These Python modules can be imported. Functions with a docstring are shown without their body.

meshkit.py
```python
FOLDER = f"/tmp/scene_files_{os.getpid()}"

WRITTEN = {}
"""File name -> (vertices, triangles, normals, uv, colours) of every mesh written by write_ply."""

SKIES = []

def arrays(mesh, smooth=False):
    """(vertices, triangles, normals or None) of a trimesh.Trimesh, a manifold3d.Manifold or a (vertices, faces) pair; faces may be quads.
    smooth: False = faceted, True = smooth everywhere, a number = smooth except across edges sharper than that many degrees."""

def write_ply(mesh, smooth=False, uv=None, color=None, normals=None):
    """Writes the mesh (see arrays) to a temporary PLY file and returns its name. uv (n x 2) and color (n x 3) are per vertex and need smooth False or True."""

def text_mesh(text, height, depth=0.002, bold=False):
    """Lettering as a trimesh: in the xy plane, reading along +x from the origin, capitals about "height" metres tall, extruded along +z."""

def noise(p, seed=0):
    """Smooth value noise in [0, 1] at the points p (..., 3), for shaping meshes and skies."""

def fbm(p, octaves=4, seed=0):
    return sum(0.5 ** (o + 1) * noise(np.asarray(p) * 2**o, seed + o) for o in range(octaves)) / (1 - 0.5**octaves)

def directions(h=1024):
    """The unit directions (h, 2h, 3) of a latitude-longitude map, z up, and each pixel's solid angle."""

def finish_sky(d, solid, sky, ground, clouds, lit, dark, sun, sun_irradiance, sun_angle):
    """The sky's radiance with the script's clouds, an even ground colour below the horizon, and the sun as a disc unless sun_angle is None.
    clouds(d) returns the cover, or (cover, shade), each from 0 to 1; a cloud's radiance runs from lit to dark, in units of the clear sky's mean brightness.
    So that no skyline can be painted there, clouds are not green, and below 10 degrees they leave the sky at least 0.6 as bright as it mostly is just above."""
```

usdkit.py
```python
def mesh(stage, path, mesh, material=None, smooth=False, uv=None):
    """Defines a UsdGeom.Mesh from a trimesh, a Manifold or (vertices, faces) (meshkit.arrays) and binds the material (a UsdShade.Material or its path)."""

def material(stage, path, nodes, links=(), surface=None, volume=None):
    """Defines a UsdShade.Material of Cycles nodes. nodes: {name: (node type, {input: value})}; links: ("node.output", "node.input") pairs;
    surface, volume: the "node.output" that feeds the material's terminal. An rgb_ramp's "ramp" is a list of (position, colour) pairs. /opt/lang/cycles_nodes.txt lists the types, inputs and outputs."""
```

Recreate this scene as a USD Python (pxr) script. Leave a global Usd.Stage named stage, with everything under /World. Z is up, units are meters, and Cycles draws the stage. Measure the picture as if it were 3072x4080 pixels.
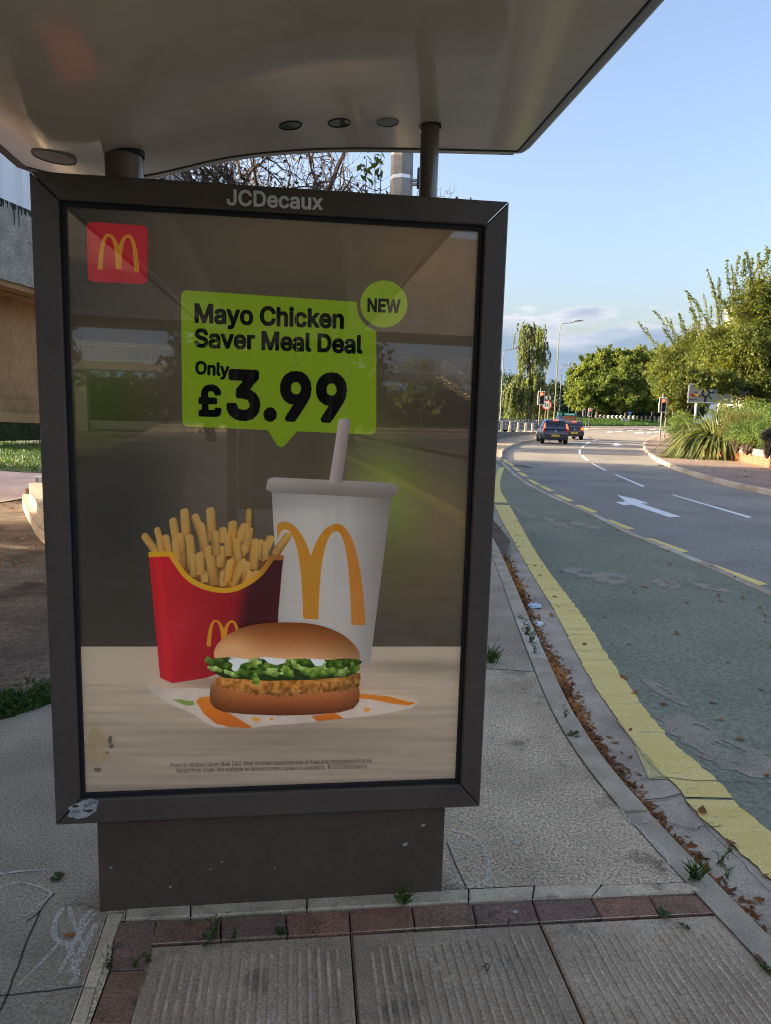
import math, random
import numpy as np, trimesh, usdkit, meshkit
import shapely, shapely.geometry as sg, shapely.affinity as sa
from scipy.spatial import Delaunay
from pxr import Usd, UsdGeom, UsdLux, UsdShade, Gf, Sdf, Vt

stage = Usd.Stage.CreateInMemory()
UsdGeom.SetStageUpAxis(stage, UsdGeom.Tokens.z)
UsdGeom.SetStageMetersPerUnit(stage, 1.0)
world = UsdGeom.Xform.Define(stage, '/World')
stage.SetDefaultPrim(world.GetPrim())
rng = np.random.default_rng(7)
RND = random.Random(5)

# ---------------------------------------------------------------- camera, sky, sun, exposure
F_PX, TH, ROLL, CX, CY = 1560.0, math.radians(8.17), math.radians(1.55), 833.0, 1106.0
EYE = np.array([0.0, 0.0, 1.6])
_R = np.array([1.0, 0, 0]); FWD = np.array([0, math.cos(TH), -math.sin(TH)]); _U = np.array([0, math.sin(TH), math.cos(TH)])
EX = math.cos(ROLL) * _R + math.sin(ROLL) * _U
EY = -math.cos(ROLL) * _U + math.sin(ROLL) * _R
EXPOSURE = 2.52
SKY_STRENGTH, SUN_INTENSITY = 0.12, 0.95
SUN_EL = math.radians(11.5)
SUN_AZ = math.atan2(-0.985, 0.10)
SUN = np.array([math.sin(SUN_AZ) * math.cos(SUN_EL), math.cos(SUN_AZ) * math.cos(SUN_EL), math.sin(SUN_EL)])

cam = UsdGeom.Camera.Define(stage, '/World/camera')
m = Gf.Matrix4d(1.0)
for i, ax in enumerate((EX, -EY, -FWD, EYE)):
    for j in range(3):
        m[i, j] = float(ax[j])
cam.AddTransformOp().Set(m)
cam.CreateHorizontalApertureAttr(24.0); cam.CreateVerticalApertureAttr(24.0 * 4080 / 3072)
cam.CreateFocalLengthAttr(24.0 * F_PX / 1666.0)
cam.CreateClippingRangeAttr(Gf.Vec2f(0.05, 5000))
cam.CreateExposureAttr(EXPOSURE)

sky_mat = usdkit.material(stage, '/World/Looks/sky', {
    'tc': ('texture_coordinate', {}),
    's': ('sky_texture', {'sky_type': 'single_scattering', 'sun_disc': False, 'sun_elevation': SUN_EL, 'sun_rotation': SUN_AZ, 'altitude': 50.0, 'air_density': 1.0, 'aerosol_density': 5.0, 'ozone_density': 1.5}),
    'gm': ('gamma', {'gamma': 1.0}),
    'tint': ('mix', {'mix_type': 'multiply', 'fac': 1.0, 'color2': (0.725, 0.70, 0.755)}),
    'xyz': ('separate_xyz', {}),
    'mp': ('mapping', {'scale': (6.0, 6.0, 22.0)}),
    'n': ('noise_texture', {'scale': 1.0, 'detail': 7.0, 'roughness': 0.55}),
    'top': ('math', {'math_type': 'multiply_add', 'value2': 0.15, 'value3': 0.056}),
    'dz': ('math', {'math_type': 'subtract'}),
    'cov': ('map_range', {'range_type': 'smoothstep', 'from_min': 0.0, 'from_max': 0.012, 'to_min': 0.0, 'to_max': 0.92}),
    'n2': ('noise_texture', {'scale': 1.6, 'detail': 5.0, 'roughness': 0.6}),
    'edge': ('math', {'math_type': 'multiply_add', 'value2': 0.05}),
    'lit': ('rgb_ramp', {'ramp': [(0.026, (1.30, 1.32, 1.40)), (0.045, (0.84, 0.96, 1.18)), (0.065, (0.54, 0.72, 0.98)), (0.13, (0.60, 0.80, 1.10))]}),
    'mix': ('mix', {'mix_type': 'mix'}),
    'bg': ('background_shader', {'strength': SKY_STRENGTH}),
}, [('tc.generated', 'xyz.vector'), ('tc.generated', 'mp.vector'), ('mp.vector', 'n.vector'), ('mp.vector', 'n2.vector'), ('n.fac', 'top.value1'), ('top.value', 'dz.value1'), ('xyz.z', 'dz.value2'),
    ('dz.value', 'cov.value'), ('n2.fac', 'edge.value1'), ('dz.value', 'edge.value3'), ('edge.value', 'lit.fac'), ('cov.result', 'mix.fac'),
    ('s.color', 'gm.color'), ('gm.color', 'tint.color1'), ('tint.color', 'mix.color1'), ('lit.color', 'mix.color2'), ('mix.color', 'bg.color')], surface='bg.background')
dome = UsdLux.DomeLight.Define(stage, '/World/sky')
UsdShade.MaterialBindingAPI.Apply(dome.GetPrim()).Bind(sky_mat)
dome.GetPrim().SetCustomDataByKey('kind', 'structure')

sun = UsdLux.DistantLight.Define(stage, '/World/sun')
sun.CreateIntensityAttr(SUN_INTENSITY); sun.CreateNormalizeAttr(True); sun.CreateAngleAttr(0.5)
sun.CreateColorAttr(Gf.Vec3f(1.0, 0.83, 0.58))
zx = SUN; xx = np.cross([0, 0, 1.0], zx); xx /= np.linalg.norm(xx); yx = np.cross(zx, xx)
ms = Gf.Matrix4d(1.0)
for i, ax in enumerate((xx, yx, zx)):
    for j in range(3):
        ms[i, j] = float(ax[j])
sun.AddTransformOp().Set(ms)

# ---------------------------------------------------------------- survey helpers
def hgt(y):
    """The street falls gently away from the stop."""
    return -0.008 * (np.clip(y, 8.0, 70.0) - 8.0)

def ray(px, py):
    return FWD + EX * (px - CX) / F_PX + EY * (py - CY) / F_PX

def G(px, py, z=0.0):
    """Point of the ground (raised by z) that the survey photograph shows at (px, py)."""
    d = ray(px, py); y = 10.0
    for _ in range(40):
        t = (z + hgt(y) - EYE[2]) / d[2]
        y = 0.5 * y + 0.5 * min(max(t * d[1], -50), 400)
    return np.array([t * d[0], t * d[1]])

def AT(px, py, Y):
    """Point at forward distance Y that the survey photograph shows at (px, py)."""
    d = ray(px, py); t = Y / d[1]
    return EYE + t * d

# ---------------------------------------------------------------- prims
taken = {}
def numbered(parent, name):
    k = parent + '/' + name
    n = taken.get(k, 0); taken[k] = n + 1
    return k if n == 0 else f'{k}_{n:03d}'

def tag(prim, label=None, cat=None, group=None, kind=None):
    for k, v in (('label', label), ('category', cat), ('group', group), ('kind', kind)):
        if v:
            prim.SetCustomDataByKey(k, v)
    return prim

class Thing:
    def __init__(self, name, loc=(0, 0, 0), rz=0.0, label=None, cat=None, group=None, kind=None):
        self.path = numbered('/World', name)
        self.loc = np.array(loc, float); self.rz = rz
        x = UsdGeom.Xform.Define(stage, self.path)
        x.AddTranslateOp().Set(Gf.Vec3d(*map(float, loc)))
        if rz:
            x.AddRotateZOp().Set(math.degrees(rz))
        self.prim = tag(x.GetPrim(), label, cat, group, kind)
    def add(self, name, mesh, mat, parent=None, smooth=False, kind=None, label=None, local=True, col=None):
        path = numbered(parent or self.path, name)
        v, f = arr(mesh)
        if not local:
            v = v - self.loc
            if self.rz:
                c, s = math.cos(-self.rz), math.sin(-self.rz)
                v = np.stack([v[:, 0] * c - v[:, 1] * s, v[:, 0] * s + v[:, 1] * c, v[:, 2]], 1)
        put(path, (v, f), mat, smooth, col)
        if kind or label:
            tag(stage.GetPrimAtPath(path), label, None, None, kind)
        return path

def arr(mesh):
    if isinstance(mesh, list):
        return join(mesh)
    if isinstance(mesh, tuple):
        return np.asarray(mesh[0], float), tri(np.asarray(mesh[1], int))
    return np.array(mesh.vertices, float), np.array(mesh.faces)

def tri(f):
    return np.vstack([f[:, [0, 1, 2]], f[:, [0, 2, 3]]]) if f.shape[1] == 4 else f

def join(ms):
    vs, fs, n = [], [], 0
    for q in ms:
        v, f = arr(q)
        vs.append(v); fs.append(f + n); n += len(v)
    return np.vstack(vs), np.vstack(fs)

def put(path, mesh, mat, smooth=False, col=None):
    p = usdkit.mesh(stage, path, mesh, mat if not isinstance(mat, str) else M[mat], smooth=smooth)
    if col is not None:
        UsdGeom.PrimvarsAPI(p).CreatePrimvar('col', Sdf.ValueTypeNames.Color3fArray, 'vertex').Set(Vt.Vec3fArray.FromNumpy(np.asarray(col, np.float32)))
    return p

def single(name, mesh, mat, label=None, cat=None, group=None, kind=None, smooth=False):
    path = numbered('/World', name)
    put(path, arr(mesh), mat, smooth)
    tag(stage.GetPrimAtPath(path), label, cat, group, kind)
    return path

def copy_of(src, name, loc, rz, label, cat, group=None):
    """Another instance of a built thing, with its parts."""
    path = numbered('/World', name)
    x = UsdGeom.Xform.Define(stage, path)
    x.GetPrim().GetReferences().AddInternalReference(src.path)
    x.ClearXformOpOrder()
    x.AddTranslateOp().Set(Gf.Vec3d(*map(float, loc)))
    x.AddRotateZOp().Set(math.degrees(rz))
    x.GetPrim().SetInstanceable(True)
    tag(x.GetPrim(), label, cat, group)
    return path

# ---------------------------------------------------------------- shapes
def box(x0, x1, y0, y1, z0, z1):
    v = np.array([(x, y, z) for x in (x0, x1) for y in (y0, y1) for z in (z0, z1)], float)
    f = np.array([(0, 1, 3, 2), (4, 6, 7, 5), (0, 4, 5, 1), (2, 3, 7, 6), (0, 2, 6, 4), (1, 5, 7, 3)])
    return v, tri(f)

def hull(pts):
    h = trimesh.convex.convex_hull(np.asarray(pts, float))
    return np.array(h.vertices), np.array(h.faces)

def cbox(x0, x1, y0, y1, z0, z1, b=0.004):
    p = []
    for x, sx in ((x0, 1), (x1, -1)):
        for y, sy in ((y0, 1), (y1, -1)):
            for z, sz in ((z0, 1), (z1, -1)):
                p += [(x + sx * b, y + sy * b, z), (x + sx * b, y, z + sz * b), (x, y + sy * b, z + sz * b)]
    return hull(p)

def tube(pts, rad, n=8, cap=True):
    pts = np.asarray(pts, float); k = len(pts)
    rad = np.broadcast_to(np.asarray(rad, float), (k,))
    t = np.gradient(pts, axis=0); t /= np.linalg.norm(t, axis=1, keepdims=True) + 1e-12
    up = np.array([0, 0, 1.0]) if abs(t[:, 2]).mean() < 0.85 else np.array([0, 1.0, 0])
    a = np.cross(t, up); a /= np.linalg.norm(a, axis=1, keepdims=True) + 1e-12
    b = np.cross(t, a)
    an = np.arange(n) * 2 * np.pi / n
    v = (pts[:, None] + rad[:, None, None] * (np.cos(an)[None, :, None] * a[:, None] + np.sin(an)[None, :, None] * b[:, None])).reshape(-1, 3)
    f = []
    for i in range(k - 1):
        for j in range(n):
            q = (j + 1) % n
            f.append((i * n + j, i * n + q, (i + 1) * n + q, (i + 1) * n + j))
    f = tri(np.array(f))
    if cap:
        v = np.vstack([v, pts[:1], pts[-1:]])
        c0, c1 = len(v) - 2, len(v) - 1
        f = np.vstack([f, [(c0, (j + 1) % n, j) for j in range(n)], [(c1, (k - 1) * n + j, (k - 1) * n + (j + 1) % n) for j in range(n)]])
    return v, f

def lathe(prof, n=20, axis='z', c=(0, 0, 0)):
    prof = np.asarray(prof, float); k = len(prof)
    an = np.arange(n) * 2 * np.pi / n
    v = np.stack([prof[:, None, 0] * np.cos(an), prof[:, None, 0] * np.sin(an), np.broadcast_to(prof[:, None, 1], (k, n))], -1).reshape(-1, 3)
    f = tri(np.array([(i * n + j, i * n + (j + 1) % n, (i + 1) * n + (j + 1) % n, (i + 1) * n + j) for i in range(k - 1) for j in range(n)]))
    if axis == 'y':      # axis towards -y (faces the viewer)
        v = np.stack([v[:, 0], -v[:, 2], v[:, 1]], 1)
    if axis == 'x':
        v = np.stack([v[:, 2], v[:, 0], v[:, 1]], 1)
    return v + np.asarray(c, float), f

def polys(g):
    return [p for p in getattr(g, 'geoms', [g]) if isinstance(p, sg.Polygon) and p.area > 1e-9]

def flat(poly):
    """Triangles of a shapely polygon, in 2-D."""
    vs, fs, n = [], [], 0
    for p in polys(poly):
        v, f = trimesh.creation.triangulate_polygon(p, engine='earcut')
        vs.append(v); fs.append(np.asarray(f) + n); n += len(v)
    return np.vstack(vs), np.vstack(fs)

def sheet(poly, z=0.0):
    """A ground sheet that follows the fall of the street, z above it."""
    if not isinstance(poly, (sg.Polygon, sg.MultiPolygon)):
        poly = sg.Polygon(poly).buffer(0)
    x0, y0, x1, y1 = poly.bounds
    cuts = [y0 - 1, 8.0, 70.0, y1 + 1]
    out = []
    for a, b in zip(cuts, cuts[1:]):
        if b > a:
            piece = poly.intersection(sg.box(x0 - 1, a, x1 + 1, b))
            for q in polys(piece):
                v, f = flat(q)
                v3 = np.column_stack([v, z + hgt(v[:, 1])])
                w = np.cross(v3[f[:, 1]] - v3[f[:, 0]], v3[f[:, 2]] - v3[f[:, 0]])[:, 2] < 0
                f[w] = f[w][:, ::-1]
                out.append((v3, f))
    return join(out)

def slab(poly, z0, z1, bevel=0.004):
    """A stone with an eased top edge standing in the ground."""
    if not isinstance(poly, sg.Polygon):
        poly = sg.Polygon(poly).buffer(0)
    inner = poly.buffer(-bevel, join_style=2)
    o = np.array(poly.exterior.coords)[:-1]; i = np.array(inner.exterior.coords)[:-1]
    if len(o) != len(i):
        return hullslab(o, z0, z1)
    # match starts
    k = np.argmin(((i - o[0]) ** 2).sum(1)); i = np.roll(i, -k, 0)
    if np.linalg.norm(i[1] - o[1]) > np.linalg.norm(i[-1] - o[1]):
        i = np.roll(i[::-1], 1, 0)
    n = len(o)
    v = np.vstack([np.column_stack([o, z0 + hgt(o[:, 1])]), np.column_stack([o, z1 - bevel + hgt(o[:, 1])]), np.column_stack([i, z1 + hgt(i[:, 1])])])
    f = []
    for r in range(2):
        for j in range(n):
            q = (j + 1) % n
            f.append((r * n + j, r * n + q, (r + 1) * n + q, (r + 1) * n + j))
    f = tri(np.array(f))
    tv, tf = flat(sg.Polygon(i))
    idx = [int(np.argmin(((i - p) ** 2).sum(1))) + 2 * n for p in tv]
    f = np.vstack([f, np.array(idx)[tf]])
    tm = trimesh.Trimesh(v, f, process=False); 
    nz = np.cross(v[f[-1][1]] - v[f[-1][0]], v[f[-1][2]] - v[f[-1][0]])[2]
    if nz < 0:
        f[-len(tf):] = f[-len(tf):][:, ::-1]
    sgn = sg.Polygon(o).exterior.is_ccw
    if not sgn:
        f[:-len(tf)] = f[:-len(tf)][:, ::-1]
    return v, f

def hullslab(o, z0, z1):
    return hull([(x, y, z + hgt(y)) for x, y in o for z in (z0, z1)])

def quadpts(*px, z=0.0):
    return [tuple(G(x, y, z)) for x, y in px]

def resample(pts, step):
    pts = np.asarray(pts, float)
    d = np.r_[0, np.cumsum(np.linalg.norm(np.diff(pts, axis=0), axis=1))]
    n = max(int(round(d[-1] / step)), 1)
    s = np.linspace(0, d[-1], n + 1)
    return np.column_stack([np.interp(s, d, pts[:, k]) for k in range(pts.shape[1])])

def smoothline(pts, step):
    """Catmull-Rom curve through the points."""
    p = np.asarray(pts, float); p = np.vstack([2 * p[0] - p[1], p, 2 * p[-1] - p[-2]])
    out = []
    for i in range(1, len(p) - 2):
        t = np.linspace(0, 1, 12, endpoint=False)[:, None]
        out.append(0.5 * (2 * p[i] + (p[i + 1] - p[i - 1]) * t + (2 * p[i - 1] - 5 * p[i] + 4 * p[i + 1] - p[i + 2]) * t ** 2 + (3 * p[i] - p[i - 1] - 3 * p[i + 1] + p[i + 2]) * t ** 3))
    return resample(np.vstack(out + [p[-2:-1]]), step)

def offset(line, d):
    """Shift a polyline to its left by d."""
    line = np.asarray(line, float)
    t = np.gradient(line, axis=0); t /= np.linalg.norm(t, axis=1, keepdims=True)
    return line + d * np.column_stack([-t[:, 1], t[:, 0]])

def text_poly(text, height, grow=0.0, bold=True):
    """Lettering as one flat shapely shape, capitals "height" tall."""
    ms_ = meshkit.text_mesh(text, 1.0, 0.1, bold=bold)
    sec = [sg.Polygon(ms_.vertices[f][:, :2]) for f in ms_.faces[(ms_.face_normals[:, 2] > 0.9)]]
    g = shapely.union_all([q for q in sec if q.area > 1e-9]).buffer(0.004).buffer(-0.004 + grow)
    return sa.scale(g, height, height, origin=(0, 0))

def extrude(poly, d, to3):
    """Extruded 2-D shape; to3(xy, k) places the points of layer k (0 or d)."""
    out = []
    for p in polys(poly):
        e = trimesh.creation.extrude_polygon(p, d, engine='earcut')
        out.append((to3(np.array(e.vertices)), np.array(e.faces)))
    return join(out)

# ---------------------------------------------------------------- materials
M = {}
def MAT(name, ramp, scale=6.0, detail=6.0, rough=0.8, bump=0.0, bscale=60.0, spec=0.3, stretch=(1, 1, 1), metallic=0.0, fine=None, patch=None, coat=0.0, bdist=0.004, space='geometry'):
    """Principled surface whose colour runs along a noise ramp; fine = (scale, amount) of grain; patch = (colour, scale, lo, hi) of worn areas."""
    if not isinstance(ramp, list):
        ramp = [(0.3, tuple(0.88 * c for c in ramp)), (0.7, tuple(min(1.12 * c, 0.95) for c in ramp))]
    n = {'g': ('geometry', {}), 'mp': ('mapping', {'scale': stretch}), 'n': ('noise_texture', {'scale': scale, 'detail': detail, 'roughness': 0.6}),
         'r': ('rgb_ramp', {'ramp': ramp}), 'p': ('principled_bsdf', {'roughness': rough, 'specular_ior_level': spec, 'metallic': metallic, 'coat_weight': coat})}
    src = 'g.position'
    if space == 'object':
        n['g'] = ('texture_coordinate', {}); src = 'g.object'
    l = [(src, 'mp.vector'), ('mp.vector', 'n.vector'), ('n.fac', 'r.fac')]
    out = 'r.color'
    if patch:
        c, s, lo, hi = patch
        n |= {'pn': ('noise_texture', {'scale': s, 'detail': 8.0, 'roughness': 0.62}), 'pr': ('map_range', {'from_min': lo, 'from_max': hi}), 'pm': ('mix', {'mix_type': 'mix', 'color2': c})}
        l += [('mp.vector', 'pn.vector'), ('pn.fac', 'pr.value'), ('pr.result', 'pm.fac'), (out, 'pm.color1')]
        out = 'pm.color'
    if fine:
        s, a = fine
        n |= {'fn': ('noise_texture', {'scale': s, 'detail': 3.0, 'roughness': 0.7}), 'fr': ('map_range', {'from_min': 0.3, 'from_max': 0.7, 'to_min': 1 - a, 'to_max': 1 + a}),
              'fc': ('combine_color', {}), 'fm': ('mix', {'mix_type': 'multiply', 'fac': 1.0})}
        l += [('mp.vector', 'fn.vector'), ('fn.fac', 'fr.value'), ('fr.result', 'fc.r'), ('fr.result', 'fc.g'), ('fr.result', 'fc.b'), (out, 'fm.color1'), ('fc.color', 'fm.color2')]
        out = 'fm.color'
    l.append((out, 'p.base_color'))
    if bump:
        n |= {'bn': ('noise_texture', {'scale': bscale, 'detail': 4.0, 'roughness': 0.6}), 'b': ('bump', {'strength': bump, 'distance': bdist})}
        l += [('mp.vector', 'bn.vector'), ('bn.fac', 'b.height'), ('b.normal', 'p.normal')]
    M[name] = usdkit.material(stage, '/World/Looks/' + name, n, l, surface='p.BSDF')
    return M[name]

def LEAF(name, dark, mid, light, scale=0.5, trans=0.35, rough=0.5):
    M[name] = usdkit.material(stage, '/World/Looks/' + name, {
        'g': ('geometry', {}), 'n': ('noise_texture', {'scale': scale, 'detail': 3.0}), 'a': ('math', {'math_type': 'multiply_add', 'value2': 0.45, 'value3': -0.22}), 's': ('math', {'math_type': 'add'}),
        'r': ('rgb_ramp', {'ramp': [(0.25, dark), (0.5, mid), (0.78, light)]}), 'd': ('principled_bsdf', {'roughness': rough, 'specular_ior_level': 0.35}),
        't': ('translucent_bsdf', {}), 'tc': ('mix', {'mix_type': 'multiply', 'fac': 1.0, 'color2': (1.5, 1.35, 0.55)}), 'm': ('mix_closure', {'fac': trans})},
        [('g.position', 'n.vector'), ('g.random_per_island', 'a.value1'), ('n.fac', 's.value1'), ('a.value', 's.value2'), ('s.value', 'r.fac'), ('r.color', 'd.base_color'),
         ('r.color', 'tc.color1'), ('tc.color', 't.color'), ('d.BSDF', 'm.closure1'), ('t.BSDF', 'm.closure2')], surface='m.closure')

def PLAIN(name, c, rough=0.5, spec=0.4, metallic=0.0, emit=0.0, coat=0.0):
    d = {'base_color': c, 'roughness': rough, 'specular_ior_level': spec, 'metallic': metallic, 'coat_weight': coat}
    if emit:
        d |= {'emission_color': c, 'emission_strength': emit}
    M[name] = usdkit.material(stage, '/World/Looks/' + name, {'p': ('principled_bsdf', d)}, [], surface='p.BSDF')

def PRINT(name, rough=0.45):  # small glow added to lift the print out of the shade
    M[name] = usdkit.material(stage, '/World/Looks/' + name, {'a': ('attribute', {'attribute': 'col'}), 'p': ('principled_bsdf', {'roughness': rough, 'specular_ior_level': 0.15, 'emission_strength': 0.038})},
                              [('a.color', 'p.base_color'), ('a.color', 'p.emission_color')], surface='p.BSDF')

MAT('asphalt', [(0.3, (0.1820, 0.1659, 0.1392)), (0.7, (0.3003, 0.2671, 0.2202))], 0.5, 8, 0.85, 0.7, 55, 0.3, fine=(42, 0.50))
MAT('bus_lane_green', [(0.3, (0.1636, 0.1714, 0.1123)), (0.7, (0.2414, 0.2387, 0.1583))], 0.8, 8, 0.85, 0.8, 60, 0.3, fine=(46, 0.42), patch=((0.3443, 0.2764, 0.1887), 1.3, 0.655, 0.67))
MAT('gutter_concrete', [(0.3, (0.3110, 0.2430, 0.1746)), (0.7, (0.5390, 0.4302, 0.3036))], 3, 8, 0.9, 0.6, 90, fine=(160, 0.4))
MAT('footway_concrete', [(0.28, (0.3284, 0.2454, 0.1554)), (0.72, (0.6578, 0.4995, 0.3237))], 1.6, 9, 0.9, 0.4, 130, fine=(95, 0.75), patch=((0.2118, 0.1543, 0.0976), 2.6, 0.56, 0.66))
MAT('footway_tarmac', [(0.3, (0.2618, 0.2020, 0.1362)), (0.7, (0.4565, 0.3550, 0.2403))], 2.0, 8, 0.9, 0.9, 110, fine=(85, 0.75))
MAT('left_tarmac', [(0.3, (0.2542, 0.2020, 0.1346)), (0.7, (0.4034, 0.3233, 0.2195))], 2.5, 8, 0.9, 0.5, 130, fine=(120, 0.6))
MAT('kerb_stone', [(0.3, (0.3168, 0.2509, 0.1682)), (0.7, (0.5280, 0.4243, 0.2919))], 5, 8, 0.85, 0.5, 140, fine=(150, 0.35))
MAT('kerb_stone_pale', [(0.3, (0.4009, 0.3505, 0.2638)), (0.7, (0.6203, 0.5345, 0.3914))], 4, 8, 0.85, 0.5, 120, fine=(120, 0.3))
MAT('edging_stone', [(0.3, (0.3586, 0.2825, 0.1842)), (0.7, (0.6974, 0.5559, 0.3685))], 7, 8, 0.85, 0.5, 120, fine=(160, 0.35), patch=((0.1903, 0.1510, 0.0979), 6, 0.58, 0.68))
for k, (a, b) in enumerate((((0.175, 0.098, 0.062), (0.32, 0.172, 0.113)), ((0.20, 0.100, 0.062), (0.365, 0.18, 0.115)), ((0.165, 0.100, 0.070), (0.285, 0.172, 0.122)))):
    MAT(f'red_paver_{k}', [(0.3, a), (0.7, b)], 9, 8, 0.88, 0.7, 150, fine=(120, 0.5), patch=((0.085, 0.062, 0.048), 7.0, 0.54, 0.66))
for k, s in enumerate((1.0, 1.12, 0.92)):
    MAT(f'ribbed_slab_{k}', [(0.28, (0.285 * s, 0.205 * s, 0.128 * s)), (0.72, (0.53 * s, 0.40 * s, 0.265 * s))], 3, 9, 0.9, 0.6, 140, fine=(170, 0.42), patch=((0.16, 0.13, 0.095), 4.5, 0.57, 0.68))
for k, s in enumerate((1.0, 1.12, 0.92)):
    MAT(f'rib_worn_{k}', [(0.3, (0.30 * s, 0.225 * s, 0.145 * s)), (0.7, (0.60 * s, 0.465 * s, 0.32 * s))], 5, 8, 0.9, 0.5, 140, fine=(120, 0.4))
MAT('small_paver', [(0.3, (0.2398, 0.1928, 0.1299)), (0.7, (0.3806, 0.3111, 0.2145))], 3, 8, 0.9, 0.5, 120, fine=(120, 0.5), patch=((0.1694, 0.1306, 0.0846), 3, 0.56, 0.64))
MAT('joint_dirt', [(0.35, (0.040, 0.034, 0.026)), (0.65, (0.085, 0.078, 0.050))], 18, bump=0.3)
M['chalk'] = usdkit.material(stage, '/World/Looks/chalk', {'g': ('geometry', {}), 'n': ('noise_texture', {'scale': 170.0, 'detail': 4.0, 'roughness': 0.7}), 'k': ('map_range', {'from_min': 0.42, 'from_max': 0.58}), 't': ('transparent_bsdf', {}),
    'd': ('diffuse_bsdf', {'color': (0.66, 0.58, 0.48)}), 'm': ('mix_closure', {})}, [('g.position', 'n.vector'), ('n.fac', 'k.value'), ('k.result', 'm.fac'), ('t.BSDF', 'm.closure1'), ('d.BSDF', 'm.closure2')], surface='m.closure')
MAT('yellow_paint', [(0.3, (0.76, 0.53, 0.14)), (0.7, (0.84, 0.64, 0.23))], 2.2, 8, 0.75, 0.5, 50, stretch=(1.0, 5.0, 1.0), fine=(55, 0.28), patch=((0.42, 0.34, 0.17), 5.0, 0.60, 0.70))
MAT('yellow_paint_old', [(0.3, (0.50, 0.40, 0.16)), (0.7, (0.62, 0.52, 0.26))], 3, 8, 0.8, 0.4, 60, fine=(70, 0.3))
MAT('white_paint', [(0.3, (0.768, 0.732, 0.650)), (0.7, (0.800, 0.800, 0.800))], 3, 8, 0.7, 0.3, 50, fine=(60, 0.2))
MAT('dirt', [(0.3, (0.085, 0.060, 0.040)), (0.7, (0.19, 0.138, 0.092))], 2.6, 9, 0.95, 1.0, 30, fine=(45, 0.6), patch=((0.05, 0.036, 0.024), 1.4, 0.55, 0.66), bdist=0.02)
MAT('path_tarmac', [(0.3, (0.340, 0.277, 0.239)), (0.7, (0.484, 0.405, 0.349))], 1.5, 8, 0.9, 0.5, 60, fine=(70, 0.3))
MAT('far_ground', [(0.3, (0.05, 0.06, 0.03)), (0.7, (0.09, 0.10, 0.05))], 0.3)
MAT('cobbles', [(0.4, (0.10, 0.085, 0.075)), (0.6, (0.30, 0.25, 0.22))], 1.2, 3, stretch=(1, 0.4, 1))
MAT('beam_concrete', [(0.3, (0.24, 0.205, 0.165)), (0.7, (0.40, 0.35, 0.285))], 5, 8, 0.9, 0.7, 60, fine=(60, 0.45), patch=((0.05, 0.045, 0.036), 7, 0.63, 0.67))
MAT('web_bounce_concrete', [(0.25, (0.20, 0.115, 0.050)), (0.5, (0.32, 0.19, 0.085)), (0.75, (0.42, 0.27, 0.125))], 1.3, 8, 0.85, 0.3, 40, stretch=(1.0, 1.0, 0.6), fine=(18, 0.15))  # bounce light from the sunlit ground is painted in as warm tan
MAT('moss_streak', (0.028, 0.026, 0.02), 12)
MAT('step_concrete', [(0.3, (0.36, 0.30, 0.22)), (0.7, (0.5, 0.43, 0.33))], 4, 8, 0.9, 0.5, 50, fine=(60, 0.25))
MAT('cladding', [(0.3, (0.78, 0.77, 0.75)), (0.7, (0.84, 0.83, 0.81))], 1.0, 5, 0.5)
MAT('roof_gelcoat', [(0.3, (0.5399, 0.4493, 0.3383)), (0.7, (0.6669, 0.5530, 0.4195))], 0.7, 7, 0.13, 0.10, 3.0, 0.75, fine=(9, 0.05), bdist=0.01, coat=0.3)
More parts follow.
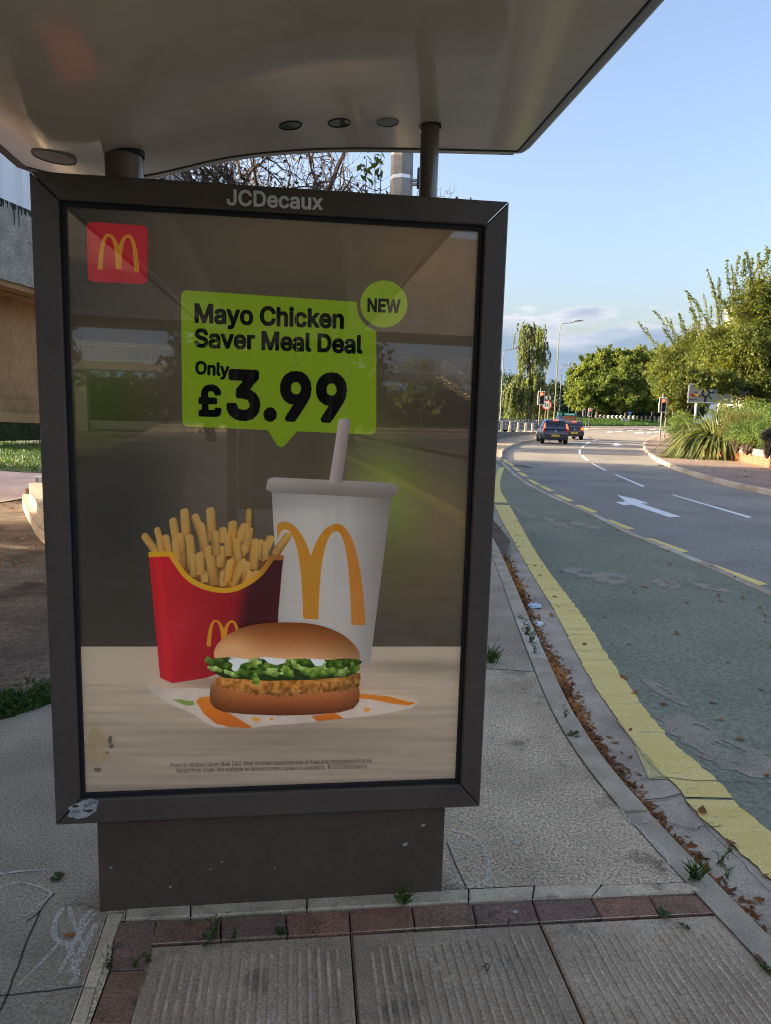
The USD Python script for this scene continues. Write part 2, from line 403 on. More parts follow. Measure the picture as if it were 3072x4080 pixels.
MAT('roof_edge', [(0.3, (0.16, 0.17, 0.165)), (0.7, (0.25, 0.26, 0.25))], 5, 8, 0.4, 0.1, 30, 0.5, fine=(70, 0.15))
PLAIN('gasket', (0.008, 0.008, 0.009), 0.6)
MAT('frame_paint', [(0.35, (0.0744, 0.0553, 0.0412)), (0.65, (0.0940, 0.0716, 0.0539))], 3, 8, 0.42, 0.06, 400, 0.35, fine=(40, 0.1), patch=((0.1422, 0.1066, 0.0792), 5.0, 0.68, 0.80))
MAT('plinth_paint', [(0.35, (0.0744, 0.0522, 0.0359)), (0.65, (0.0935, 0.0667, 0.0470))], 3, 8, 0.55, 0.06, 300, 0.3, fine=(40, 0.12), patch=((0.6375, 0.5307, 0.4301), 22.0, 0.775, 0.785))
PLAIN('chipped', (0.42, 0.41, 0.39), 0.6)
MAT('post_bronze', [(0.3, (0.13, 0.10, 0.078)), (0.7, (0.18, 0.14, 0.11))], 4, 8, 0.27, 0.04, 60, 0.6, metallic=0.35)
PLAIN('letter_grey', (0.66, 0.645, 0.60), 0.5)
PLAIN('black_plastic', (0.012, 0.012, 0.013), 0.45)
PLAIN('rubber', (0.018, 0.018, 0.018), 0.8)
PLAIN('galvanised', (0.42, 0.42, 0.40), 0.45, metallic=0.5)
MAT('pole_green', [(0.3, (0.13, 0.12, 0.07)), (0.7, (0.18, 0.165, 0.10))], 6)
PLAIN('pole_grey', (0.16, 0.155, 0.145), 0.5)
PLAIN('pole_dark', (0.03, 0.035, 0.035), 0.5)
PLAIN('strap_steel', (0.75, 0.75, 0.74), 0.3, metallic=0.4)
MAT('column_concrete', [(0.3, (0.24, 0.22, 0.19)), (0.7, (0.36, 0.335, 0.29))], 7, 8, 0.9, 0.5, 80, fine=(90, 0.3), patch=((0.05, 0.045, 0.04), 30, 0.70, 0.73))
PLAIN('sign_white', (0.62, 0.64, 0.64), 0.4)
PLAIN('sign_red', (0.45, 0.018, 0.018), 0.4)
PLAIN('sign_black', (0.014, 0.014, 0.016), 0.5)
PLAIN('sign_blue', (0.03, 0.14, 0.42), 0.4)
PLAIN('sign_grey', (0.20, 0.225, 0.225), 0.6)
PLAIN('brown_panel', (0.25, 0.10, 0.04), 0.5)
PLAIN('hoarding_green', (0.035, 0.30, 0.20), 0.5)
PLAIN('light_red', (1.0, 0.075, 0.03), 0.4, emit=1.1)
PLAIN('light_red_far', (1.0, 0.07, 0.035), 0.4, emit=0.9)
PLAIN('brake_red', (1.0, 0.085, 0.025), 0.3, emit=0.75)
PLAIN('tail_red_dim', (0.30, 0.012, 0.010), 0.25)
PLAIN('lens_dark', (0.012, 0.014, 0.012), 0.25)
PLAIN('car_paint_blue', (0.040, 0.056, 0.092), 0.25, 0.6, 0.35, coat=0.8)
PLAIN('car_paint_grey', (0.060, 0.060, 0.070), 0.25, 0.6, 0.35, coat=0.8)
PLAIN('car_glass', (0.012, 0.014, 0.018), 0.06, 0.6)
PLAIN('car_bumper', (0.028, 0.031, 0.038), 0.4)
PLAIN('plate_yellow', (0.72, 0.52, 0.06), 0.4)
PLAIN('chrome', (0.6, 0.6, 0.62), 0.15, metallic=1.0)
PLAIN('tyre', (0.016, 0.016, 0.017), 0.8)
MAT('rail_cream', [(0.3, (0.50, 0.44, 0.33)), (0.7, (0.62, 0.55, 0.42))], 5)
PLAIN('rail_grey', (0.30, 0.30, 0.29), 0.5, metallic=0.3)
MAT('parapet', [(0.3, (0.13, 0.115, 0.10)), (0.7, (0.20, 0.18, 0.155))], 3, 8, 0.9, 0.4, 30)
MAT('far_parapet', [(0.3, (0.11, 0.12, 0.125)), (0.7, (0.16, 0.168, 0.17))], 2)
for k, c in enumerate(((0.33, 0.095, 0.045), (0.39, 0.115, 0.055), (0.29, 0.088, 0.048))):
    MAT(f'wall_brick_{k}', c, 12, fine=(50, 0.2))
MAT('mortar', (0.42, 0.33, 0.26), 10)
MAT('coping', [(0.3, (0.15, 0.142, 0.125)), (0.7, (0.23, 0.22, 0.195))], 4, 8, 0.9, 0.3, 40)
MAT('soil', (0.05, 0.038, 0.026), 8)
MAT('bark', [(0.3, (0.045, 0.035, 0.026)), (0.7, (0.10, 0.082, 0.062))], 8, 6, 0.9, 0.6, 30, stretch=(1, 1, 0.25))
MAT('twig', [(0.3, (0.060, 0.042, 0.030)), (0.7, (0.115, 0.075, 0.05))], 4)
MAT('render_cream', [(0.3, (0.60, 0.53, 0.42)), (0.7, (0.68, 0.61, 0.50))], 1.0)
PLAIN('window_dark', (0.03, 0.035, 0.04), 0.08, 0.6)
PLAIN('roof_slate', (0.06, 0.06, 0.065), 0.7)
LEAF('leaf_front', (0.0774, 0.1049, 0.0180), (0.1800, 0.2021, 0.0315), (0.3204, 0.3062, 0.0558), 0.6, 0.38)
LEAF('leaf_plane', (0.0974, 0.1411, 0.0280), (0.2318, 0.2734, 0.0520), (0.4390, 0.4371, 0.0960), 0.25, 0.35)
LEAF('leaf_dark', (0.021, 0.044, 0.021), (0.039, 0.072, 0.031), (0.072, 0.111, 0.046), 0.3, 0.25)
LEAF('leaf_willow', (0.108, 0.141, 0.053), (0.208, 0.250, 0.092), (0.375, 0.392, 0.159), 0.35, 0.4)
LEAF('leaf_hedge', (0.023, 0.044, 0.016), (0.046, 0.078, 0.026), (0.098, 0.124, 0.039), 1.0, 0.25)
LEAF('leaf_ivy', (0.030, 0.055, 0.014), (0.065, 0.100, 0.022), (0.13, 0.16, 0.035), 1.0, 0.4, 0.35)
LEAF('leaf_shrub', (0.093, 0.099, 0.027), (0.191, 0.184, 0.052), (0.320, 0.290, 0.093), 0.9, 0.35)
LEAF('leaf_bush', (0.072, 0.123, 0.029), (0.160, 0.239, 0.052), (0.275, 0.362, 0.080), 0.9, 0.35)
LEAF('leaf_dry', (0.035, 0.032, 0.028), (0.07, 0.06, 0.05), (0.11, 0.09, 0.07), 1.5, 0.1)
LEAF('leaf_flax', (0.065, 0.087, 0.029), (0.196, 0.210, 0.065), (0.392, 0.362, 0.138), 1.1, 0.25, 0.4)
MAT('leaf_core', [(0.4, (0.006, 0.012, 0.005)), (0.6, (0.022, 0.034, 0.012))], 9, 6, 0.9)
LEAF('grass', (0.030, 0.070, 0.014), (0.065, 0.130, 0.026), (0.13, 0.19, 0.05), 1.2, 0.35)
LEAF('weed', (0.048, 0.093, 0.020), (0.093, 0.162, 0.034), (0.170, 0.238, 0.051), 3.0, 0.35)
LEAF('dead_leaf', (0.2113, 0.0816, 0.0220), (0.6125, 0.2532, 0.0528), (0.8400, 0.5472, 0.1309), 6.0, 0.2, 0.7)
LEAF('dead_leaf_brown', (0.090, 0.053, 0.027), (0.225, 0.128, 0.053), (0.480, 0.285, 0.105), 4.0, 0.15, 0.8)
PRINT('print')
PLAIN('print_black', (0.016, 0.017, 0.022), 0.5, 0.1)
M['glass'] = usdkit.material(stage, '/World/Looks/glass', {'t': ('transparent_bsdf', {'color': (0.96, 0.97, 0.96)}), 'g': ('glossy_bsdf', {'color': (1, 1, 1), 'roughness': 0.012}),
    'f': ('fresnel', {'IOR': 1.55}), 'k': ('math', {'math_type': 'multiply', 'value2': 1.05, 'use_clamp': True}), 'm': ('mix_closure', {})},
    [('f.fac', 'k.value1'), ('k.value', 'm.fac'), ('t.BSDF', 'm.closure1'), ('g.BSDF', 'm.closure2')], surface='m.closure')

# ---------------------------------------------------------------- the bus stop's own axes
P1 = G(217, 1970); P2 = G(955, 1927)
AX = (P2 - P1) / np.linalg.norm(P2 - P1)          # along the panel, left to right
BX = np.array([-AX[1], AX[0]])                    # away from the camera
PANEL_RZ = math.atan2(AX[1], AX[0])
NF = np.array([AX[1], -AX[0], 0.0])               # towards the camera

def S(a, b, z):
    """Stop axes (a along the panel, b beyond it) to world."""
    p = P1 + AX * a + BX * b
    return np.array([p[0], p[1], z])

def SV(v):
    v = np.asarray(v, float)
    return np.column_stack([P1[0] + AX[0] * v[:, 0] + BX[0] * v[:, 1], P1[1] + AX[1] * v[:, 0] + BX[1] * v[:, 1], v[:, 2]])

def onplane(px, py, b):
    """(a, z) of the upright plane at depth b that the photograph shows at (px, py)."""
    px = np.asarray(px, float); py = np.asarray(py, float)
    d = FWD + EX * ((px - CX) / F_PX)[..., None] + EY * ((py - CY) / F_PX)[..., None]
    o = S(0, b, 0)
    t = ((o - EYE) @ NF) / (d @ NF)
    p = EYE + t[..., None] * d
    q = p[..., :2] - P1
    return np.stack([q @ AX, p[..., 2]], -1)

# ---------------------------------------------------------------- ground
HORIZON = 1500.0
xs = np.r_[-1500, -600, -250, -120, -60, -30, -12, 0, 12, 30, 60, 120, 250, 600, 1500]
single('ground', sheet([(-1500, -1500), (1500, -1500), (1500, 1500), (-1500, 1500)], -0.62), 'far_ground', 'dull green ground stretching away to the horizon', 'ground', kind='structure')

# near kerb line: outer (road) edge and back edge, from the camera outwards
kerb_out_px = [(1666, 2013), (1615, 1960), (1577, 1908), (1529, 1865), (1466, 1807), (1394, 1735), (1354, 1714 - 12), (1297, 1649), (1259, 1580), (1213.5, 1470), (1156, 1351.6), (1110.5, 1244.8), (1066.6, 1157)]
kerb_back_px = [(1658, 2099), (1605, 2042), (1557, 1970), (1533, 1927), (1490, 1884), (1437, 1831), (1362, 1752), (1293, 1676), (1244, 1618), (1213, 1542), (1177, 1458.5), (1133, 1347.8), (1099, 1267.7), (1064, 1176)]
far_kerb_px = [(1073.8, 994), (1086, 986.5), (1087.5, 974), (1098.5, 964.5), (1123, 956), (1170, 946.5), (1228, 937)]
ko = [tuple(G(*q)) for q in kerb_out_px]
kb = [tuple(G(*q)) for q in kerb_back_px]
fk = [tuple(G(*q)) for q in far_kerb_px]
behind = [(4.6, -60), (4.2, -30), (3.4, -10), (2.6, -4), (1.9, -0.6), (1.45, 1.2)]
kerb_outer = smoothline(behind + ko + [(1.62, 13.0), (2.35, 19.0)] + fk, 0.25)
from scipy.ndimage import gaussian_filter1d
kerb_outer = np.column_stack([gaussian_filter1d(kerb_outer[:, 0], 2.2, mode='nearest'), kerb_outer[:, 1]])
kerb_outer = kerb_outer[np.r_[True, np.linalg.norm(np.diff(kerb_outer, axis=0), axis=1) > 1e-4]]
KW = 0.135
kerb_inner = offset(kerb_outer, KW)
far_end = kerb_outer[-1]

road_right_px = [(1666, 1071.5), (1588, 1054.5), (1515, 1034.6), (1461, 1016.5), (1425, 1000), (1403, 985), (1391, 972), (1389.5, 962), (1397, 953), (1421, 942), (1452, 931), (1480, 926)]
rr = [tuple(G(*q, -0.1)) for q in road_right_px]
right_kerb = smoothline([(8.5, -60), (8.3, -20), (8.2, 0), (8.2, 9)] + rr, 0.3)

rp = np.vstack([kerb_outer + 0, right_kerb[::-1]])
road_poly = sg.Polygon(np.vstack([kerb_outer, [(30, 150), (60, 156)], [(75, 150), (48, 92)], right_kerb[::-1]])).buffer(0)
round_road = sg.Polygon([tuple(far_end), (5, 120), (-30, 165), (20, 205), (120, 205), (150, 120), (60, 85)] + [tuple(right_kerb[-1])]).buffer(0)
road_all = road_poly.union(round_road).buffer(0.01)
road = Thing('road', label='worn grey asphalt road curving away to the right', cat='road', kind='structure')
road.add('surface', sheet(road_all, -0.1), 'asphalt', local=False)

# bus lane, gutter, yellow line
strip_px = [(1666, 1283), (1557, 1233.4), (1476.8, 1199), (1431, 1180), (1362, 1153), (1297.5, 1119), (1236, 1092), (1153, 1052.7), (1110, 1023.8), (1084.6, 998)]
st = [tuple(G(*q, -0.1)) for q in strip_px]
strip = smoothline([(5.6, -60), (4.75, -20), (4.1, 0)] + st[:-1] + [tuple(G(1086, 1000, -0.1))], 0.4)
yl_left_px = [(1537.8, 1789.6), (1473, 1714), (1412, 1653), (1331.8, 1554), (1259, 1439), (1198, 1321), (1129.6, 1206.7), (1068.6, 1092), (1066, 1060), (1071, 1031), (1079, 1010)]
yl_right_px = [(1648.4, 1786.5), (1564.5, 1702.6), (1476.7, 1626), (1412, 1557.7), (1316.5, 1424), (1259.3, 1332.6), (1164, 1202.9), (1103, 1096), (1082, 1060), (1082, 1035), (1090, 1010)]
yll = [tuple(G(*q, -0.1)) for q in yl_left_px]; ylr = [tuple(G(*q, -0.1)) for q in yl_right_px]
yL = smoothline([(5.2, -60), (4.6, -30), (3.6, -10), (2.75, -3), (1.75, 1.2)] + yll, 0.06)
yR = smoothline([(5.6, -60), (5.0, -30), (4.0, -10), (3.1, -3), (2.0, 1.35)] + ylr, 0.06)
lane_poly = sg.Polygon(np.vstack([yL, strip[::-1]])).buffer(0)
lane = Thing('bus_lane', label='dull green bus lane with worn patches beside the yellow line', cat='bus lane', kind='structure')
lane.add('surface', sheet(lane_poly, -0.096), 'bus_lane_green', local=False)
gut_poly = sg.Polygon(np.vstack([kerb_outer[kerb_outer[:, 1] < 26], yL[::-1]])).buffer(0)
gut = Thing('gutter', label='stained concrete gutter between the kerb and the yellow line', cat='gutter', kind='structure')
gut.add('channel', sheet(gut_poly, -0.097), 'gutter_concrete', local=False)

def ragged(line, amp, seed, step_noise=18.0):
    p = np.column_stack([line * step_noise, np.full(len(line), seed)])
    k = (meshkit.fbm(p, 4, seed) - 0.5) * 2 * amp
    return offset(line, 0) + k[:, None] * np.column_stack([np.ones(len(line)), np.zeros(len(line))])
yLr = ragged(smoothline(yL, 0.02), 0.013, 3, 26.0); yRr = ragged(smoothline(yR, 0.02), 0.017, 9, 26.0)
near = lambda l, a, b: l[(l[:, 1] > a) & (l[:, 1] < b)]
cut0 = 10.9
for a, b in ((-60, 3.02), (3.028, 13.45), (13.8, 40)):
    poly = sg.Polygon(np.vstack([near(yLr, a, b), near(yRr, a, b)[::-1]])).buffer(0)
    lane.add('yellow_line', sheet(poly, -0.091), 'yellow_paint', local=False)
# an older, paler strip of line beside the new one
old = sg.Polygon(quadpts((1374, 1617), (1392, 1622), (1412, 1652), (1444, 1684), (1404, 1686), (1388, 1650), z=-0.1)).buffer(0.004)
lane.add('old_yellow_line', sheet(old, -0.0925), 'yellow_paint_old', local=False)
pale = smoothline([tuple(G(*q, -0.1)) for q in ((1335, 1560), (1368, 1602), (1400, 1645), (1436, 1683))], 0.03)
lane.add('paint_edge', sheet(sg.LineString(pale).buffer(0.006), -0.0895), 'yellow_paint_old', local=False)
# cracks across the gutter and line
def crack(px, w, z, seed, mat='joint_dirt', holder=None):
    l = resample([G(*q, -0.1) for q in px], 0.03)
    k = (meshkit.fbm(np.column_stack([l * 14, np.full(len(l), seed)]), 4, seed) - 0.5)
    l = l + np.column_stack([k, -k]) * 0.05
    return sheet(sg.LineString(l).buffer(w), z)
for i, (px, w) in enumerate((([(1386, 1690), (1412, 1688), (1450, 1686), (1560, 1692), (1666, 1697)], 0.006), ([(1400, 1735), (1440, 1728), (1478, 1722)], 0.010), ([(1440, 1783), (1500, 1797), (1560, 1790)], 0.006), ([(1473, 1716), (1500, 1760), (1560, 1830), (1612, 1880), (1666, 1935)], 0.0045))):
    gut.add('crack', crack(px, w * .35, -0.0885, 20 + i), 'joint_dirt', local=False)
# bare worn patches of the green surfacing (tyre and spill shapes)
def blob(cx, cy, rx, ry, seed, n=48, rot=0.0, fr=2.2):
    t = np.linspace(0, 2 * np.pi, n, endpoint=False)
    k = 0.55 + 0.9 * meshkit.fbm(np.column_stack([np.cos(t) * fr + 9, np.sin(t) * fr, np.full(n, seed * 3.1)]), 4, seed)
    x, y = rx * k * np.cos(t), ry * k * np.sin(t)
    c, s = math.cos(rot), math.sin(rot)
    return sg.Polygon(np.column_stack([cx + x * c - y * s, cy + x * s + y * c])).buffer(0)
MAT('bare_patch', [(0.3, (0.2398, 0.2101, 0.1549)), (0.7, (0.3806, 0.3060, 0.2305))], 5, 9, 0.9, 0.8, 60, fine=(95, 0.55))
wp_ = []
for i, (px, py, rx, ry, rot) in enumerate(((1258, 1238, .16, .32, .5), (1320, 1250, .17, .30, -.3), (1200, 1128, .10, .5, 0.1), (1265, 1135, .14, .42, .3), (1440, 1262, .13, .2, 0), (1535, 1270, .1, .22, 0.6), (1432, 1495, .05, .24, .25), (1545, 1610, .13, .36, .55), (1500, 1575, .1, .2, .3), (1590, 1650, .10, .18, 0.9), (1135, 1110, .08, .6, .1))):
    x, y = G(px, py, -0.1)
    wp_.append(blob(x, y, rx, ry, 40 + i, 120, rot, 9.0).difference(blob(x + rx * .3, y, rx * .4, ry * .3, 140 + i, 40, rot)))
for q in polys(shapely.union_all(wp_)):
    lane.add('worn_patch', sheet(q, -0.0935), 'bare_patch', local=False)

# concrete strip between bus lane and carriageway, in separate stones, and the dashed yellow line
sl = resample(strip[(strip[:, 1] > 5.2)], 1.0)
for i in range(len(sl) - 1):
    a, b = sl[i], sl[i + 1]
    t = (b - a) / np.linalg.norm(b - a); n = np.array([t[1], -t[0]])
    q = sg.Polygon([a + t * .006 - n * .07, b - t * .006 - n * .07, b - t * .006 + n * 0.05, a + t * .006 + n * 0.05])
    lane.add('channel_stone', slab(q, -0.14, -0.086 - 0.004 * RND.random(), 0.004), 'kerb_stone' if i % 3 else 'kerb_stone_pale', local=False)
dashes = [((1084.5, 993), (1091, 993), (1099.5, 999), (1093, 999)), ((1095.5, 1000), (1103, 1000), (1113, 1006.5), (1105, 1007)), ((1104.5, 1009.5), (1113.5, 1009.5), (1126.5, 1017), (1117, 1017.5)), ((1117, 1020.5), (1128, 1021), (1143.5, 1029.5), (1131, 1029.5)), ((1137, 1035), (1148.5, 1036.5), (1170, 1047), (1156, 1047)), ((1164, 1049.5), (1176, 1050), (1200, 1061.5), (1186, 1061.5)), ((1195, 1068), (1209, 1069), (1243, 1083), (1227, 1083.5)), ((1241, 1090.7), (1256, 1091.5), (1294, 1107), (1278, 1107.5)), ((1305, 1122), (1321, 1123.5), (1373, 1143.5), (1356, 1144)), ((1394.7, 1162), (1411, 1164), (1490, 1192), (1472, 1194)), ((1530, 1220), (1549, 1222), (1660, 1263), (1640, 1266))]
for d in dashes:
    road.add('yellow_dash', sheet(sg.Polygon(quadpts(*d, z=-0.1)), -0.0955), 'yellow_paint', local=False)
for a in (3.2, 0.6, -2.0, -4.6, -7.2):
    road.add('yellow_dash', sheet(sg.box(4.45, a, 4.6, a + 1.3), -0.0955), 'yellow_paint', local=False)
for d in [((1450, 1069), (1456, 1069), (1625, 1117.5), (1617, 1119.5)), ((1327, 1025), (1332, 1025), (1394.5, 1051), (1388, 1052)), ((1276.5, 1001), (1281, 1001), (1312, 1016.5), (1306.5, 1017)), ((1254, 983.5), (1260, 983.5), (1273, 995), (1267, 995.5)), ((1250.5, 971), (1256, 971), (1255, 981), (1250, 981)), ((1254.5, 968), (1260, 968), (1264.5, 962.5), (1259.5, 962.5)), ((1263.5, 959.8), (1268.5, 959.8), (1276, 954.5), (1270.5, 954.5)), ((1279.5, 953), (1283.5, 953), (1292, 949), (1287.5, 949))]:
    road.add('lane_dash', sheet(sg.Polygon(quadpts(*d, z=-0.1)), -0.095), 'white_paint', local=False)
for y in np.arange(5.5, -30, -4.5):
    road.add('lane_dash', sheet(sg.box(6.3, y, 6.4, y + 2.6), -0.095), 'white_paint', local=False)
arrow = sg.Polygon(quadpts((1333, 1069.5), (1372, 1078), (1402, 1088), (1384, 1088), (1472, 1117), (1446, 1118), (1365, 1090.5), (1348, 1092), (1329, 1085), (1345, 1084.5), (1352, 1083.5), z=-0.1)).buffer(0)
road.add('road_arrow', sheet(arrow, -0.095), 'white_paint', local=False)
arrow = sg.Polygon(quadpts((1319, 962.5), (1331, 957), (1348, 962.5), (1337, 961.8), (1334, 964.5), (1328, 964.5), (1328, 962), z=-0.1)).buffer(0)
road.add('road_arrow', sheet(arrow, -0.095), 'white_paint', local=False)
for d in [((1372, 934.5), (1392, 934.2), (1391, 935.6), (1371, 935.9)), ((1470, 935.2), (1500, 935), (1500, 936.4), (1470, 936.8)), ((1311, 933), (1322, 932.4), (1322, 933.7), (1311, 934.3)), ((1330, 931.5), (1345, 930.5), (1345, 931.6), (1330, 932.7)), ((1398, 935), (1409, 933.8), (1409, 935), (1398, 936.2)), ((1414, 933), (1425, 931.8), (1425, 933), (1414, 934.2)), ((1430, 930.8), (1442, 929.2), (1442, 930.2), (1430, 932)), ((1355, 929.8), (1368, 928.6), (1368, 929.6), (1355, 931)), ((1377, 929), (1386, 927.5), (1390, 929.2), (1380, 929.8)), ((1402, 927.6), (1416, 927), (1416, 928), (1402, 928.6))]:
    road.add('give_way_dash', sheet(sg.Polygon(quadpts(*d, z=-0.1)).buffer(0), -0.094), 'white_paint', local=False)
# drain grates
def grate(px):
    road.add('drain_grate', sheet(sg.Polygon(quadpts(*px, z=-0.1)), -0.0955), 'joint_dirt', local=False)
grate(((1107, 1004), (1134, 1006), (1152, 1010), (1150, 1011.5), (1112, 1006.5)))
grate(((1420, 1004), (1436, 1003.5), (1442, 1006), (1424, 1007)))

# ---------------------------------------------------------------- near footway
foot = Thing('footway', label='grey concrete and tarmac footway under the bus shelter', cat='pavement', kind='structure')
# paved strip in front of the panel: joints in survey pixels, left to right
top_y = lambda x: 1990 - (x - 269.6) * (1990 - 1929.5) / (1524 - 269.6)
b_top = [(337, 1988), (477, 1981), (616, 1972), (754, 1963), (888, 1955), (1020, 1950.5), (1150, 1944.5), (1277, 1940), (1402, 1934), (1524, 1929.5)]
b_bot = [(323, 2039), (477, 2030.5), (621, 2022), (758, 2014), (897, 2004), (1029.6, 1998), (1167, 1991), (1299, 1982.5), (1426, 1976), (1553, 1971)]
pave = []          # footprints cut out of the footway sheet
def stone(name, px, mat, top=0.0, gap=0.0024, jit=0.0015, holder=foot):
    poly = sg.Polygon(quadpts(*px)).buffer(0)
    pave.append(poly)
    q = poly.buffer(-gap, join_style=2)
    return holder.add(name, slab(q, -0.06, top + RND.uniform(-jit, jit), 0.004 if gap > .002 else 0.0008), mat, local=False)
for i in range(9):
    stone('paver_brick', (b_top[i], b_top[i + 1], b_bot[i + 1], b_bot[i]), f'red_paver_{(i * 2 + i // 3) % 3}', -0.001)
lb = [((250, 1990), (337, 1988), (323.4, 2093), (236.4, 2095)), ((236.4, 2095.5), (323, 2093.5), (279, 2212), (194, 2212)), ((194, 2212.5), (279, 2212.5), (228, 2345), (138, 2345))]
for i, q in enumerate(lb):
    stone('paver_brick', q, f'red_paver_{(i + 2) % 3}', -0.001)
e_top = [(272, 1964), (412, 1955.5), (663, 1938), (1012, 1920), (1155, 1913), (1300, 1912), (1481, 1906.5)]
e_bot = [(270, 1988.5), (412, 1982), (663, 1967), (1012, 1949.5), (1150, 1943), (1277, 1938.5), (1521, 1926)]
for i in range(len(e_top) - 1):
    stone('edging_stone', (e_top[i], e_top[i + 1], e_bot[i + 1], e_bot[i]), 'edging_stone', 0.003)
for q in (((232, 1974), (268, 1971), (209.6, 2133), (179, 2133)), ((179, 2134), (209, 2134), (186, 2214), (150, 2214)), ((150, 2215), (186, 2215), (130, 2345), (92, 2345))):
    stone('edging_stone', q, 'edging_stone', 0.002)
# ribbed slabs
def ribbed(px, mat, seed):
    poly = sg.Polygon(quadpts(*px)).buffer(0)
    pave.append(poly)
    q = poly.buffer(-0.004, join_style=2)
    base = slab(q, -0.06, 0.0 - 0.004, 0.004)
    path = foot.add('ribbed_slab', base, mat, local=False)
    # low ribs that run away from the camera, stopped short of the margin, worn in places
    inn = q.buffer(-0.03, join_style=2)
    x0, y0, x1, y1 = inn.bounds
    ribs = []
    pitch = 0.0275
    r2 = random.Random(seed)
    cc = np.array(inn.centroid.coords[0])
    for k in range(-80, 80):
        o = cc + AX * (k * pitch)
        line = sg.LineString([o - BX * 3, o + BX * 3]).intersection(inn)
        if line.is_empty or line.length < 0.05 or line.geom_type != 'LineString':
            continue
        a, b = np.array(line.coords[0]), np.array(line.coords[-1])
        if a @ BX > b @ BX:
            a, b = b, a
        b = b - BX * r2.uniform(0, 0.05)
        s = 0.0; L = np.linalg.norm(b - a); u = (b - a) / L
        while s < L - 0.05:
            e = min(L, s + r2.uniform(0.05, 0.45))
            w = 0.0066
            p, r = a + u * s, a + u * e
            hh = r2.uniform(0.0018, 0.0042)
            z0 = -0.006
            v = []
            for pt in (p, r):
                for ww, zz in ((-w, z0), (-w * .55, -0.004 + hh), (w * .55, -0.004 + hh), (w, z0)):
                    v.append((*(pt + AX * ww), zz))
            ribs.append((np.array(v), tri(np.array([(0, 1, 5, 4), (1, 2, 6, 5), (2, 3, 7, 6), (0, 3, 2, 1), (4, 5, 6, 7)]))))
            s = e + r2.choice((0.0, 0.003, 0.01, 0.03))
    if ribs:
        foot.add('rib', join(ribs), mat.replace('ribbed_slab', 'rib_worn'), parent=path, local=False, kind='stuff')
ribbed(((323.5, 2041), (758, 2015), (775, 2240), (268, 2240)), 'ribbed_slab_0', 1)
ribbed(((758.5, 2015), (1167, 1992), (1278, 2240), (775.5, 2240)), 'ribbed_slab_2', 2)
ribbed(((1167.5, 1992), (1553, 1972), (1666 + 60, 2112 + 60), (1666 + 90, 2240), (1278.5, 2240)), 'ribbed_slab_1', 3)
ribbed(((268, 2241), (775, 2241), (800, 2600), (150, 2600)), 'ribbed_slab_1', 4)
ribbed(((775.5, 2241), (1278, 2241), (1440, 2600), (800.5, 2600)), 'ribbed_slab_0', 5)
# plain pavers to the left of the edging
for q in (((84, 1970), (85.5, 1970), (14, 2150), (12, 2150), (-60, 2120), (0, 2000)), ((86, 1971), (150, 1938), (230, 1972), (176, 2132), (14, 2150)), ((13.4, 2150.5), (176, 2132.5), (148, 2212), (-30, 2230)), ((-62, 2121), (11.5, 2151), (-32, 2230), (-160, 2240)), ((-32, 2232), (147, 2214), (90, 2345), (-120, 2360))):
    stone('paving_slab', q, 'small_paver', 0.0, 0.0004, 0.0)

joint_px = [(1046, 1445), (1110, 1448), (1171, 1453.5)]
jl = [G(*q) for q in joint_px]
inner_line = kerb_inner[(kerb_inner[:, 1] < 26.5)]
whole = sg.Polygon(np.vstack([[(-3.4, -60)], inner_line, [(2.0, 27), (0.5, 20), (-0.6, 9), (-0.75, 4.4)], [tuple(G(160, 1500)), tuple(G(105, 1522)), tuple(G(0, 1556)), tuple(G(-300, 1640)), (-3.4, 2.6)]])).buffer(0)
holes = shapely.union_all(pave)
split_y = jl[0][1] - 0.02
left_cut = sg.Polygon([(-40, -60), (S(-0.03, -0.3, 0)[0], -60), tuple(S(0.02, 0.0, 0)[:2]), tuple(S(0.3, 0.12, 0)[:2]), (0.1, 4.5), (-40, 4.5)])
far_half = sg.Polygon([tuple(jl[0] - (jl[2] - jl[0]) * 8), tuple(jl[0]), tuple(jl[2]), tuple(jl[2] + (jl[2] - jl[0]) * 2), (8, 40), (-12, 40)])
net = whole.difference(holes)
foot.add('tarmac', sheet(net.intersection(left_cut), 0.0), 'left_tarmac', local=False)
foot.add('concrete', sheet(net.difference(left_cut).difference(far_half), 0.0005), 'footway_concrete', local=False)
foot.add('tarmac', sheet(net.difference(left_cut).intersection(far_half).buffer(-0.002), 0.0), 'footway_tarmac', local=False)
foot.add('bed', sheet(whole, -0.03), 'joint_dirt', local=False)
l = sg.LineString([tuple(G(*q)) for q in ((966, 1822), (985, 1870), (1010, 1922))]).buffer(0.0025)
foot.add('crack', sheet(l, 0.0015), 'joint_dirt', local=False)
l = sg.LineString(smoothline([tuple(G(*q)) for q in ((1046, 1445), (1110, 1448), (1171, 1454))], 0.05)).buffer(0.0035)
foot.add('crack', sheet(l, 0.0015), 'joint_dirt', local=False)
l = sg.LineString(smoothline([tuple(q) for q in offset(kerb_outer, KW + 0.004)[(kerb_outer[:, 1] > 0.5) & (kerb_outer[:, 1] < 10)]], 0.1)).buffer(0.0025)
foot.add('crack', sheet(l, 0.0022), 'joint_dirt', local=False)
for pxs in ([(86, 1969), (60, 2032), (36, 2094), (14, 2152), (-10, 2210)], [(-20, 2155), (60, 2146), (120, 2139), (178, 2132)], [(120, 1930), (100, 1950), (84, 1972), (60, 1990)]):
    l = smoothline([G(*q) for q in pxs], .03); k = meshkit.fbm(np.column_stack([l * 25, l[:, :1] * 0]), 3, 2) - .5
    foot.add('crack', sheet(sg.LineString(l + k[:, None] * .008).buffer(.0028), 0.0009), 'joint_dirt', local=False)
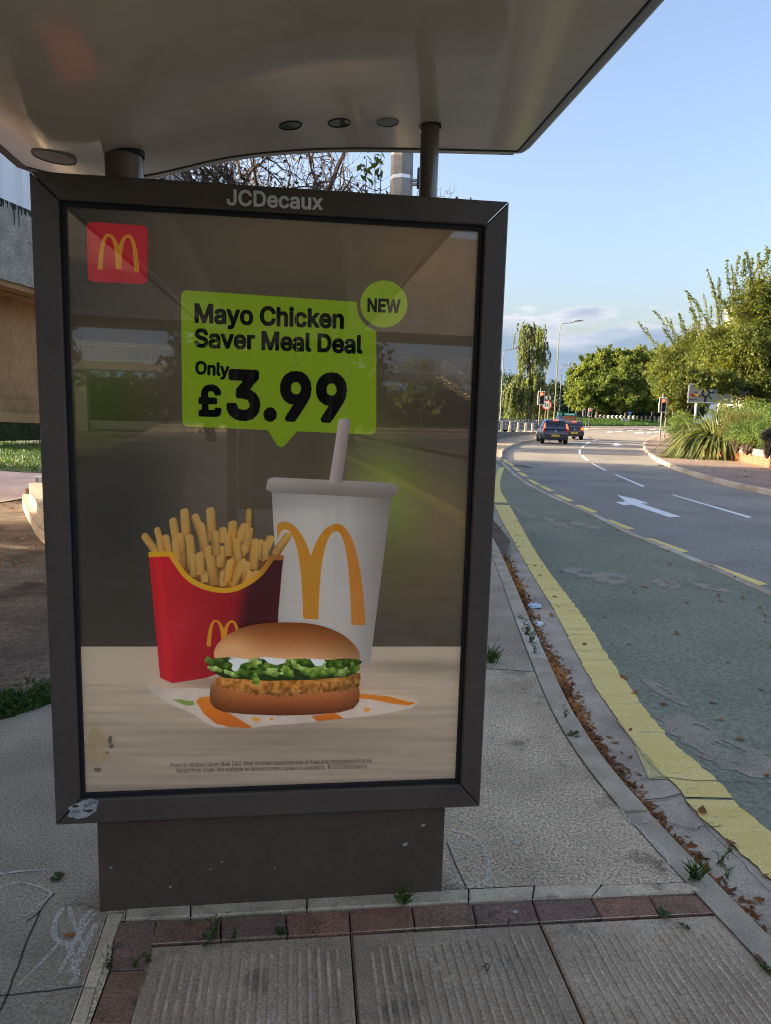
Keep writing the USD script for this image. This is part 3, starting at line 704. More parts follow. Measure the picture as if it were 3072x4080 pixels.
# chalk and paint scribbles
def scribble(pxs, w, seed):
    l = smoothline([G(*q) for q in pxs], 0.012)
    parts = []
    r2 = random.Random(seed)
    i = 0
    while i < len(l) - 2:
        n = r2.randint(3, 22)
        seg = l[i:i + n + 1]
        if len(seg) > 1:
            parts.append(sg.LineString(seg).buffer(w * r2.uniform(0.6, 1.1)))
        i += n + r2.choice((0, 0, 0, 1))
    return sheet(shapely.union_all(parts), 0.0012 + 0.0003 * seed)
for i, (pxs, w) in enumerate((
        ([(134, 1965), (120, 1990), (116, 2015), (128, 2035), (150, 2038), (170, 2020), (180, 1985), (196, 1968)], .007),
        ([(150, 1962), (158, 1990), (172, 2028), (186, 2060)], .007), ([(205, 1975), (186, 1998), (170, 2024), (150, 2060), (130, 2100)], .006),
        ([(206, 2000), (190, 2030), (172, 2072), (150, 2100), (168, 2080), (178, 2050), (160, 2095)], .010), ([(126, 2040), (100, 2070), (70, 2100), (40, 2130)], .006),
        ([(0, 1918), (40, 1908), (80, 1916), (110, 1930), (90, 1952), (70, 1970)], .005), ([(0, 1890), (40, 1884), (100, 1880)], .004),
        ([(150, 2045), (158, 2080), (165, 2110), (150, 2130)], .008),
        ([(975, 1795), (1020, 1808), (1044, 1832), (1055, 1865), (1054, 1890), (1048, 1912)], .006), ([(1335, 1740), (1360, 1775), (1388, 1795), (1400, 1815), (1420, 1825), (1440, 1850), (1445, 1872), (1440, 1888)], .0045))):
    foot.add('chalk_mark', scribble(pxs, w * 1.15, i), 'chalk', local=False)
# gum spots
for px, py, r in ((1117, 1822, .010), (1034, 1877, .006), (1113, 1972, .007), (932, 2075, .006), (1393, 1778, .007)):
    x, y = G(px, py)
    foot.add('gum_spot', sheet(blob(x, y, r, r, px % 17, 16), 0.004), 'chipped', local=False)

# kerbs: one stone after another
def kerb_run(name, line, width, side, z_top, z_bot, length, mats, y0, y1, label, batter=0.02, cat='kerb'):
    k = Thing(name, label=label, cat=cat, kind='structure')
    pts = resample(line, 0.1)
    L = int(round(length / 0.1)); i = 0; n = 0
    while i + 2 < len(pts):
        seg = pts[i:i + L + 1]
        if len(seg) > 1 and y0 < seg[0][1] < y1:
            o = offset(seg, 0.0); b = offset(seg, side * width); c = offset(seg, side * batter)
            t0 = (seg[1] - seg[0]) / np.linalg.norm(seg[1] - seg[0]) * 0.004
            v, f = [], []
            m_ = len(seg)
            dz = RND.uniform(-0.004, 0.004)
            for j in range(m_):
                sh = t0 if j == 0 else (-t0 if j == m_ - 1 else 0)
                y = seg[j][1]; h = float(hgt(y))
                bz = 0.012
                cc = c[j] + (b[j] - c[j]) * 0.1
                v += [(*(o[j] + sh), z_bot + h), (*(c[j] + sh), z_top - bz + dz + h), (*(cc + sh), z_top + dz + h), (*(b[j] + sh), z_top + dz + h), (*(b[j] + sh), z_bot + h)]
            for j in range(m_ - 1):
                for q in range(4):
                    f.append((j * 5 + q, j * 5 + q + 1, (j + 1) * 5 + q + 1, (j + 1) * 5 + q))
            f = tri(np.array(f))
            e = (m_ - 1) * 5
            f = np.vstack([f, [(0, 2, 1), (0, 3, 2), (0, 4, 3), (e, e + 1, e + 2), (e, e + 2, e + 3), (e, e + 3, e + 4)]])
            if side < 0:
                f = f[:, ::-1]
            k.add('kerb_stone', (np.array(v), f), mats[n % len(mats)], local=False)
            n += 1
        i += L
    return k
kerb_run('kerb', kerb_outer, KW, 1, 0.004, -0.15, 0.9, ['kerb_stone', 'kerb_stone', 'kerb_stone', 'kerb_stone_pale', 'kerb_stone'], -12, 200, 'grey stone kerb along the edge of the near footway')
kerb_run('kerb', right_kerb, 0.14, -1, 0.025, -0.15, 0.9, ['kerb_stone_pale', 'kerb_stone_pale', 'kerb_stone'], -6, 200, 'pale kerb stones along the far right side of the road')
# right footway
rk_in = offset(right_kerb, -0.14)
rfoot = sg.Polygon(np.vstack([rk_in, [(75, 150), (60, 85), (40, 45), (40, -60)]])).buffer(0)
rf = Thing('footway', label='brown tarmac footway beside the brick planter wall', cat='pavement', kind='structure')
MAT('right_tarmac', [(0.3, (0.197, 0.144, 0.110)), (0.7, (0.293, 0.216, 0.163))], 0.8, 8, 0.9, 0.6, 40, fine=(60, 0.35))
rf.add('surface', sheet(rfoot, 0.02), 'right_tarmac', local=False)
# footway beyond the stop, along the parapet
ki = kerb_inner[kerb_inner[:, 1] > 26.5]
lf = sg.Polygon(np.vstack([ki, [tuple(ki[-1] + (-3.0, 6)), (8.2, 62), (6.0, 45), (2.4, 33), (0.4, 27)]])).buffer(0)
lfoot = Thing('footway', label='narrow tarmac footway between the kerb and the railing', cat='pavement', kind='structure')
lfoot.add('surface', sheet(lf, 0.0), 'footway_tarmac', local=False)

# ---------------------------------------------------------------- advertising panel
def SM(mesh):
    v, f = arr(mesh)
    return SV(v), f

A0, A1, Z0, Z1 = -0.118, 1.211, 0.312, 2.206
I0, I1, J0, J1 = -0.045, 1.141, 0.393, 2.136
FB0, FB1 = -0.02, 0.14
panel = Thing('advertising_panel', (*P1, 0), label='dark grey upright poster case of the bus stop on a narrower plinth', cat='advertising panel')
out_c = [(A0, Z0), (A1, Z0), (A1, Z1), (A0, Z1)]; in_c = [(I0, J0), (I1, J0), (I1, J1), (I0, J1)]
for i in range(4):
    j = (i + 1) % 4
    q = sg.Polygon([out_c[i], out_c[j], in_c[j], in_c[i]]).buffer(-0.0008, join_style=2)
    q2 = q.buffer(-0.004, join_style=2)
    pts = [(a, FB0, z) for a, z in list(q2.exterior.coords)[:-1]] + [(a, b, z) for a, z in list(q.exterior.coords)[:-1] for b in (FB0 + 0.004, FB1)]
    panel.add('frame_bar', SM(hull(pts)), 'frame_paint', local=False)
panel.add('back_board', SM(box(I0 + .001, I1 - .001, 0.030, FB1 - .004, J0 + .001, J1 - .001)), 'black_plastic', local=False)
gr = sg.box(I0 + .0005, J0 + .0005, I1 - .0005, J1 - .0005).difference(sg.box(I0 + .012, J0 + .010, I1 - .012, J1 - .012))
panel.add('gasket', SM(extrude(gr, 0.012, lambda v: np.column_stack([v[:, 0], -0.006 + v[:, 2], v[:, 1]]))), 'gasket', local=False)
panel.add('glass_pane', SM(box(I0 + .002, I1 - .002, 0.0065, 0.0105, J0 + .002, J1 - .002)), 'glass', local=False)
panel.add('plinth', SM(cbox(-0.002, 1.099, 0.0, 0.12, -0.02, Z0 - 0.001, 0.003)), 'plinth_paint', local=False)
def lettering(text, p0, p1, cap_px, b, depth, grow=0.0, bold=True):
    """Raised letters from p0 to p1 (survey pixels of the baseline), standing depth proud of the plane b."""
    A, B = onplane(*p0, b), onplane(*p1, b)
    C0, C1 = onplane(p0[0], p0[1], b), onplane(p0[0], p0[1] - cap_px, b)
    g = text_poly(text, 1.0, grow, bold)
    x0, y0, x1, y1 = g.bounds
    w = np.linalg.norm(B - A); h = abs(C1[1] - C0[1])
    u = (B - A) / w; n = np.array([-u[1], u[0]])
    def to3(v):
        q = A[None] + ((v[:, 0] - x0) / (x1 - x0) * w)[:, None] * u + (v[:, 1] * h)[:, None] * n
        return SV(np.column_stack([q[:, 0], b - v[:, 2] * depth, q[:, 1]]))
    return extrude(g, 1.0, to3)
panel.add('lettering', lettering('JCDecaux', (490, 441.5), (697, 452.5), 32, FB0 - 0.0006, 0.0012, 0.012), 'letter_grey', local=False)
def chip(px, py, rx, ry, b, seed, name='paint_chip'):
    a, z = onplane(px, py, b)
    g = blob(a, z, rx, ry, seed, 40, 0.4)
    g = g.difference(blob(a + rx * .35, z - ry * .2, rx * .3, ry * .35, seed + 1, 20)).difference(blob(a - rx * .4, z + ry * .3, rx * .2, ry * .2, seed + 2, 20))
    panel.add(name, SM(extrude(g, 0.0006, lambda v: np.column_stack([v[:, 0], b - 0.0006 + v[:, 2] * 0.5, v[:, 1]]))), 'chipped', local=False)
chip(178, 1746, .050, .026, FB0, 71); chip(196, 1738, .022, .016, FB0, 72); chip(160, 1757, .020, .010, FB0, 74)
for i, (x, y, r) in enumerate(((915, 1783, .0045), (876, 1824, .0055), (240, 1874, .003), (368, 1916, .003), (455, 1878, .0022), (480, 1862, .002), (594, 1876, .002))):
    chip(x, y, r * 1.5, r, 0.0, 80 + i)

for i, (q0, q1) in enumerate((((862, 622), (936, 512)), ((258, 528), (345, 604)), ((640, 632), (640, 790)), ((345, 604), (420, 690)), ((190, 540), (240, 585)))):  # pale scratches, and one upright line that paints a faint highlight
    P_, Q_ = onplane(*q0, 0.0062), onplane(*q1, 0.0062)
    u = (Q_ - P_) / np.linalg.norm(Q_ - P_); n = np.array([-u[1], u[0]]) * 0.00035
    panel.add('glass_scratch', SM(hull([(a, b, z) for a, z in (P_ - n, P_ + n, Q_ - n, Q_ + n) for b in (0.0060, 0.0063)])), 'chipped', local=False)

# ---------------------------------------------------------------- the printed poster
PB = 0.022
poster = Thing('poster', (*P1, 0), label='printed burger meal advertisement behind the glass of the panel', cat='poster')
LIN = lambda c: np.where(c <= 0.04045, c / 12.92, ((c + 0.055) / 1.055) ** 2.4)
PRINT_GAIN = 1.62
layer = [0]

def mesh2d(poly, g):
    """Dense triangles of a flat shape with a grid of spacing g inside."""
    vs, fs, n = [], [], 0
    for p in polys(poly):
        p = p.simplify(0.15)
        rings = [np.array(r.coords) for r in [p.exterior, *p.interiors]]
        bd = np.vstack([resample(r, g * 0.6)[:-1] for r in rings])
        x0, y0, x1, y1 = p.bounds
        gx, gy = np.meshgrid(np.arange(x0, x1, g), np.arange(y0, y1, g))
        gx = gx + (np.arange(gx.shape[0]) % 2)[:, None] * g * 0.5
        pts = np.column_stack([gx.ravel(), gy.ravel()])
        inn = p.buffer(-g * 0.35)
        if not inn.is_empty and len(pts):
            pts = pts[shapely.contains_xy(inn, pts[:, 0], pts[:, 1])]
        else:
            pts = np.zeros((0, 2))
        a = np.vstack([bd, pts])
        d = Delaunay(a + np.random.default_rng(1).normal(0, 1e-5, a.shape))
        t = d.simplices
        c = a[t].mean(1)
        t = t[shapely.contains_xy(p.buffer(1e-6), c[:, 0], c[:, 1])]
        vs.append(a); fs.append(t + n); n += len(a)
    return np.vstack(vs), np.vstack(fs)

def ink(name, poly, color, g=8.0, parent=None):
    """One printed shape; survey pixels in, colour as an sRGB function of the pixel or a constant."""
    if not isinstance(poly, (sg.Polygon, sg.MultiPolygon)):
        poly = sg.Polygon(poly).buffer(0)
    v, f = mesh2d(poly, g)
    layer[0] += 1
    b = PB - 0.00022 * layer[0]
    uz = onplane(v[:, 0], v[:, 1], b)
    c = np.asarray(color(v[:, 0], v[:, 1]) if callable(color) else np.broadcast_to(np.array(color, float), (len(v), 3)), float)
    alb = LIN(np.clip(c, 0, 255) / 255.0) * PRINT_GAIN
    alb = np.clip(alb / np.maximum(1.0, alb.max(1, keepdims=True) / 0.86), 0.004, 0.86)
    w = SV(np.column_stack([uz[:, 0], np.full(len(v), b), uz[:, 1]]))
    e1, e2 = w[f[:, 1]] - w[f[:, 0]], w[f[:, 2]] - w[f[:, 0]]
    bad = (np.cross(e1, e2) @ NF) < 0
    f[bad] = f[bad][:, ::-1]
    return poster.add(name, (w, f), 'print', parent=parent, local=False, col=alb)

def G2(x, y, cx, cy, rx, ry):
    return np.exp(-((x - cx) / rx) ** 2 - ((y - cy) / ry) ** 2)[:, None]
def N2(x, y, s, seed=0, oct=4):
    return meshkit.fbm(np.column_stack([x * s, y * s, np.full(len(x), seed * 1.7)]), oct, seed)[:, None]
def lerp(a, b, t):
    return np.asarray(a, float) * (1 - t) + np.asarray(b, float) * t

corn = [(118, 426), (1056, 480), (996, 1707), (170, 1729)]
def backdrop(x, y):
    c = np.tile(np.array([[84., 76., 66.]]), (len(x), 1))
    for col, cx, cy, rx, ry, k in (((50, 48, 42), 180, 500, 160, 230, .8), ((104, 93, 80), 640, 520, 260, 110, .8), ((112, 92, 70), 930, 560, 130, 130, .8), ((92, 80, 72), 900, 690, 120, 70, .7),
                                   ((108, 100, 84), 235, 790, 110, 80, .8), ((72, 84, 40), 225, 885, 90, 90, .95), ((98, 88, 78), 500, 1010, 200, 130, .8), ((46, 43, 38), 240, 1120, 150, 190, .9),
                                   ((128, 142, 52), 838, 1060, 92, 130, .72), ((112, 118, 58), 920, 1130, 100, 110, .6), ((100, 108, 56), 880, 1230, 70, 80, .45), ((122, 92, 74), 960, 1130, 60, 130, .6), ((92, 76, 58), 900, 1270, 100, 90, .7),
                                   ((60, 54, 47), 330, 1330, 260, 100, .8), ((66, 60, 54), 940, 900, 110, 90, .6), ((66, 58, 52), 600, 1370, 500, 40, .6)):
        c = lerp(c, np.array(col, float), k * G2(x, y, cx, cy, rx, ry))
    return 128 * (np.clip(c, 0, 255) / 128 * 1.08) ** 1.17 * (0.97 + 0.06 * N2(x, y, 0.03, 3))
def tablec(x, y):
    t = np.clip((y - 1395) / 300, 0, 1)[:, None]
    c = lerp((206, 187, 166), (166, 150, 137), t ** 0.8)
    grain = meshkit.fbm(np.column_stack([x * 0.005, y * 0.42, x * 0]), 4, 5)[:, None]
    c = c * (0.86 + 0.26 * grain)
    c = lerp(c, (120, 104, 92), 0.55 * G2(x, y, 930, 1440, 140, 16))
    c = lerp(c, (120, 100, 92), 0.6 * G2(x, y, 470, 1478, 90, 18))
    c = lerp(c, (120, 104, 92), 0.35 * G2(x, y, 640, 1590, 260, 40))
    return lerp(c, (225, 208, 186), 0.5 * G2(x, y, 200, 1420, 160, 30))
whole_p = sg.Polygon(corn)
back = ink('backdrop', whole_p, backdrop, 9)
ink('table_top', whole_p.intersection(sg.box(0, 1397, 1700, 2000)), tablec, 6)

def rounded(pts, r):
    return sg.Polygon(pts).buffer(-r).buffer(r)
def arches(bl, br, h, thick=1.0):
    """A twin-arched letter m standing on the line bl-br with height h, in survey pixels."""
    def bez(p, n=14):
        p = np.array(p, float); t = np.linspace(0, 1, n)[:, None]
        return (1 - t) ** 3 * p[0] + 3 * t * (1 - t) ** 2 * p[1] + 3 * t * t * (1 - t) * p[2] + t ** 3 * p[3]
    w = 0.122 * thick
    o = np.vstack([bez([(0, 0), (.02, .52), (.10, 1.0), (.255, 1.0)]), bez([(.255, 1.0), (.36, 1.0), (.45, .86), (.5, .66)])])
    i = np.vstack([bez([(.5 - w * .55, .04), (.5 - w * .6, .55), (.375, .925), (.262, .925)]), bez([(.262, .925), (.18, .925), (w + .01, .5), (w, 0)])])
    L = np.vstack([o, np.column_stack([1 - o[::-1, 0], o[::-1, 1]]), np.column_stack([1 - i[::-1, 0], i[::-1, 1]]), i])
    bl, br = np.array(bl, float), np.array(br, float)
    u = br - bl; up = np.array([u[1] * 0.25, -1.0]); up = np.array([0.02 * 0, -1.0])
    return sg.Polygon(bl + L[:, :1] * u + L[:, 1:] * h * up).buffer(0)

logo = ink('logo_square', rounded([(187, 478), (320, 488), (318, 614), (190, 608)], 9), (176, 34, 46), 20)
ink('arches', arches((211, 582), (301, 586.5), 79), (214, 150, 46), 10, parent=logo)
lime = (136, 160, 38)
bub = shapely.union_all([rounded([(391, 626), (813, 655), (813, 939), (394, 921)], 12), sg.Polygon([(575, 922), (646, 926), (622, 955), (612, 966), (603, 966), (594, 955)]).buffer(-3).buffer(3)])
bub = bub.difference(sg.Point(828, 659).buffer(57))
bubble = ink('speech_bubble', bub, lambda x, y: lerp(lime, (130, 158, 34), N2(x, y, .01, 2)), 14)
badge = ink('round_badge', sg.Point(829.5, 656.5).buffer(51), lime, 14)

def words(text, p0, p1, cap_px, parent, grow=0.0, name='lettering'):
    layer[0] += 1
    b = PB - 0.00022 * layer[0]
    poster.add(name, lettering(text, p0, p1, cap_px, b, 0.0002, grow, bold=name != 'small_print'), 'print_black', parent=parent, local=False)
words('Mayo Chicken', (420.5, 695), (743, 708), 38, bubble, 0.036)
words('Saver Meal Deal', (420.5, 748), (783.5, 762), 37, bubble, 0.036)
words('Only', (421.5, 806.5), (495, 812), 26, bubble, 0.04)
words('£', (429, 896), (479, 897), 62, bubble, 0.036)
words('3.99', (489.5, 900), (749, 908), 97, bubble, 0.042)
words('NEW', (793.5, 672), (865, 675), 27, badge, 0.032)

# straw, cup
cup = ink('cup', [(587, 1060), (846, 1072), (800, 1430), (788, 1436), (700, 1440), (604, 1432), (600, 1300)], lambda x, y: (lambda u: lerp(lerp((178, 172, 171), (196, 190, 186), np.clip(1 - np.abs(u - .35) * 2, 0, 1)), (126, 116, 112), np.clip((u - .62) * 2.2, 0, 1) ** 1.3) * (1.0 - 0.22 * np.clip((1120 - y) / 90, 0, 1))[:, None])(np.clip((x - 590) / 250, 0, 1)[:, None]), 7)
ink('cup_lid', sg.Polygon([(581, 1036), (592, 1033), (850, 1045), (859, 1052), (858, 1064), (848, 1070), (846, 1075), (590, 1062), (576, 1056)]).buffer(2), lambda x, y: lerp((168, 158, 154), (132, 122, 117), np.clip((y - 1040) / 30, 0, 1)[:, None]) * (1.06 - 0.16 * np.clip((x - 600) / 250, 0, 1))[:, None], 6, parent=cup)
ink('straw', [(732, 906), (746, 904), (758, 907), (739, 1043), (711, 1042)], lambda x, y: lerp((196, 178, 178), (140, 124, 126), np.clip(((x - 712) - (1042 - y) * 0.155) / 27, 0, 1)[:, None]), 5, parent=cup)
bigm = arches((553, 1341), (790, 1351), 217, 1.05).intersection(sg.Polygon([(598, 1100), (850, 1100), (830, 1400), (603, 1400)]))
ink('arches', bigm, lambda x, y: lerp((218, 150, 34), (188, 118, 40), np.clip((x - 690) / 100, 0, 1)[:, None]), 9, parent=cup)

# fries: (tip, base, width) in survey pixels / 2.4576
cv = lambda p: (271.2 + 0.4069 * p[0], 1030.4 + 0.4069 * p[1])
FR = [((655, 170), (650, 270), 34), ((312, 170), (325, 330), 50), ((450, 165), (462, 340), 52), ((365, 200), (420, 350), 48), ((165, 270), (205, 410), 38), ((250, 220), (285, 430), 48), ((515, 270), (520, 350), 50),
      ((640, 250), (600, 340), 52), ((570, 235), (565, 410), 54), ((395, 245), (430, 430), 52), ((290, 300), (300, 480), 52), ((95, 305), (180, 420), 44), ((210, 310), (225, 420), 48), ((660, 270), (640, 380), 48), ((340, 310), (355, 490), 48),
      ((775, 315), (715, 440), 50), ((870, 300), (790, 415), 46), ((720, 335), (700, 420), 40), ((690, 330), (675, 490), 52), ((515, 370), (500, 480), 52), ((360, 415), (365, 530), 46), ((415, 500), (420, 560), 40), ((700, 500), (675, 560), 44), ((640, 370), (515, 530), 58), ((640, 450), (640, 570), 46), ((440, 370), (475, 575), 56), ((520, 500), (520, 580), 46), ((625, 435), (560, 580), 50), ((545, 300), (550, 420), 44), ((590, 330), (600, 440), 48), ((475, 290), (480, 420), 46), ((265, 330), (275, 440), 46), ((180, 330), (200, 430), 40), ((740, 350), (740, 440), 44), ((395, 400), (400, 520), 46), ((560, 440), (540, 560), 46), ((660, 500), (640, 570), 44)]
carton_front = [(321, 1196), (366, 1194), (372, 1199), (395, 1236), (415, 1256), (445, 1270), (478, 1276), (508, 1273), (536, 1261), (560, 1243), (580, 1218), (586, 1205), (613, 1203), (609, 1235), (600, 1340), (592, 1420), (480, 1452), (444, 1465), (372, 1476), (346, 1464)]
fries = ink('fries_carton', sg.Polygon([(330, 1200), (600, 1205), (560, 1290), (380, 1290)]).buffer(0), (112, 70, 26), 14)
for k, (t, bs, w) in enumerate(FR):
    t, bs = np.array(cv(t)), np.array(cv(bs)); w = w * 0.4069 / 2 * 1.10
    d = (bs - t) / np.linalg.norm(bs - t); n = np.array([-d[1], d[0]]) * w
    q = sg.Polygon([t - n * .80 + d * 1.0, t - n * .2 - d * 2.5, t + n * .80 + d * 1.5, bs + n, bs - n]).buffer(-4.5).buffer(4.5)
    def fc(x, y, t=t, d=d, n=n, w=w, k=k):
        s = ((x - t[0]) * n[0] + (y - t[1]) * n[1]) / w ** 2
        l = ((x - t[0]) * d[0] + (y - t[1]) * d[1]) / 70
        base = lerp((234, 194, 112), (202, 146, 62), np.clip(0.5 - 0.5 * s, 0, 1)[:, None] if k % 3 else np.clip(0.5 + 0.5 * s, 0, 1)[:, None])
        base = lerp(base, (150, 94, 34), np.clip(l - 0.25, 0, 1)[:, None] * 0.7)
        base = lerp(base, (240, 200, 128), np.clip(0.35 - l * 1.6, 0, 1)[:, None])
        base = base * (1 - 0.42 * np.clip(np.abs(s), 0, 1)[:, None] ** 4)
        return base * (0.88 + 0.24 * N2(x, y, .12, k)) * (0.86 + 0.18 * ((k * 37) % 10) / 10)
    ink('fry', q, fc, 5, parent=fries)
def redc(x, y):
    c = lerp((176, 32, 44), (140, 24, 36), np.clip((x - 360) / 170, 0, 1)[:, None])
    edge = 545 - (y - 1220) * 0.0
    dk = np.clip((x - (560 - (y - 1200) * 0.07)) / 14 + (0 * y), 0, 1)[:, None]
    c = lerp(c, (62, 18, 26), np.clip((x - (512 + (1300 - y) * 0.18)) / 26, 0, 1)[:, None] * 0.92)
    fold = np.exp(-((x - (430 + (1275 - y) * 0.55)) / 26.0) ** 2)[:, None] * np.clip((y - 1290) / 60, 0, 1)[:, None]
    c = lerp(c, (190, 48, 74), 0.35 * fold)
    return lerp(c, (196, 44, 52), 0.5 * np.exp(-((x - (340 + (y - 1200) * 0.09)) / 9.0) ** 2)[:, None])
cf = ink('carton_front', carton_front, redc, 6, parent=fries)
rim_line = sg.LineString(smoothline([(321, 1198), (366, 1197), (374, 1206), (398, 1240), (420, 1258), (448, 1270), (480, 1275.5), (510, 1271.5), (538, 1258), (562, 1240), (582, 1214), (588, 1205), (613, 1205)], 3)).buffer(5.6, cap_style=2)
ink('carton_rim', rim_line, lambda x, y: lerp((212, 170, 40), (150, 96, 40), np.clip((x - 520) / 80, 0, 1)[:, None]), 6, parent=fries)
ink('arches', arches((446.5, 1396), (521, 1399), 58).difference(sg.Polygon([(462, 1440), (478, 1395), (500, 1370), (540, 1355), (540, 1440)])), (226, 164, 40), 7, parent=fries)

# wrapper, burger
def px2(pts):
    return [cv(p) for p in pts]
wrap = sg.Polygon(px2([(110, 1087), (160, 1108), (240, 1122), (360, 1120), (440, 1125), (700, 1140), (1240, 1150), (1400, 1165), (1510, 1195), (1560, 1192), (1520, 1228), (1420, 1248), (1280, 1272), (1100, 1288), (900, 1312), (780, 1318), (660, 1334), (560, 1328), (480, 1330), (430, 1310), (370, 1262), (290, 1228), (200, 1190), (140, 1145)])).buffer(0)
wrapper = ink('wrapper', wrap, lambda x, y: lerp((206, 194, 184), (172, 160, 152), N2(x, y, .05, 8)) * (0.9 + 0.2 * N2(x, y, .018, 9, 2)), 6)
ori = lambda x, y: lerp((212, 140, 44), (184, 106, 34), np.clip((y - 1500) / 60, 0, 1)[:, None])
for q in ([(372, 1190), (400, 1168), (450, 1165), (520, 1240), (560, 1258), (680, 1334), (560, 1330), (480, 1310), (420, 1262)], [(985, 1270), (1110, 1252), (1165, 1285), (1020, 1298)], [(1243, 1142), (1330, 1152), (1440, 1172), (1545, 1200), (1500, 1214), (1420, 1204), (1300, 1180), (1238, 1176)]):
    ink('orange_stripe', sg.Polygon(px2(q)).buffer(0).intersection(wrap), ori, 8, parent=wrapper)
shade = sg.Polygon(px2([(450, 1190), (1240, 1190), (1270, 1230), (1150, 1275), (800, 1290), (520, 1275), (440, 1235)]))
heel = sg.Polygon(px2([(462, 1092), (452, 1112), (447, 1150), (450, 1195), (470, 1225), (520, 1248), (640, 1260), (820, 1267), (1000, 1262), (1140, 1250), (1210, 1230), (1240, 1195), (1244, 1140), (1235, 1100)])).buffer(0)
def bread(x, y, y0, y1, top, mid, low):
    t = np.clip((y - y0) / (y1 - y0), 0, 1)[:, None]
    c = np.where(t < .5, lerp(top, mid, t * 2), lerp(mid, low, t * 2 - 1))
    e = np.clip(np.abs((x - 617) / 162), 0, 1)[:, None]
    return c * (1 - 0.28 * e ** 5) * (0.95 + 0.10 * N2(x, y, .25, 4))
burger = ink('burger', heel, lambda x, y: bread(x, y, 1478, 1546, (196, 136, 82), (164, 96, 50), (98, 50, 24)), 5)
patty_t = [(474, 1075), (520, 1060), (640, 1070), (760, 1075), (900, 1070), (1040, 1060), (1180, 1045), (1245, 1042)]
patty_b = [(1251, 1080), (1240, 1110), (1190, 1130), (1120, 1135), (1060, 1142), (960, 1148), (860, 1160), (800, 1163), (740, 1152), (660, 1150), (600, 1130), (540, 1122), (500, 1112), (476, 1098)]
pb = []
for x, y in resample(np.array(patty_b, float), 9):
    pb.append((x + 7 * math.sin(x * .35 + y), y + 6 * math.sin(x * .21) + 4 * math.sin(x * .53)))
patty = sg.Polygon(px2(patty_t + pb)).buffer(1.5).buffer(-1.0)
def pat(x, y):
    n = N2(x, y, .16, 6, 5); n2 = N2(x, y, .45, 7, 3)
    c = lerp((146, 92, 32), (226, 172, 92), np.clip((n - .33) * 2.6, 0, 1))
    c = c * (0.78 + 0.44 * n2)
    t = np.clip((y - 1462) / 42, 0, 1)[:, None]
    return c * (1.06 - 0.42 * t ** 2) * (1 - 0.3 * np.clip((x - 690) / 90, 0, 1)[:, None])
ink('patty', patty, pat, 3.2, parent=burger)
crown = sg.Polygon(px2(list(map(tuple, smoothline([(473, 962), (470, 930), (490, 885), (540, 840), (620, 800), (720, 778), (840, 772), (960, 776), (1060, 796), (1150, 835), (1210, 885), (1240, 930), (1243, 968)], 8))) + [(1180, 962), (1080, 972), (960, 962), (860, 968), (740, 955), (640, 968), (560, 955)])).buffer(0)
def crownc(x, y):
    t = np.clip((y - 1344) / 82, 0, 1)[:, None]
    c = np.where(t < .45, lerp((100, 52, 24), (146, 84, 42), t / .45), lerp((146, 84, 42), (196, 142, 94), (t - .45) / .55))
    c = lerp(c, (222, 172, 118), 0.5 * G2(x, y, 500, 1400, 50, 34))
    c = c * (1 - 0.30 * np.clip((x - 640) / 140, 0, 1)[:, None] ** 1.5)
    return c * (0.97 + 0.06 * N2(x, y, .3, 5))
for q, seed in (([(480, 955), (560, 950), (660, 955), (650, 985), (600, 992), (590, 1022), (574, 1030), (562, 1015), (570, 990), (540, 978), (500, 980)], 1), ([(700, 950), (860, 955), (850, 985), (820, 1000), (780, 992), (740, 984)], 2), ([(960, 955), (1060, 965), (1050, 1000), (1010, 1008), (975, 985)], 3), ([(1090, 965), (1160, 960), (1140, 985), (1110, 985)], 4)):
    ink('mayonnaise', sg.Polygon(px2(q)).buffer(3).buffer(-1), lambda x, y: lerp((228, 224, 216), (190, 184, 172), N2(x, y, .12, 3)), 5, parent=burger)
bed = sg.Polygon(px2([(440, 985), (470, 968), (700, 972), (960, 975), (1235, 965), (1240, 1020), (1180, 1055), (1000, 1072), (760, 1078), (640, 1070), (520, 1062), (465, 1030)])).buffer(2)
ink('lettuce_bed', bed, lambda x, y: lerp((22, 38, 10), (54, 78, 22), N2(x, y, .14, 12)), 4, parent=burger)
leafc = [((52, 74, 22), (124, 150, 58)), ((34, 54, 14), (96, 124, 42)), ((84, 104, 38), (166, 182, 98)), ((28, 46, 12), (78, 104, 34))]
LF = [(455, 985, 34, 26, .3), (500, 975, 44, 30, -.4), (480, 1020, 34, 22, .2), (545, 1010, 42, 32, .3), (610, 1025, 38, 34, -.2), (640, 1000, 34, 30, .6), (690, 985, 46, 30, .4), (700, 1040, 60, 26, -.2), (690, 1075, 26, 30, 1.4), (760, 1010, 46, 34, .3), (790, 1035, 54, 26, .2), (830, 1000, 44, 30, -.5), (860, 1035, 40, 28, .3), (905, 985, 50, 32, -.3), (930, 1010, 46, 32, .5), (960, 985, 40, 28, .1), (985, 1035, 46, 30, .2), (1020, 1050, 50, 24, -.1), (1050, 1010, 44, 34, .3), (1085, 985, 34, 34, .9), (1100, 1030, 44, 30, -.3), (1140, 1000, 44, 34, .6), (1160, 1035, 44, 26, -.2), (1190, 985, 38, 32, .3), (1215, 1010, 32, 36, .8), (1225, 975, 24, 26, 0), (560, 1045, 34, 18, .3), (640, 1045, 40, 20, -.2)]
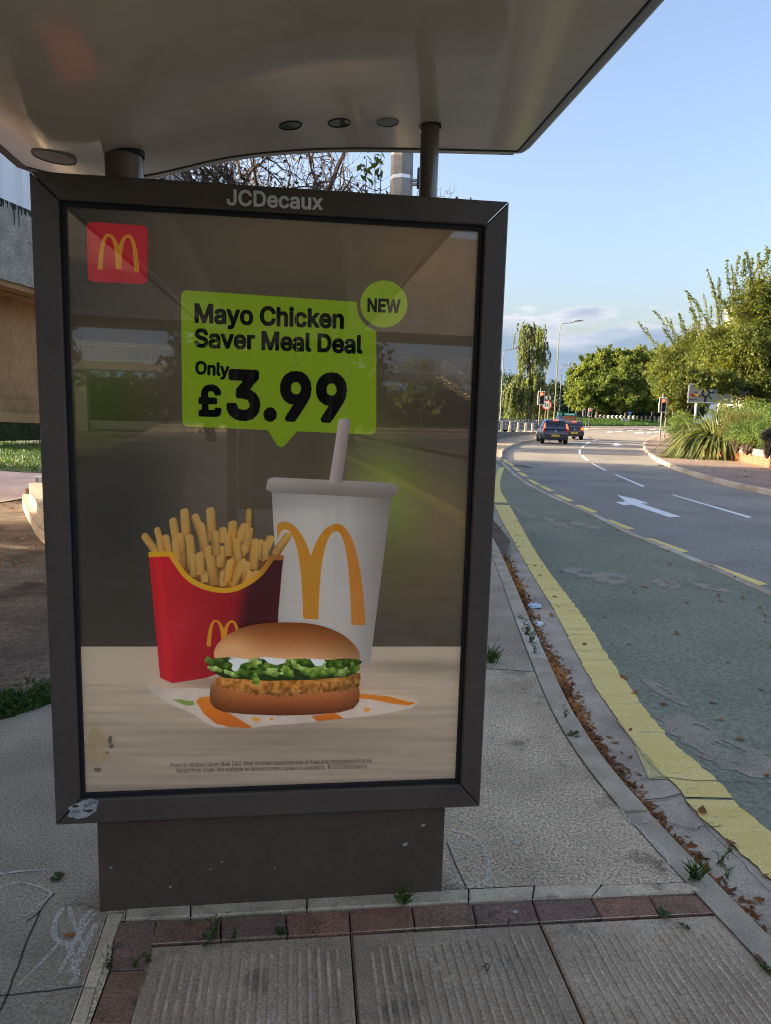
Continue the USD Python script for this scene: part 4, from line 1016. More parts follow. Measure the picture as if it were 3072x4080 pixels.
for k, (x, y, rx, ry, rot) in enumerate(LF):
    x, y = cv((x, y)); rx, ry = rx * .4069 * 1.05, ry * .4069 * .82
    t = np.linspace(0, 2 * np.pi, 40, endpoint=False)
    r = 1 + 0.24 * np.sin(2 * t + k) + 0.16 * np.sin(5 * t + 2 * k) + 0.08 * np.sin(11 * t + k)
    X, Y = rx * r * np.cos(t), ry * r * np.sin(t)
    q = sg.Polygon(np.column_stack([x + X * math.cos(rot) - Y * math.sin(rot), y + X * math.sin(rot) + Y * math.cos(rot)])).buffer(0)
    a, b2 = leafc[k % 4]
    def lc(xx, yy, x=x, y=y, rot=rot, ry=ry, rx=rx, a=a, b2=b2, k=k):
        s = (-(xx - x) * math.sin(rot) + (yy - y) * math.cos(rot)) / ry
        l = ((xx - x) * math.cos(rot) + (yy - y) * math.sin(rot)) / rx
        v = 0.55 - 0.45 * s + 0.35 * np.sin(l * 5 + k) * (1 - np.abs(s)) + 0.3 * np.exp(-(s / .12) ** 2)
        c = lerp(a, b2, np.clip(v, 0, 1.15)[:, None])
        return c * (0.80 + 0.35 * N2(xx, yy, .2, k)) * (1 - 0.25 * np.clip((xx - 700) / 80, 0, 1)[:, None])
    ink('lettuce_leaf', q, lc, 3.2, parent=burger)
for q in ([(590, 965), (640, 962), (655, 978), (610, 990), (596, 1024), (578, 1030), (566, 1018), (574, 992), (548, 975)], [(735, 962), (850, 962), (846, 984), (800, 996), (762, 985)], [(985, 968), (1055, 972), (1042, 998), (1010, 1002)]):
    ink('mayonnaise', sg.Polygon(px2(q)).buffer(2.4).buffer(-1), lambda x, y: lerp((232, 228, 220), (196, 190, 178), N2(x, y, .12, 3)), 4, parent=burger)
ink('crown_bun', crown, crownc, 5, parent=burger)
for q in ([(668, 1282), (690, 1274), (720, 1284), (706, 1300), (680, 1298)], [(762, 1282), (785, 1280), (788, 1290), (768, 1293)], [(1266, 1232), (1282, 1222), (1304, 1230), (1290, 1246), (1270, 1250)]):
    ink('crumb', sg.Polygon(px2(q)), (190, 130, 54), 6, parent=wrapper)
ink('lettuce_scrap', sg.Polygon(px2([(250, 1182), (290, 1180), (330, 1190), (362, 1188), (366, 1208), (340, 1216), (300, 1206)])), (112, 128, 60), 6, parent=wrapper)
# small print
words('Price for Medium Saver Meal Deal. Meal includes respective size of Fries and carbonated soft drink.', (368.5, 1657.5), (805, 1647.5), 9.6, back, 0.0, 'small_print')
words("Served from 11am. Not available on delivery orders. Subject to availability. © 2023 McDonald's", (381, 1669.5), (793, 1659.5), 9.6, back, 0.0, 'small_print')
# damp stains at the lower left
for i, (x, y, rx, ry) in enumerate(((206, 1592, 15, 18), (222, 1605, 12, 13), (196, 1622, 12, 12), (226, 1632, 12, 8), (208, 1640, 12, 9))):
    ink('stain', blob(x, y, rx, ry, 90 + i, 40, .3), (132, 114, 84), 6, parent=back)
for i, (x, y, rx, ry) in enumerate(((238, 1598, 5, 9), (240, 1612, 6, 5), (211, 1663, 9, 4.5), (232, 1626, 3, 3))):
    ink('stain', blob(x, y, rx, ry, 95 + i, 24), (84, 74, 62), 6, parent=back)

# ---------------------------------------------------------------- the shelter
shelter = Thing('bus_shelter', (*P1, 0), label='bus shelter with a glossy curved grey roof on bronze posts', cat='bus shelter')
prof = smoothline([(-0.215, 2.292), (-0.12, 2.276), (-0.02, 2.271), (0.142, 2.292), (0.394, 2.362), (0.665, 2.404), (0.974, 2.425), (1.306, 2.440)], 0.03)
b0, b1 = -7.2, 0.25
def strip_mesh(pr, bs, up=0.0):
    n, k = len(pr), len(bs)
    v = np.array([(a, b, z + up) for b in bs for a, z in pr])
    f = tri(np.array([(i * n + j, i * n + j + 1, (i + 1) * n + j + 1, (i + 1) * n + j) for i in range(k - 1) for j in range(n - 1)]))
    return v, f
bs = np.linspace(b0, b1, 16)
under = strip_mesh(prof, bs)
over = strip_mesh(prof + np.column_stack([np.zeros(len(prof)), 0.055 + 0.05 * np.sin(np.linspace(0, np.pi, len(prof)))]), bs)
roof = shelter.add('roof', SM(under), 'roof_gelcoat', local=False, smooth=True)
shelter.add('roof_top', SM(over), 'roof_edge', local=False, smooth=True)
shelter.add('roof_gasket', SM(box(1.3065, 1.3115, b0, b1 + .004, 2.438, 2.50)), 'gasket', parent=roof, local=False)
shelter.add('roof_gasket', SM(join([hull([(a, b, z + dz) for a, z in (prof[i], prof[i + 1]) for b in (b1 + .0005, b1 + .011) for dz in (-0.002, .06)]) for i in range(len(prof) - 1)])), 'gasket', parent=roof, local=False)
# rounded aluminium rim on the right side and across the end
rim = []
pr2 = [(1.3118, 2.441), (1.335, 2.444), (1.352, 2.456), (1.358, 2.475), (1.352, 2.50), (1.3118, 2.515)]
c = hull([(a, b, z) for a, z in pr2 for b in (b0, b1 + 0.01)])
shelter.add('roof_rim', SM(c), 'roof_edge', local=False, smooth=35)
corner = []
for ang in np.linspace(0, np.pi / 2, 8):
    corner += [(1.3118 + (a - 1.3118) * math.cos(ang), b1 + 0.0102 + (a - 1.3118) * 1.25 * math.sin(ang), z) for a, z in pr2]
shelter.add('roof_rim', SM(hull(corner)), 'roof_edge', local=False, smooth=35)
endrim = []
for i in range(len(prof) - 1):
    pts = []
    for a, z in (prof[i], prof[i + 1]):
        a2 = min(a, 1.3115)
        pts += [(a2, b1 + .0115, z - .001), (a2, b1 + .050, z + .002), (a2, b1 + .064, z + .012), (a2, b1 + .066, z + .07), (a2, b1 + .0115, z + .07)]
    endrim.append(hull(pts))
MAT('rim_pale', [(0.3, (0.32, 0.31, 0.29)), (0.7, (0.40, 0.39, 0.37))], 5, 6, 0.35)
shelter.add('roof_rim', SM(join(endrim)), 'rim_pale', local=False, smooth=35)
lipc = hull([(a, b, z) for a, z in ((-0.2155, 2.292), (-0.26, 2.305), (-0.285, 2.33), (-0.27, 2.36), (-0.2155, 2.37)) for b in (b0, b1 + 0.06)])
shelter.add('roof_rim', SM(lipc), 'black_plastic', local=False)
def zprof(a):
    return float(np.interp(a, prof[:, 0], prof[:, 1]))
def post(a, b, r, z0):
    zt = zprof(a)
    shelter.add('post', SM(lathe([(r, z0), (r, zt - .004), (r * .99, zt + .03)], 28, c=(a, b, 0))), 'post_bronze', local=False, smooth=40)
    shelter.add('post_collar', SM(lathe([(r + .0005, zt - .012 + .012), (r + .005, zt - .004), (r + .005, zt + .012), (r, zt + .012)], 28, c=(a, b, 0))), 'gasket', local=False)
post(0.984, 0.062, 0.0275, Z1 - 0.01)
post(0.112, 0.062, 0.0515, Z1 - 0.01)
for a, b in ((0.06, -4.2), (1.0, -4.2), (0.06, -6.9), (1.0, -6.9)):
    post(a, b, 0.045, -0.02)
shelter.add('rear_panel', SM(cbox(-0.10, 1.18, -7.0, -6.96, 0.3, 2.1, 0.004)), 'frame_paint', local=False)
def on_roof(px, py):
    """Where the sight line meets the underside."""
    d = ray(px, py); t = 0.6 / d[2]
    for _ in range(30):
        p = EYE + t * d; q = p[:2] - P1
        t = t * 0.4 + 0.6 * (zprof(q @ AX) - EYE[2]) / d[2]
    p = EYE + t * d; q = p[:2] - P1
    return q @ AX, q @ BX, zprof(q @ AX)
MAT('lens_leaf_paint', [(0.3, (0.035, 0.06, 0.02)), (0.7, (0.10, 0.15, 0.04))], 60, 6, 0.05, spec=0.8)  # leaf reflections painted in as green mottle
for px, py, r, mat in ((628, 270, .030, 'lens_leaf_paint'), (733, 264.5, .030, 'lens_leaf_paint'), (838, 263.5, .030, 'roof_edge'), (117, 339, .056, 'roof_edge')):
    a, b, z = on_roof(px, py)
    sl_ = (zprof(a + .02) - zprof(a - .02)) / .04
    def tilt(m):
        v, f = arr(m); v = v.copy()
        v[:, 2] += (v[:, 0] - a) * sl_
        return v, f
    ring = tilt(lathe([(r, z + .004), (r + .0005, z - .003), (r + .0025, z - .003), (r + .003, z + .004)], 28, c=(a, b, 0)))
    p = shelter.add('downlight', SM(ring), 'gasket' if mat == 'lens_leaf_paint' else 'roof_edge', local=False)
    shelter.add('lens', SM(tilt(lathe([(0.0001, z - .0015), (r - .001, z - .0012), (r - .0005, z + .002)], 28, c=(a, b, 0)))), mat, parent=p, local=False)

# ---------------------------------------------------------------- left side: footbridge ramp, path, grass, steps
RA = math.radians(14.6)
RD = np.array([math.sin(RA), math.cos(RA)]); RN = np.array([-math.cos(RA), math.sin(RA)])   # along the ramp, and away from the road
def face(px, py, L):
    d = ray(px, py); t = L / (d[:2] @ RN); p = EYE + t * d
    return p[:2] @ RD, p[2]
RL, RSL = 6.0, -0.040
s0, zt0 = face(30, 440, RL)
ztop = lambda s: zt0 + RSL * (s - s0)
def RV(v):
    """(s, offset outwards, z below the parapet top) to world."""
    v = np.asarray(v, float)
    p = RD[None] * v[:, :1] + RN[None] * (RL + v[:, 1:2])
    return np.column_stack([p, v[:, 2] + ztop(v[:, 0])])
def ramp_box(sa_, sb_, o0, o1, z0, z1, n=1):
    v, f = box(sa_, sb_, o0, o1, z0, z1)
    return RV(v), f
dep = lambda px, py, L: face(px, py, L)[1] - ztop(face(px, py, L)[0])
zp = dep(35, 611, RL)                      # parapet bottom
zsof = zp - 0.06
zw0 = dep(35, 863, RL + 0.55)
zf0 = dep(35, 891, RL + 0.5); zf1 = dep(35, 912, RL + 0.42)
SA, SB = -34.0, 26.0
ramp = Thing('footbridge_ramp', (*(RN * RL + RD * 0), 0), label='concrete footbridge ramp with a stained parapet, bounce light painted into its web, and white ribbed cladding above', cat='footbridge')
for i, a in enumerate(np.arange(SA, SB, 6.0)):
    b = min(a + 6.0, SB)
    ramp.add('parapet', ramp_box(a + .004, b - .004, 0, 0.18, zp, 0), 'beam_concrete', local=False)
ramp.add('deck', ramp_box(SA, SB, 0.03, 2.6, zsof, zp - 0.002), 'web_bounce_concrete', local=False)
ramp.add('web', ramp_box(SA, SB, 0.55, 2.1, zw0, zsof - 0.002), 'web_bounce_concrete', local=False)
ramp.add('flange', ramp_box(SA, SB, 0.50, 2.15, zf0, zw0 - 0.002), 'web_bounce_concrete', local=False)
ramp.add('flange', ramp_box(SA, SB, 0.42, 2.25, zf1, zf0 - 0.002), 'web_bounce_concrete', local=False)
ramp.add('soffit_joint', ramp_box(SA, SB, 0.25, 0.275, zsof - .003, zsof + .01), 'gasket', local=False)
# black algae that hangs from the parapet top
st_p = []
r2 = random.Random(3)
for s in np.arange(4.0, 14.0, 0.022):
    if r2.random() < 0.75:
        L = r2.uniform(0.02, 0.10) + (0.16 if r2.random() < 0.12 else 0)
        w = r2.uniform(0.008, 0.022)
        st_p.append(sg.Polygon([(s - w, 0.002), (s + w, 0.002), (s + w * .4, -L), (s - w * .3, -L * .9)]))
av, af = flat(shapely.union_all(st_p))
ramp.add('algae_streak', (RV(np.column_stack([av[:, 0], np.full(len(av), -0.0025), av[:, 1]])), af), 'moss_streak', local=False, kind='stuff')
# ribbed cladding sheets
CT = 1.6
clad = []
for s in np.arange(SA, SB, 0.30):
    prof_ = [(s, .10), (s + .15, .10), (s + .18, .16), (s + .27, .16), (s + .30, .10)]
    v = [(a, o, z) for a, o in prof_ for z in (0.0, CT)]
    f = [(2 * i, 2 * i + 2, 2 * i + 3, 2 * i + 1) for i in range(4)]
    if -2 < s < 14:
        ramp.add('cladding_sheet', (RV(v), tri(np.array(f))), 'cladding', local=False)
    else:
        clad.append((RV(v), tri(np.array(f))))
ramp.add('cladding_sheet', join(clad), 'cladding', local=False, kind='stuff')
for s in (-26, -12, 20.5, 25):
    v, f = box(s, s + .6, 0.9, 1.8, -9, zf1 - .002)
    v = RV(v); v[v[:, 2] < 0, 2] = -0.4
    ramp.add('pier', (v, f), 'beam_concrete', local=False)

# ground on the left
dirt_poly = sg.Polygon([tuple(G(-900, 1090)), tuple(G(0, 1086)), tuple(G(53, 1076)), tuple(G(75, 1060)), (2.0, 24), (1.6, 9), (0.2, 3.4), (-3.2, 2.2), (-14, 2.2)]).buffer(0)
bank = Thing('bank', label='bare brown earth strewn with dead leaves at the left', cat='earth', kind='structure')
bank.add('earth', sheet(dirt_poly, -0.015), 'dirt', local=False)
path_poly = sg.Polygon([tuple(G(-900, 1086)), tuple(G(0, 1084)), tuple(G(54, 1074)), tuple(G(110, 1050)), tuple(G(110, 1021)), tuple(G(60, 1020)), tuple(G(20, 1017.5)), tuple(G(-60, 1010)), tuple(G(-900, 990))]).buffer(0)
pathT = Thing('path', label='grey tarmac path passing beneath the footbridge', cat='path', kind='structure')
pathT.add('surface', sheet(path_poly, -0.011), 'path_tarmac', local=False)
pathT.add('edge_strip', sheet(sg.LineString([tuple(G(-300, 1090)), tuple(G(0, 1083)), tuple(G(52, 1073.5))]).buffer(0.05), -0.006), 'kerb_stone_pale', local=False)
lawn_poly = sg.Polygon([tuple(G(-900, 988)), tuple(G(-60, 1009)), tuple(G(20, 1016.5)), tuple(G(60, 1019)), tuple(G(140, 1020)), (-2, 30), (-60, 30), (-60, 20)]).buffer(0)
MAT('lawn_base', [(0.3, (0.04, 0.075, 0.016)), (0.7, (0.085, 0.14, 0.035))], 3, 8, 0.9, 0.6, 30)
lawn = Thing('lawn', label='rough green grass in front of the clipped hedge', cat='grass', kind='structure')
lawn.add('turf', sheet(lawn_poly, -0.008), 'lawn_base', local=False)

def blades(pts, z, hmin, hmax, w, lean, seed, base=None):
    """Bent grass blades of two triangles each on the points pts."""
    r = np.random.default_rng(seed); n = len(pts)
    z = np.broadcast_to(np.asarray(z, float), (n,))
    a = r.uniform(0, 2 * np.pi, n); h = r.uniform(hmin, hmax, n); l = r.uniform(0.2, 1.0, n) * lean * h
    dx, dy = np.cos(a), np.sin(a)
    p0 = np.column_stack([pts[:, 0] - dy * w, pts[:, 1] + dx * w, z])
    p1 = np.column_stack([pts[:, 0] + dy * w, pts[:, 1] - dx * w, z])
    p2 = np.column_stack([pts[:, 0] + dx * l * .4 + dy * w * .7, pts[:, 1] + dy * l * .4 - dx * w * .7, z + h * .6])
    p3 = np.column_stack([pts[:, 0] + dx * l, pts[:, 1] + dy * l, z + h])
    v = np.stack([p0, p1, p2, p3], 1).reshape(-1, 3)
    i = np.arange(n)[:, None] * 4
    return v, np.vstack([i + np.array([0, 1, 2]), i + np.array([0, 2, 3])])
def scatter(poly, n, seed):
    r = np.random.default_rng(seed); x0, y0, x1, y1 = poly.bounds; out = np.zeros((0, 2))
    while len(out) < n:
        p = np.column_stack([r.uniform(x0, x1, n * 2), r.uniform(y0, y1, n * 2)])
        out = np.vstack([out, p[shapely.contains_xy(poly, p[:, 0], p[:, 1])]])
    return out[:n]
gp = scatter(lawn_poly.intersection(sg.box(-16, 15, -6, 29)), 16000, 4)
single('lawn_grass', blades(gp, -0.01 + hgt(gp[:, 1]), .05, .14, .010, 0.8, 4), 'grass', 'short rough grass growing on the lawn at the left', 'grass', kind='stuff')

def leaves(c, size, seed, up=0.3, aspect=1.6, fold=0.25):
    """Small folded leaves at the points c; n x 4 vertices."""
    r = np.random.default_rng(seed); n = len(c)
    d = r.normal(0, 1, (n, 3)); d[:, 2] -= 0.25; d /= np.linalg.norm(d, axis=1, keepdims=True)
    nn = r.normal(0, 1, (n, 3)); nn[:, 2] += up * 3
    s = np.cross(d, nn); s /= np.linalg.norm(s, axis=1, keepdims=True) + 1e-9
    k = np.cross(s, d)
    L = (size * r.uniform(0.6, 1.25, n))[:, None]; W = L / aspect * 0.5
    a = c - d * L * .5; b = c + d * L * .5
    m_ = c + k * L * fold * .3
    v = np.stack([a, m_ + s * W, b, m_ - s * W], 1).reshape(-1, 3)
    i = np.arange(n)[:, None] * 4
    return v, np.vstack([i + np.array([0, 1, 2]), i + np.array([0, 2, 3])])

def hedge(name, line, h, w, n, label, seed, mat='leaf_hedge', size=0.09, group=None):
    r = np.random.default_rng(seed)
    l = resample(line, 0.05)
    i = r.integers(0, len(l) - 1, n); t = r.uniform(0, 1, n)[:, None]
    p = l[i] * (1 - t) + l[np.minimum(i + 1, len(l) - 1)] * t
    z = r.uniform(0.02, 1, n) ** 0.8 * h
    ang = r.uniform(0, 2 * np.pi, n)
    rad = w * .5 * np.sqrt(r.uniform(0.55, 1.0, n)) * (0.85 + 0.3 * meshkit.noise(np.column_stack([p * 1.6, z * 1.6]), seed))
    p = p + np.column_stack([np.cos(ang) * rad, np.sin(ang) * rad])
    c = np.column_stack([p, z * (0.94 + 0.1 * meshkit.noise(np.column_stack([p * 1.1, p[:, 0] * 0]), seed)) + hgt(p[:, 1])])
    T = Thing(name, (*l[len(l) // 2], 0), label=label, cat='hedge', group=group)
    T.add('foliage', leaves(c, size, seed), mat, local=False)
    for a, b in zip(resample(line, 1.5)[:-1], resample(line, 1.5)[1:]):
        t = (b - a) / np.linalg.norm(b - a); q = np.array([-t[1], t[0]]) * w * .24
        T.add('inner_growth', hull([(*(e + s_ * q * k), z + hgt(e[1])) for e in (a, b) for s_ in (-1, 1) for z, k in ((.15, .9), (h * .7, 1.0), (h * .88, .5))]), 'leaf_core', local=False)  # solid core added so low sun does not leak through the leaves
    st_ = []
    for q in resample(line, 0.6):
        st_.append(tube([(q[0], q[1], -0.1 + hgt(q[1])), (q[0] + r.normal(0, .05), q[1], h * .5 + hgt(q[1]))], .02, 5))
    T.add('stems', join(st_), 'bark', local=False)
    return T
hx0, hx1 = G(-40, 962), G(135, 958)
hedge('hedge', [(-22, hx0[1] - 1.6), tuple(hx0 + (0, .4)), tuple(hx1 + (0, .6)), (0.6, 27.5)], 2.3, 1.3, 26000, 'dark clipped hedge behind the grass beyond the footbridge', 11)
hedge('hedge', [(-15.5, -26), (-15.0, -6), (-14.6, 8.75)], 3.7, 1.6, 19000, 'unseen long dark hedge added beyond the footbridge to block the sun on the near side of the gap', 12, size=0.16)  # unseen hedge runs added to block low sun, gaps shape the patches
hedge('hedge', [(-14.6, 9.15), (-14.6, 10.25)], 3.2, 1.0, 2200, 'unseen narrow dark hedge clump added to split the sun gap of the long hedge', 17, size=0.14)
hedge('hedge', [(-14.4, 12.3), (-14.6, 18.5)], 2.4, 1.2, 5000, 'unseen short dark hedge added to close the sun gap before the grass', 13, size=0.14)

# two curved concrete steps
def px_line(pts):
    return [tuple(G(*q)) for q in pts]
low = px_line([(48.6, 1084), (50.2, 1098), (64.8, 1129), (79.3, 1155), (95.5, 1172), (112, 1186)])
steps = Thing('curved_steps', label='two pale curved concrete steps half hidden by the poster panel', cat='steps', loc=(*low[2], 0))
def tier(base, z0, z1, right):
    l = smoothline(base, 0.12)
    inner = np.array(right)
    poly = sg.Polygon(np.vstack([l, inner])).buffer(0)
    r_ = np.array(poly.exterior.coords)[:-1]
    top = sheet(poly.buffer(-.012), z1)
    o = np.array(poly.exterior.coords)
    i = np.array(poly.exterior.coords)
    side_v, side_f = [], []
    for k in range(len(o)):
        side_v += [(*o[k], z0 + hgt(o[k][1])), (*o[k], z1 - .006 + hgt(o[k][1]))]
    n = len(o)
    side_f = tri(np.array([(2 * k, 2 * k + 1, 2 * k + 3, 2 * k + 2) for k in range(n - 1)]))
    rim_ = sheet(poly.difference(poly.buffer(-.0125)), z1 - .006)
    return join([top, (np.array(side_v), side_f), rim_])
R1 = [(-2.6, 6.5), (-1.2, 9.5), (-1.0, 14), (-5.6, 14)]
steps.add('lower_step', tier(low, -0.05, 0.125, R1), 'step_concrete', local=False)
up_ = [tuple(G(x, y, 0.125)) for x, y in ((63, 1066), (66.4, 1088.5), (77.7, 1108), (94, 1133), (112, 1156))]
steps.add('upper_step', tier(up_, 0.11, 0.30, [(-2.0, 8.2), (-1.2, 10), (-1.0, 13.6), (-5.2, 13.6)]), 'step_concrete', local=False)
gb = AT(72.5, 1048, 11.6)
grl = Thing('metal_grille', (gb[0], 11.6, gb[2]), label='small ribbed grey metal cover standing above the curved steps', cat='metal cover')
grl.add('case', cbox(0, .8, 0, .3, 0, .13, .01), 'galvanised')
for k in range(10):
    grl.add('rib', cbox(k * .08 + .01, k * .08 + .055, -.018, -.0005, .005, .145, .004), 'strap_steel')
bl = AT(55, 1070, 11.4)
blk = cbox(bl[0], bl[0] + .11, 11.4, 11.55, -0.02, bl[2] + .11, .006)
single('concrete_block', blk, 'red_paver_1', 'small pinkish block at the end of the curved steps', 'block')

# ---------------------------------------------------------------- trees
def tree(name, base, label, trunk, lobes, mat, nclump, nleaf, size, seed, group=None, bark='bark', shoots=(), rc=0.28, cat='tree', sprays=0, spread=1.0):
    """Tapered trunk, limbs to every lobe of the crown, and leaf clumps spread through the lobes.
    trunk = (height, radius); lobes = [(x, y, z, rx, rz)] relative to the base."""
    r = np.random.default_rng(seed)
    base = np.array(base, float)
    T = Thing(name, base, label=label, cat=cat, group=group)
    th, tr = trunk
    top = np.array([r.normal(0, .15), r.normal(0, .15), th])
    T.add('trunk', tube([(0, 0, -.3), (0, 0, .3), top * .5 + (r.normal(0, .08), 0, 0), top], [tr * 1.35, tr * 1.05, tr * .85, tr * .6], 9), bark)
    cs, limbs = [], []
    for lx, ly, lz, rx, rz in lobes:
        c = np.array([lx, ly, lz])
        mid = top * .6 + c * .4 + np.array([0, 0, -rz * .15])
        limbs.append(tube([top * .85, mid, c * .8 + top * .2, c + (0, 0, rz * .3)], [tr * .5, tr * .36, tr * .24, tr * .08], 6))
        k = max(3, int(nclump * rx * rx * rz ** 0.5))
        d = r.normal(0, 1, (k, 3)); d[:, 2] += .15; d /= np.linalg.norm(d, axis=1, keepdims=True)
        rad = r.uniform(.35, 1.0, k) ** .6
        p = c + d * rad[:, None] * [rx, rx, rz]
        for q in p[: max(3, k // 7)]:
            limbs.append(tube([c * .6 + top * .4 + r.normal(0, .1, 3), (c + q) * .5 + r.normal(0, .12, 3), q], [tr * .17, tr * .11, tr * .03], 4, False))
        sc = rc * (rx * rx * rz) ** (1 / 3) * r.uniform(.6, 1.25, k)
        m_ = r.poisson(nleaf, k)
        for q, s_, n in zip(p, sc, m_):
            if n:
                cs.append(q + r.normal(0, .5, (n, 3)) * [s_ * spread, s_ * spread, s_ * .75])
        for _ in range(sprays):
            d = r.normal(0, 1, 3); d[2] = d[2] * .7 + .25; d /= np.linalg.norm(d)
            a_ = c + d * [rx, rx, rz] * .72
            d2 = d * .8 + (0, 0, .45) + r.normal(0, .25, 3); d2 /= np.linalg.norm(d2)
            L = r.uniform(.35, .8) * rx
            shoots = list(shoots) + [(a_, a_ + d2 * L, int(nleaf * 1.5), .12 * rx * r.uniform(.5, 1))]
    for (x0, y0, z0), (x1, y1, z1), n, wd in shoots:
        a, b = np.array([x0, y0, z0]), np.array([x1, y1, z1])
        bend = r.normal(0, .10, 3) * np.linalg.norm(b - a)
        t = r.uniform(0, 1, n)[:, None] ** .9
        cs.append(a + (b - a) * t + bend * (t * (1 - t)) * 2 + r.normal(0, 1, (n, 3)) * wd * (1.15 - .8 * t))
        ts = np.linspace(0, 1, 5)[:, None]
        limbs.append(tube(a + (b - a) * ts + bend * (ts * (1 - ts)) * 2, np.linspace(.028, .006, 5), 4, False))
    T.add('limbs', join(limbs), bark)
    c = np.vstack(cs)
    T.add('crown', leaves(c, size, seed + 1), mat)
    return T, len(c)
def at(px, py, Y):
    p = AT(px, py, Y); return p
def lobes_px(base, Y, lst, depth=1.0):
    """Crown lobes given as survey ellipses (px, py, half width, half height, depth shift)."""
    out = []
    for px, py, hw, hh, dy in lst:
        p = AT(px, py, Y + dy); s = (Y + dy) / F_PX
        out.append((p[0] - base[0], p[1] - base[1], p[2] - base[2], hw * s, hh * s))
    return out
def on_ground(px, Y, z=0.0):
    x = AT(px, 900, Y)[0]
    return np.array([x, Y, float(hgt(Y)) + z])

# two trees that lean over the planter on the right
b = on_ground(1655, 41, .3)
r3 = random.Random(8)
def shoot_px(b, Y, lst, n, wd):
    out = []
    for x0, y0, x1, y1 in lst:
        dy = r3.uniform(-1.5, 1.5)
        out.append((AT(x0, y0, Y + dy) - b, AT(x1, y1, Y + dy + r3.uniform(-.5, .5)) - b, n, wd))
    return out
shA = [(1640, 640, 1655, 530), (1612, 650, 1626, 556), (1590, 680, 1570, 562), (1560, 720, 1528, 582), (1600, 640, 1580, 572), (1655, 600, 1640, 545), (1575, 680, 1548, 640), (1625, 610, 1612, 545), (1545, 740, 1480, 628), (1655, 650, 1668, 522), (1560, 690, 1555, 600), (1530, 760, 1490, 664), (1605, 600, 1608, 560), (1580, 640, 1596, 552), (1642, 580, 1662, 540), (1620, 640, 1640, 565), (1550, 690, 1538, 610)]
TREES = 0
_, n = tree('street_tree', b, 'tallest yellow green tree with long upright shoots at the right edge', (3.0, .20), lobes_px(b, 41, [(1640, 740, 70, 100, 0), (1580, 780, 70, 72, -1), (1690, 700, 70, 120, 1), (1625, 660, 45, 55, 0), (1540, 800, 50, 60, 0), (1650, 830, 66, 40, -2), (1580, 838, 55, 26, -2), (1720, 820, 60, 60, -2), (1655, 866, 50, 26, -3), (1610, 760, 60, 50, -2), (1560, 770, 46, 40, 0), (1545, 745, 36, 36, -1), (1560, 822, 40, 18, -6), (1500, 818, 30, 14, -6), (1572, 846, 18, 16, -6.5), (1528, 834, 26, 9, -6.5)]), 'leaf_front', 80, 46, .125, 21, shoots=shoot_px(b, 41, shA, 210, .09), rc=.27, sprays=16)
b = on_ground(1482, 64, .1)
shB = [(1470, 760, 1432, 706), (1480, 750, 1438, 685), (1470, 780, 1378, 692), (1482, 740, 1468, 676), (1500, 730, 1486, 640), (1512, 730, 1505, 650), (1525, 720, 1520, 636), (1450, 790, 1396, 706), (1440, 800, 1382, 744), (1490, 750, 1476, 690), (1460, 780, 1410, 670), (1530, 730, 1536, 660), (1515, 760, 1500, 668), (1465, 760, 1450, 690)]
_, n = tree('street_tree', b, 'wide yellow green tree over the direction sign behind the right hand signals', (2.2, .19), lobes_px(b, 64, [(1480, 790, 56, 46, 0), (1525, 770, 50, 56, 1), (1440, 815, 38, 40, 0), (1480, 840, 60, 34, -1), (1550, 810, 50, 50, 2), (1520, 850, 46, 22, -2), (1455, 870, 26, 28, -1), (1440, 784, 34, 30, 3), (1495, 756, 38, 34, 2)]), 'leaf_front', 46, 46, .165, 22, shoots=shoot_px(b, 64, shB, 190, .12), rc=.27, sprays=16)

# plane trees on the roundabout
Yp = 168
for i, (bx, lst, lab) in enumerate((
        (1290, [(1282, 802, 38, 46, 0), (1258, 852, 34, 36, -4), (1306, 772, 30, 32, 2), (1300, 852, 40, 36, -5), (1246, 806, 22, 34, 0), (1240, 860, 18, 30, -2), (1272, 770, 20, 20, 3)], 'leftmost broad plane tree behind the chevron board, next to the willow'),
        (1352, [(1348, 776, 34, 38, 0), (1330, 828, 40, 40, -4), (1372, 772, 26, 34, 3), (1326, 765, 22, 24, 5), (1375, 820, 38, 44, -3), (1352, 862, 44, 24, -6)], 'middle broad plane tree behind the round blue sign'),
        (1410, [(1405, 784, 38, 44, 0), (1395, 843, 36, 34, -4), (1440, 776, 36, 36, 4), (1462, 778, 34, 34, 6), (1430, 830, 38, 46, -2), (1385, 775, 30, 38, 3), (1420, 866, 34, 22, -6)], 'rightmost broad plane tree behind the right hand signals'))):
    bb = on_ground(bx, Yp, .6)
    tree('plane_tree', bb, lab, (4.5, .42), lobes_px(bb, Yp, [(x, y + 14 if y < 820 else y + 4, w, h * .92, d) for x, y, w, h, d in lst]), 'leaf_plane', 4.6, 70, .52, 31 + i, rc=.21, sprays=14)
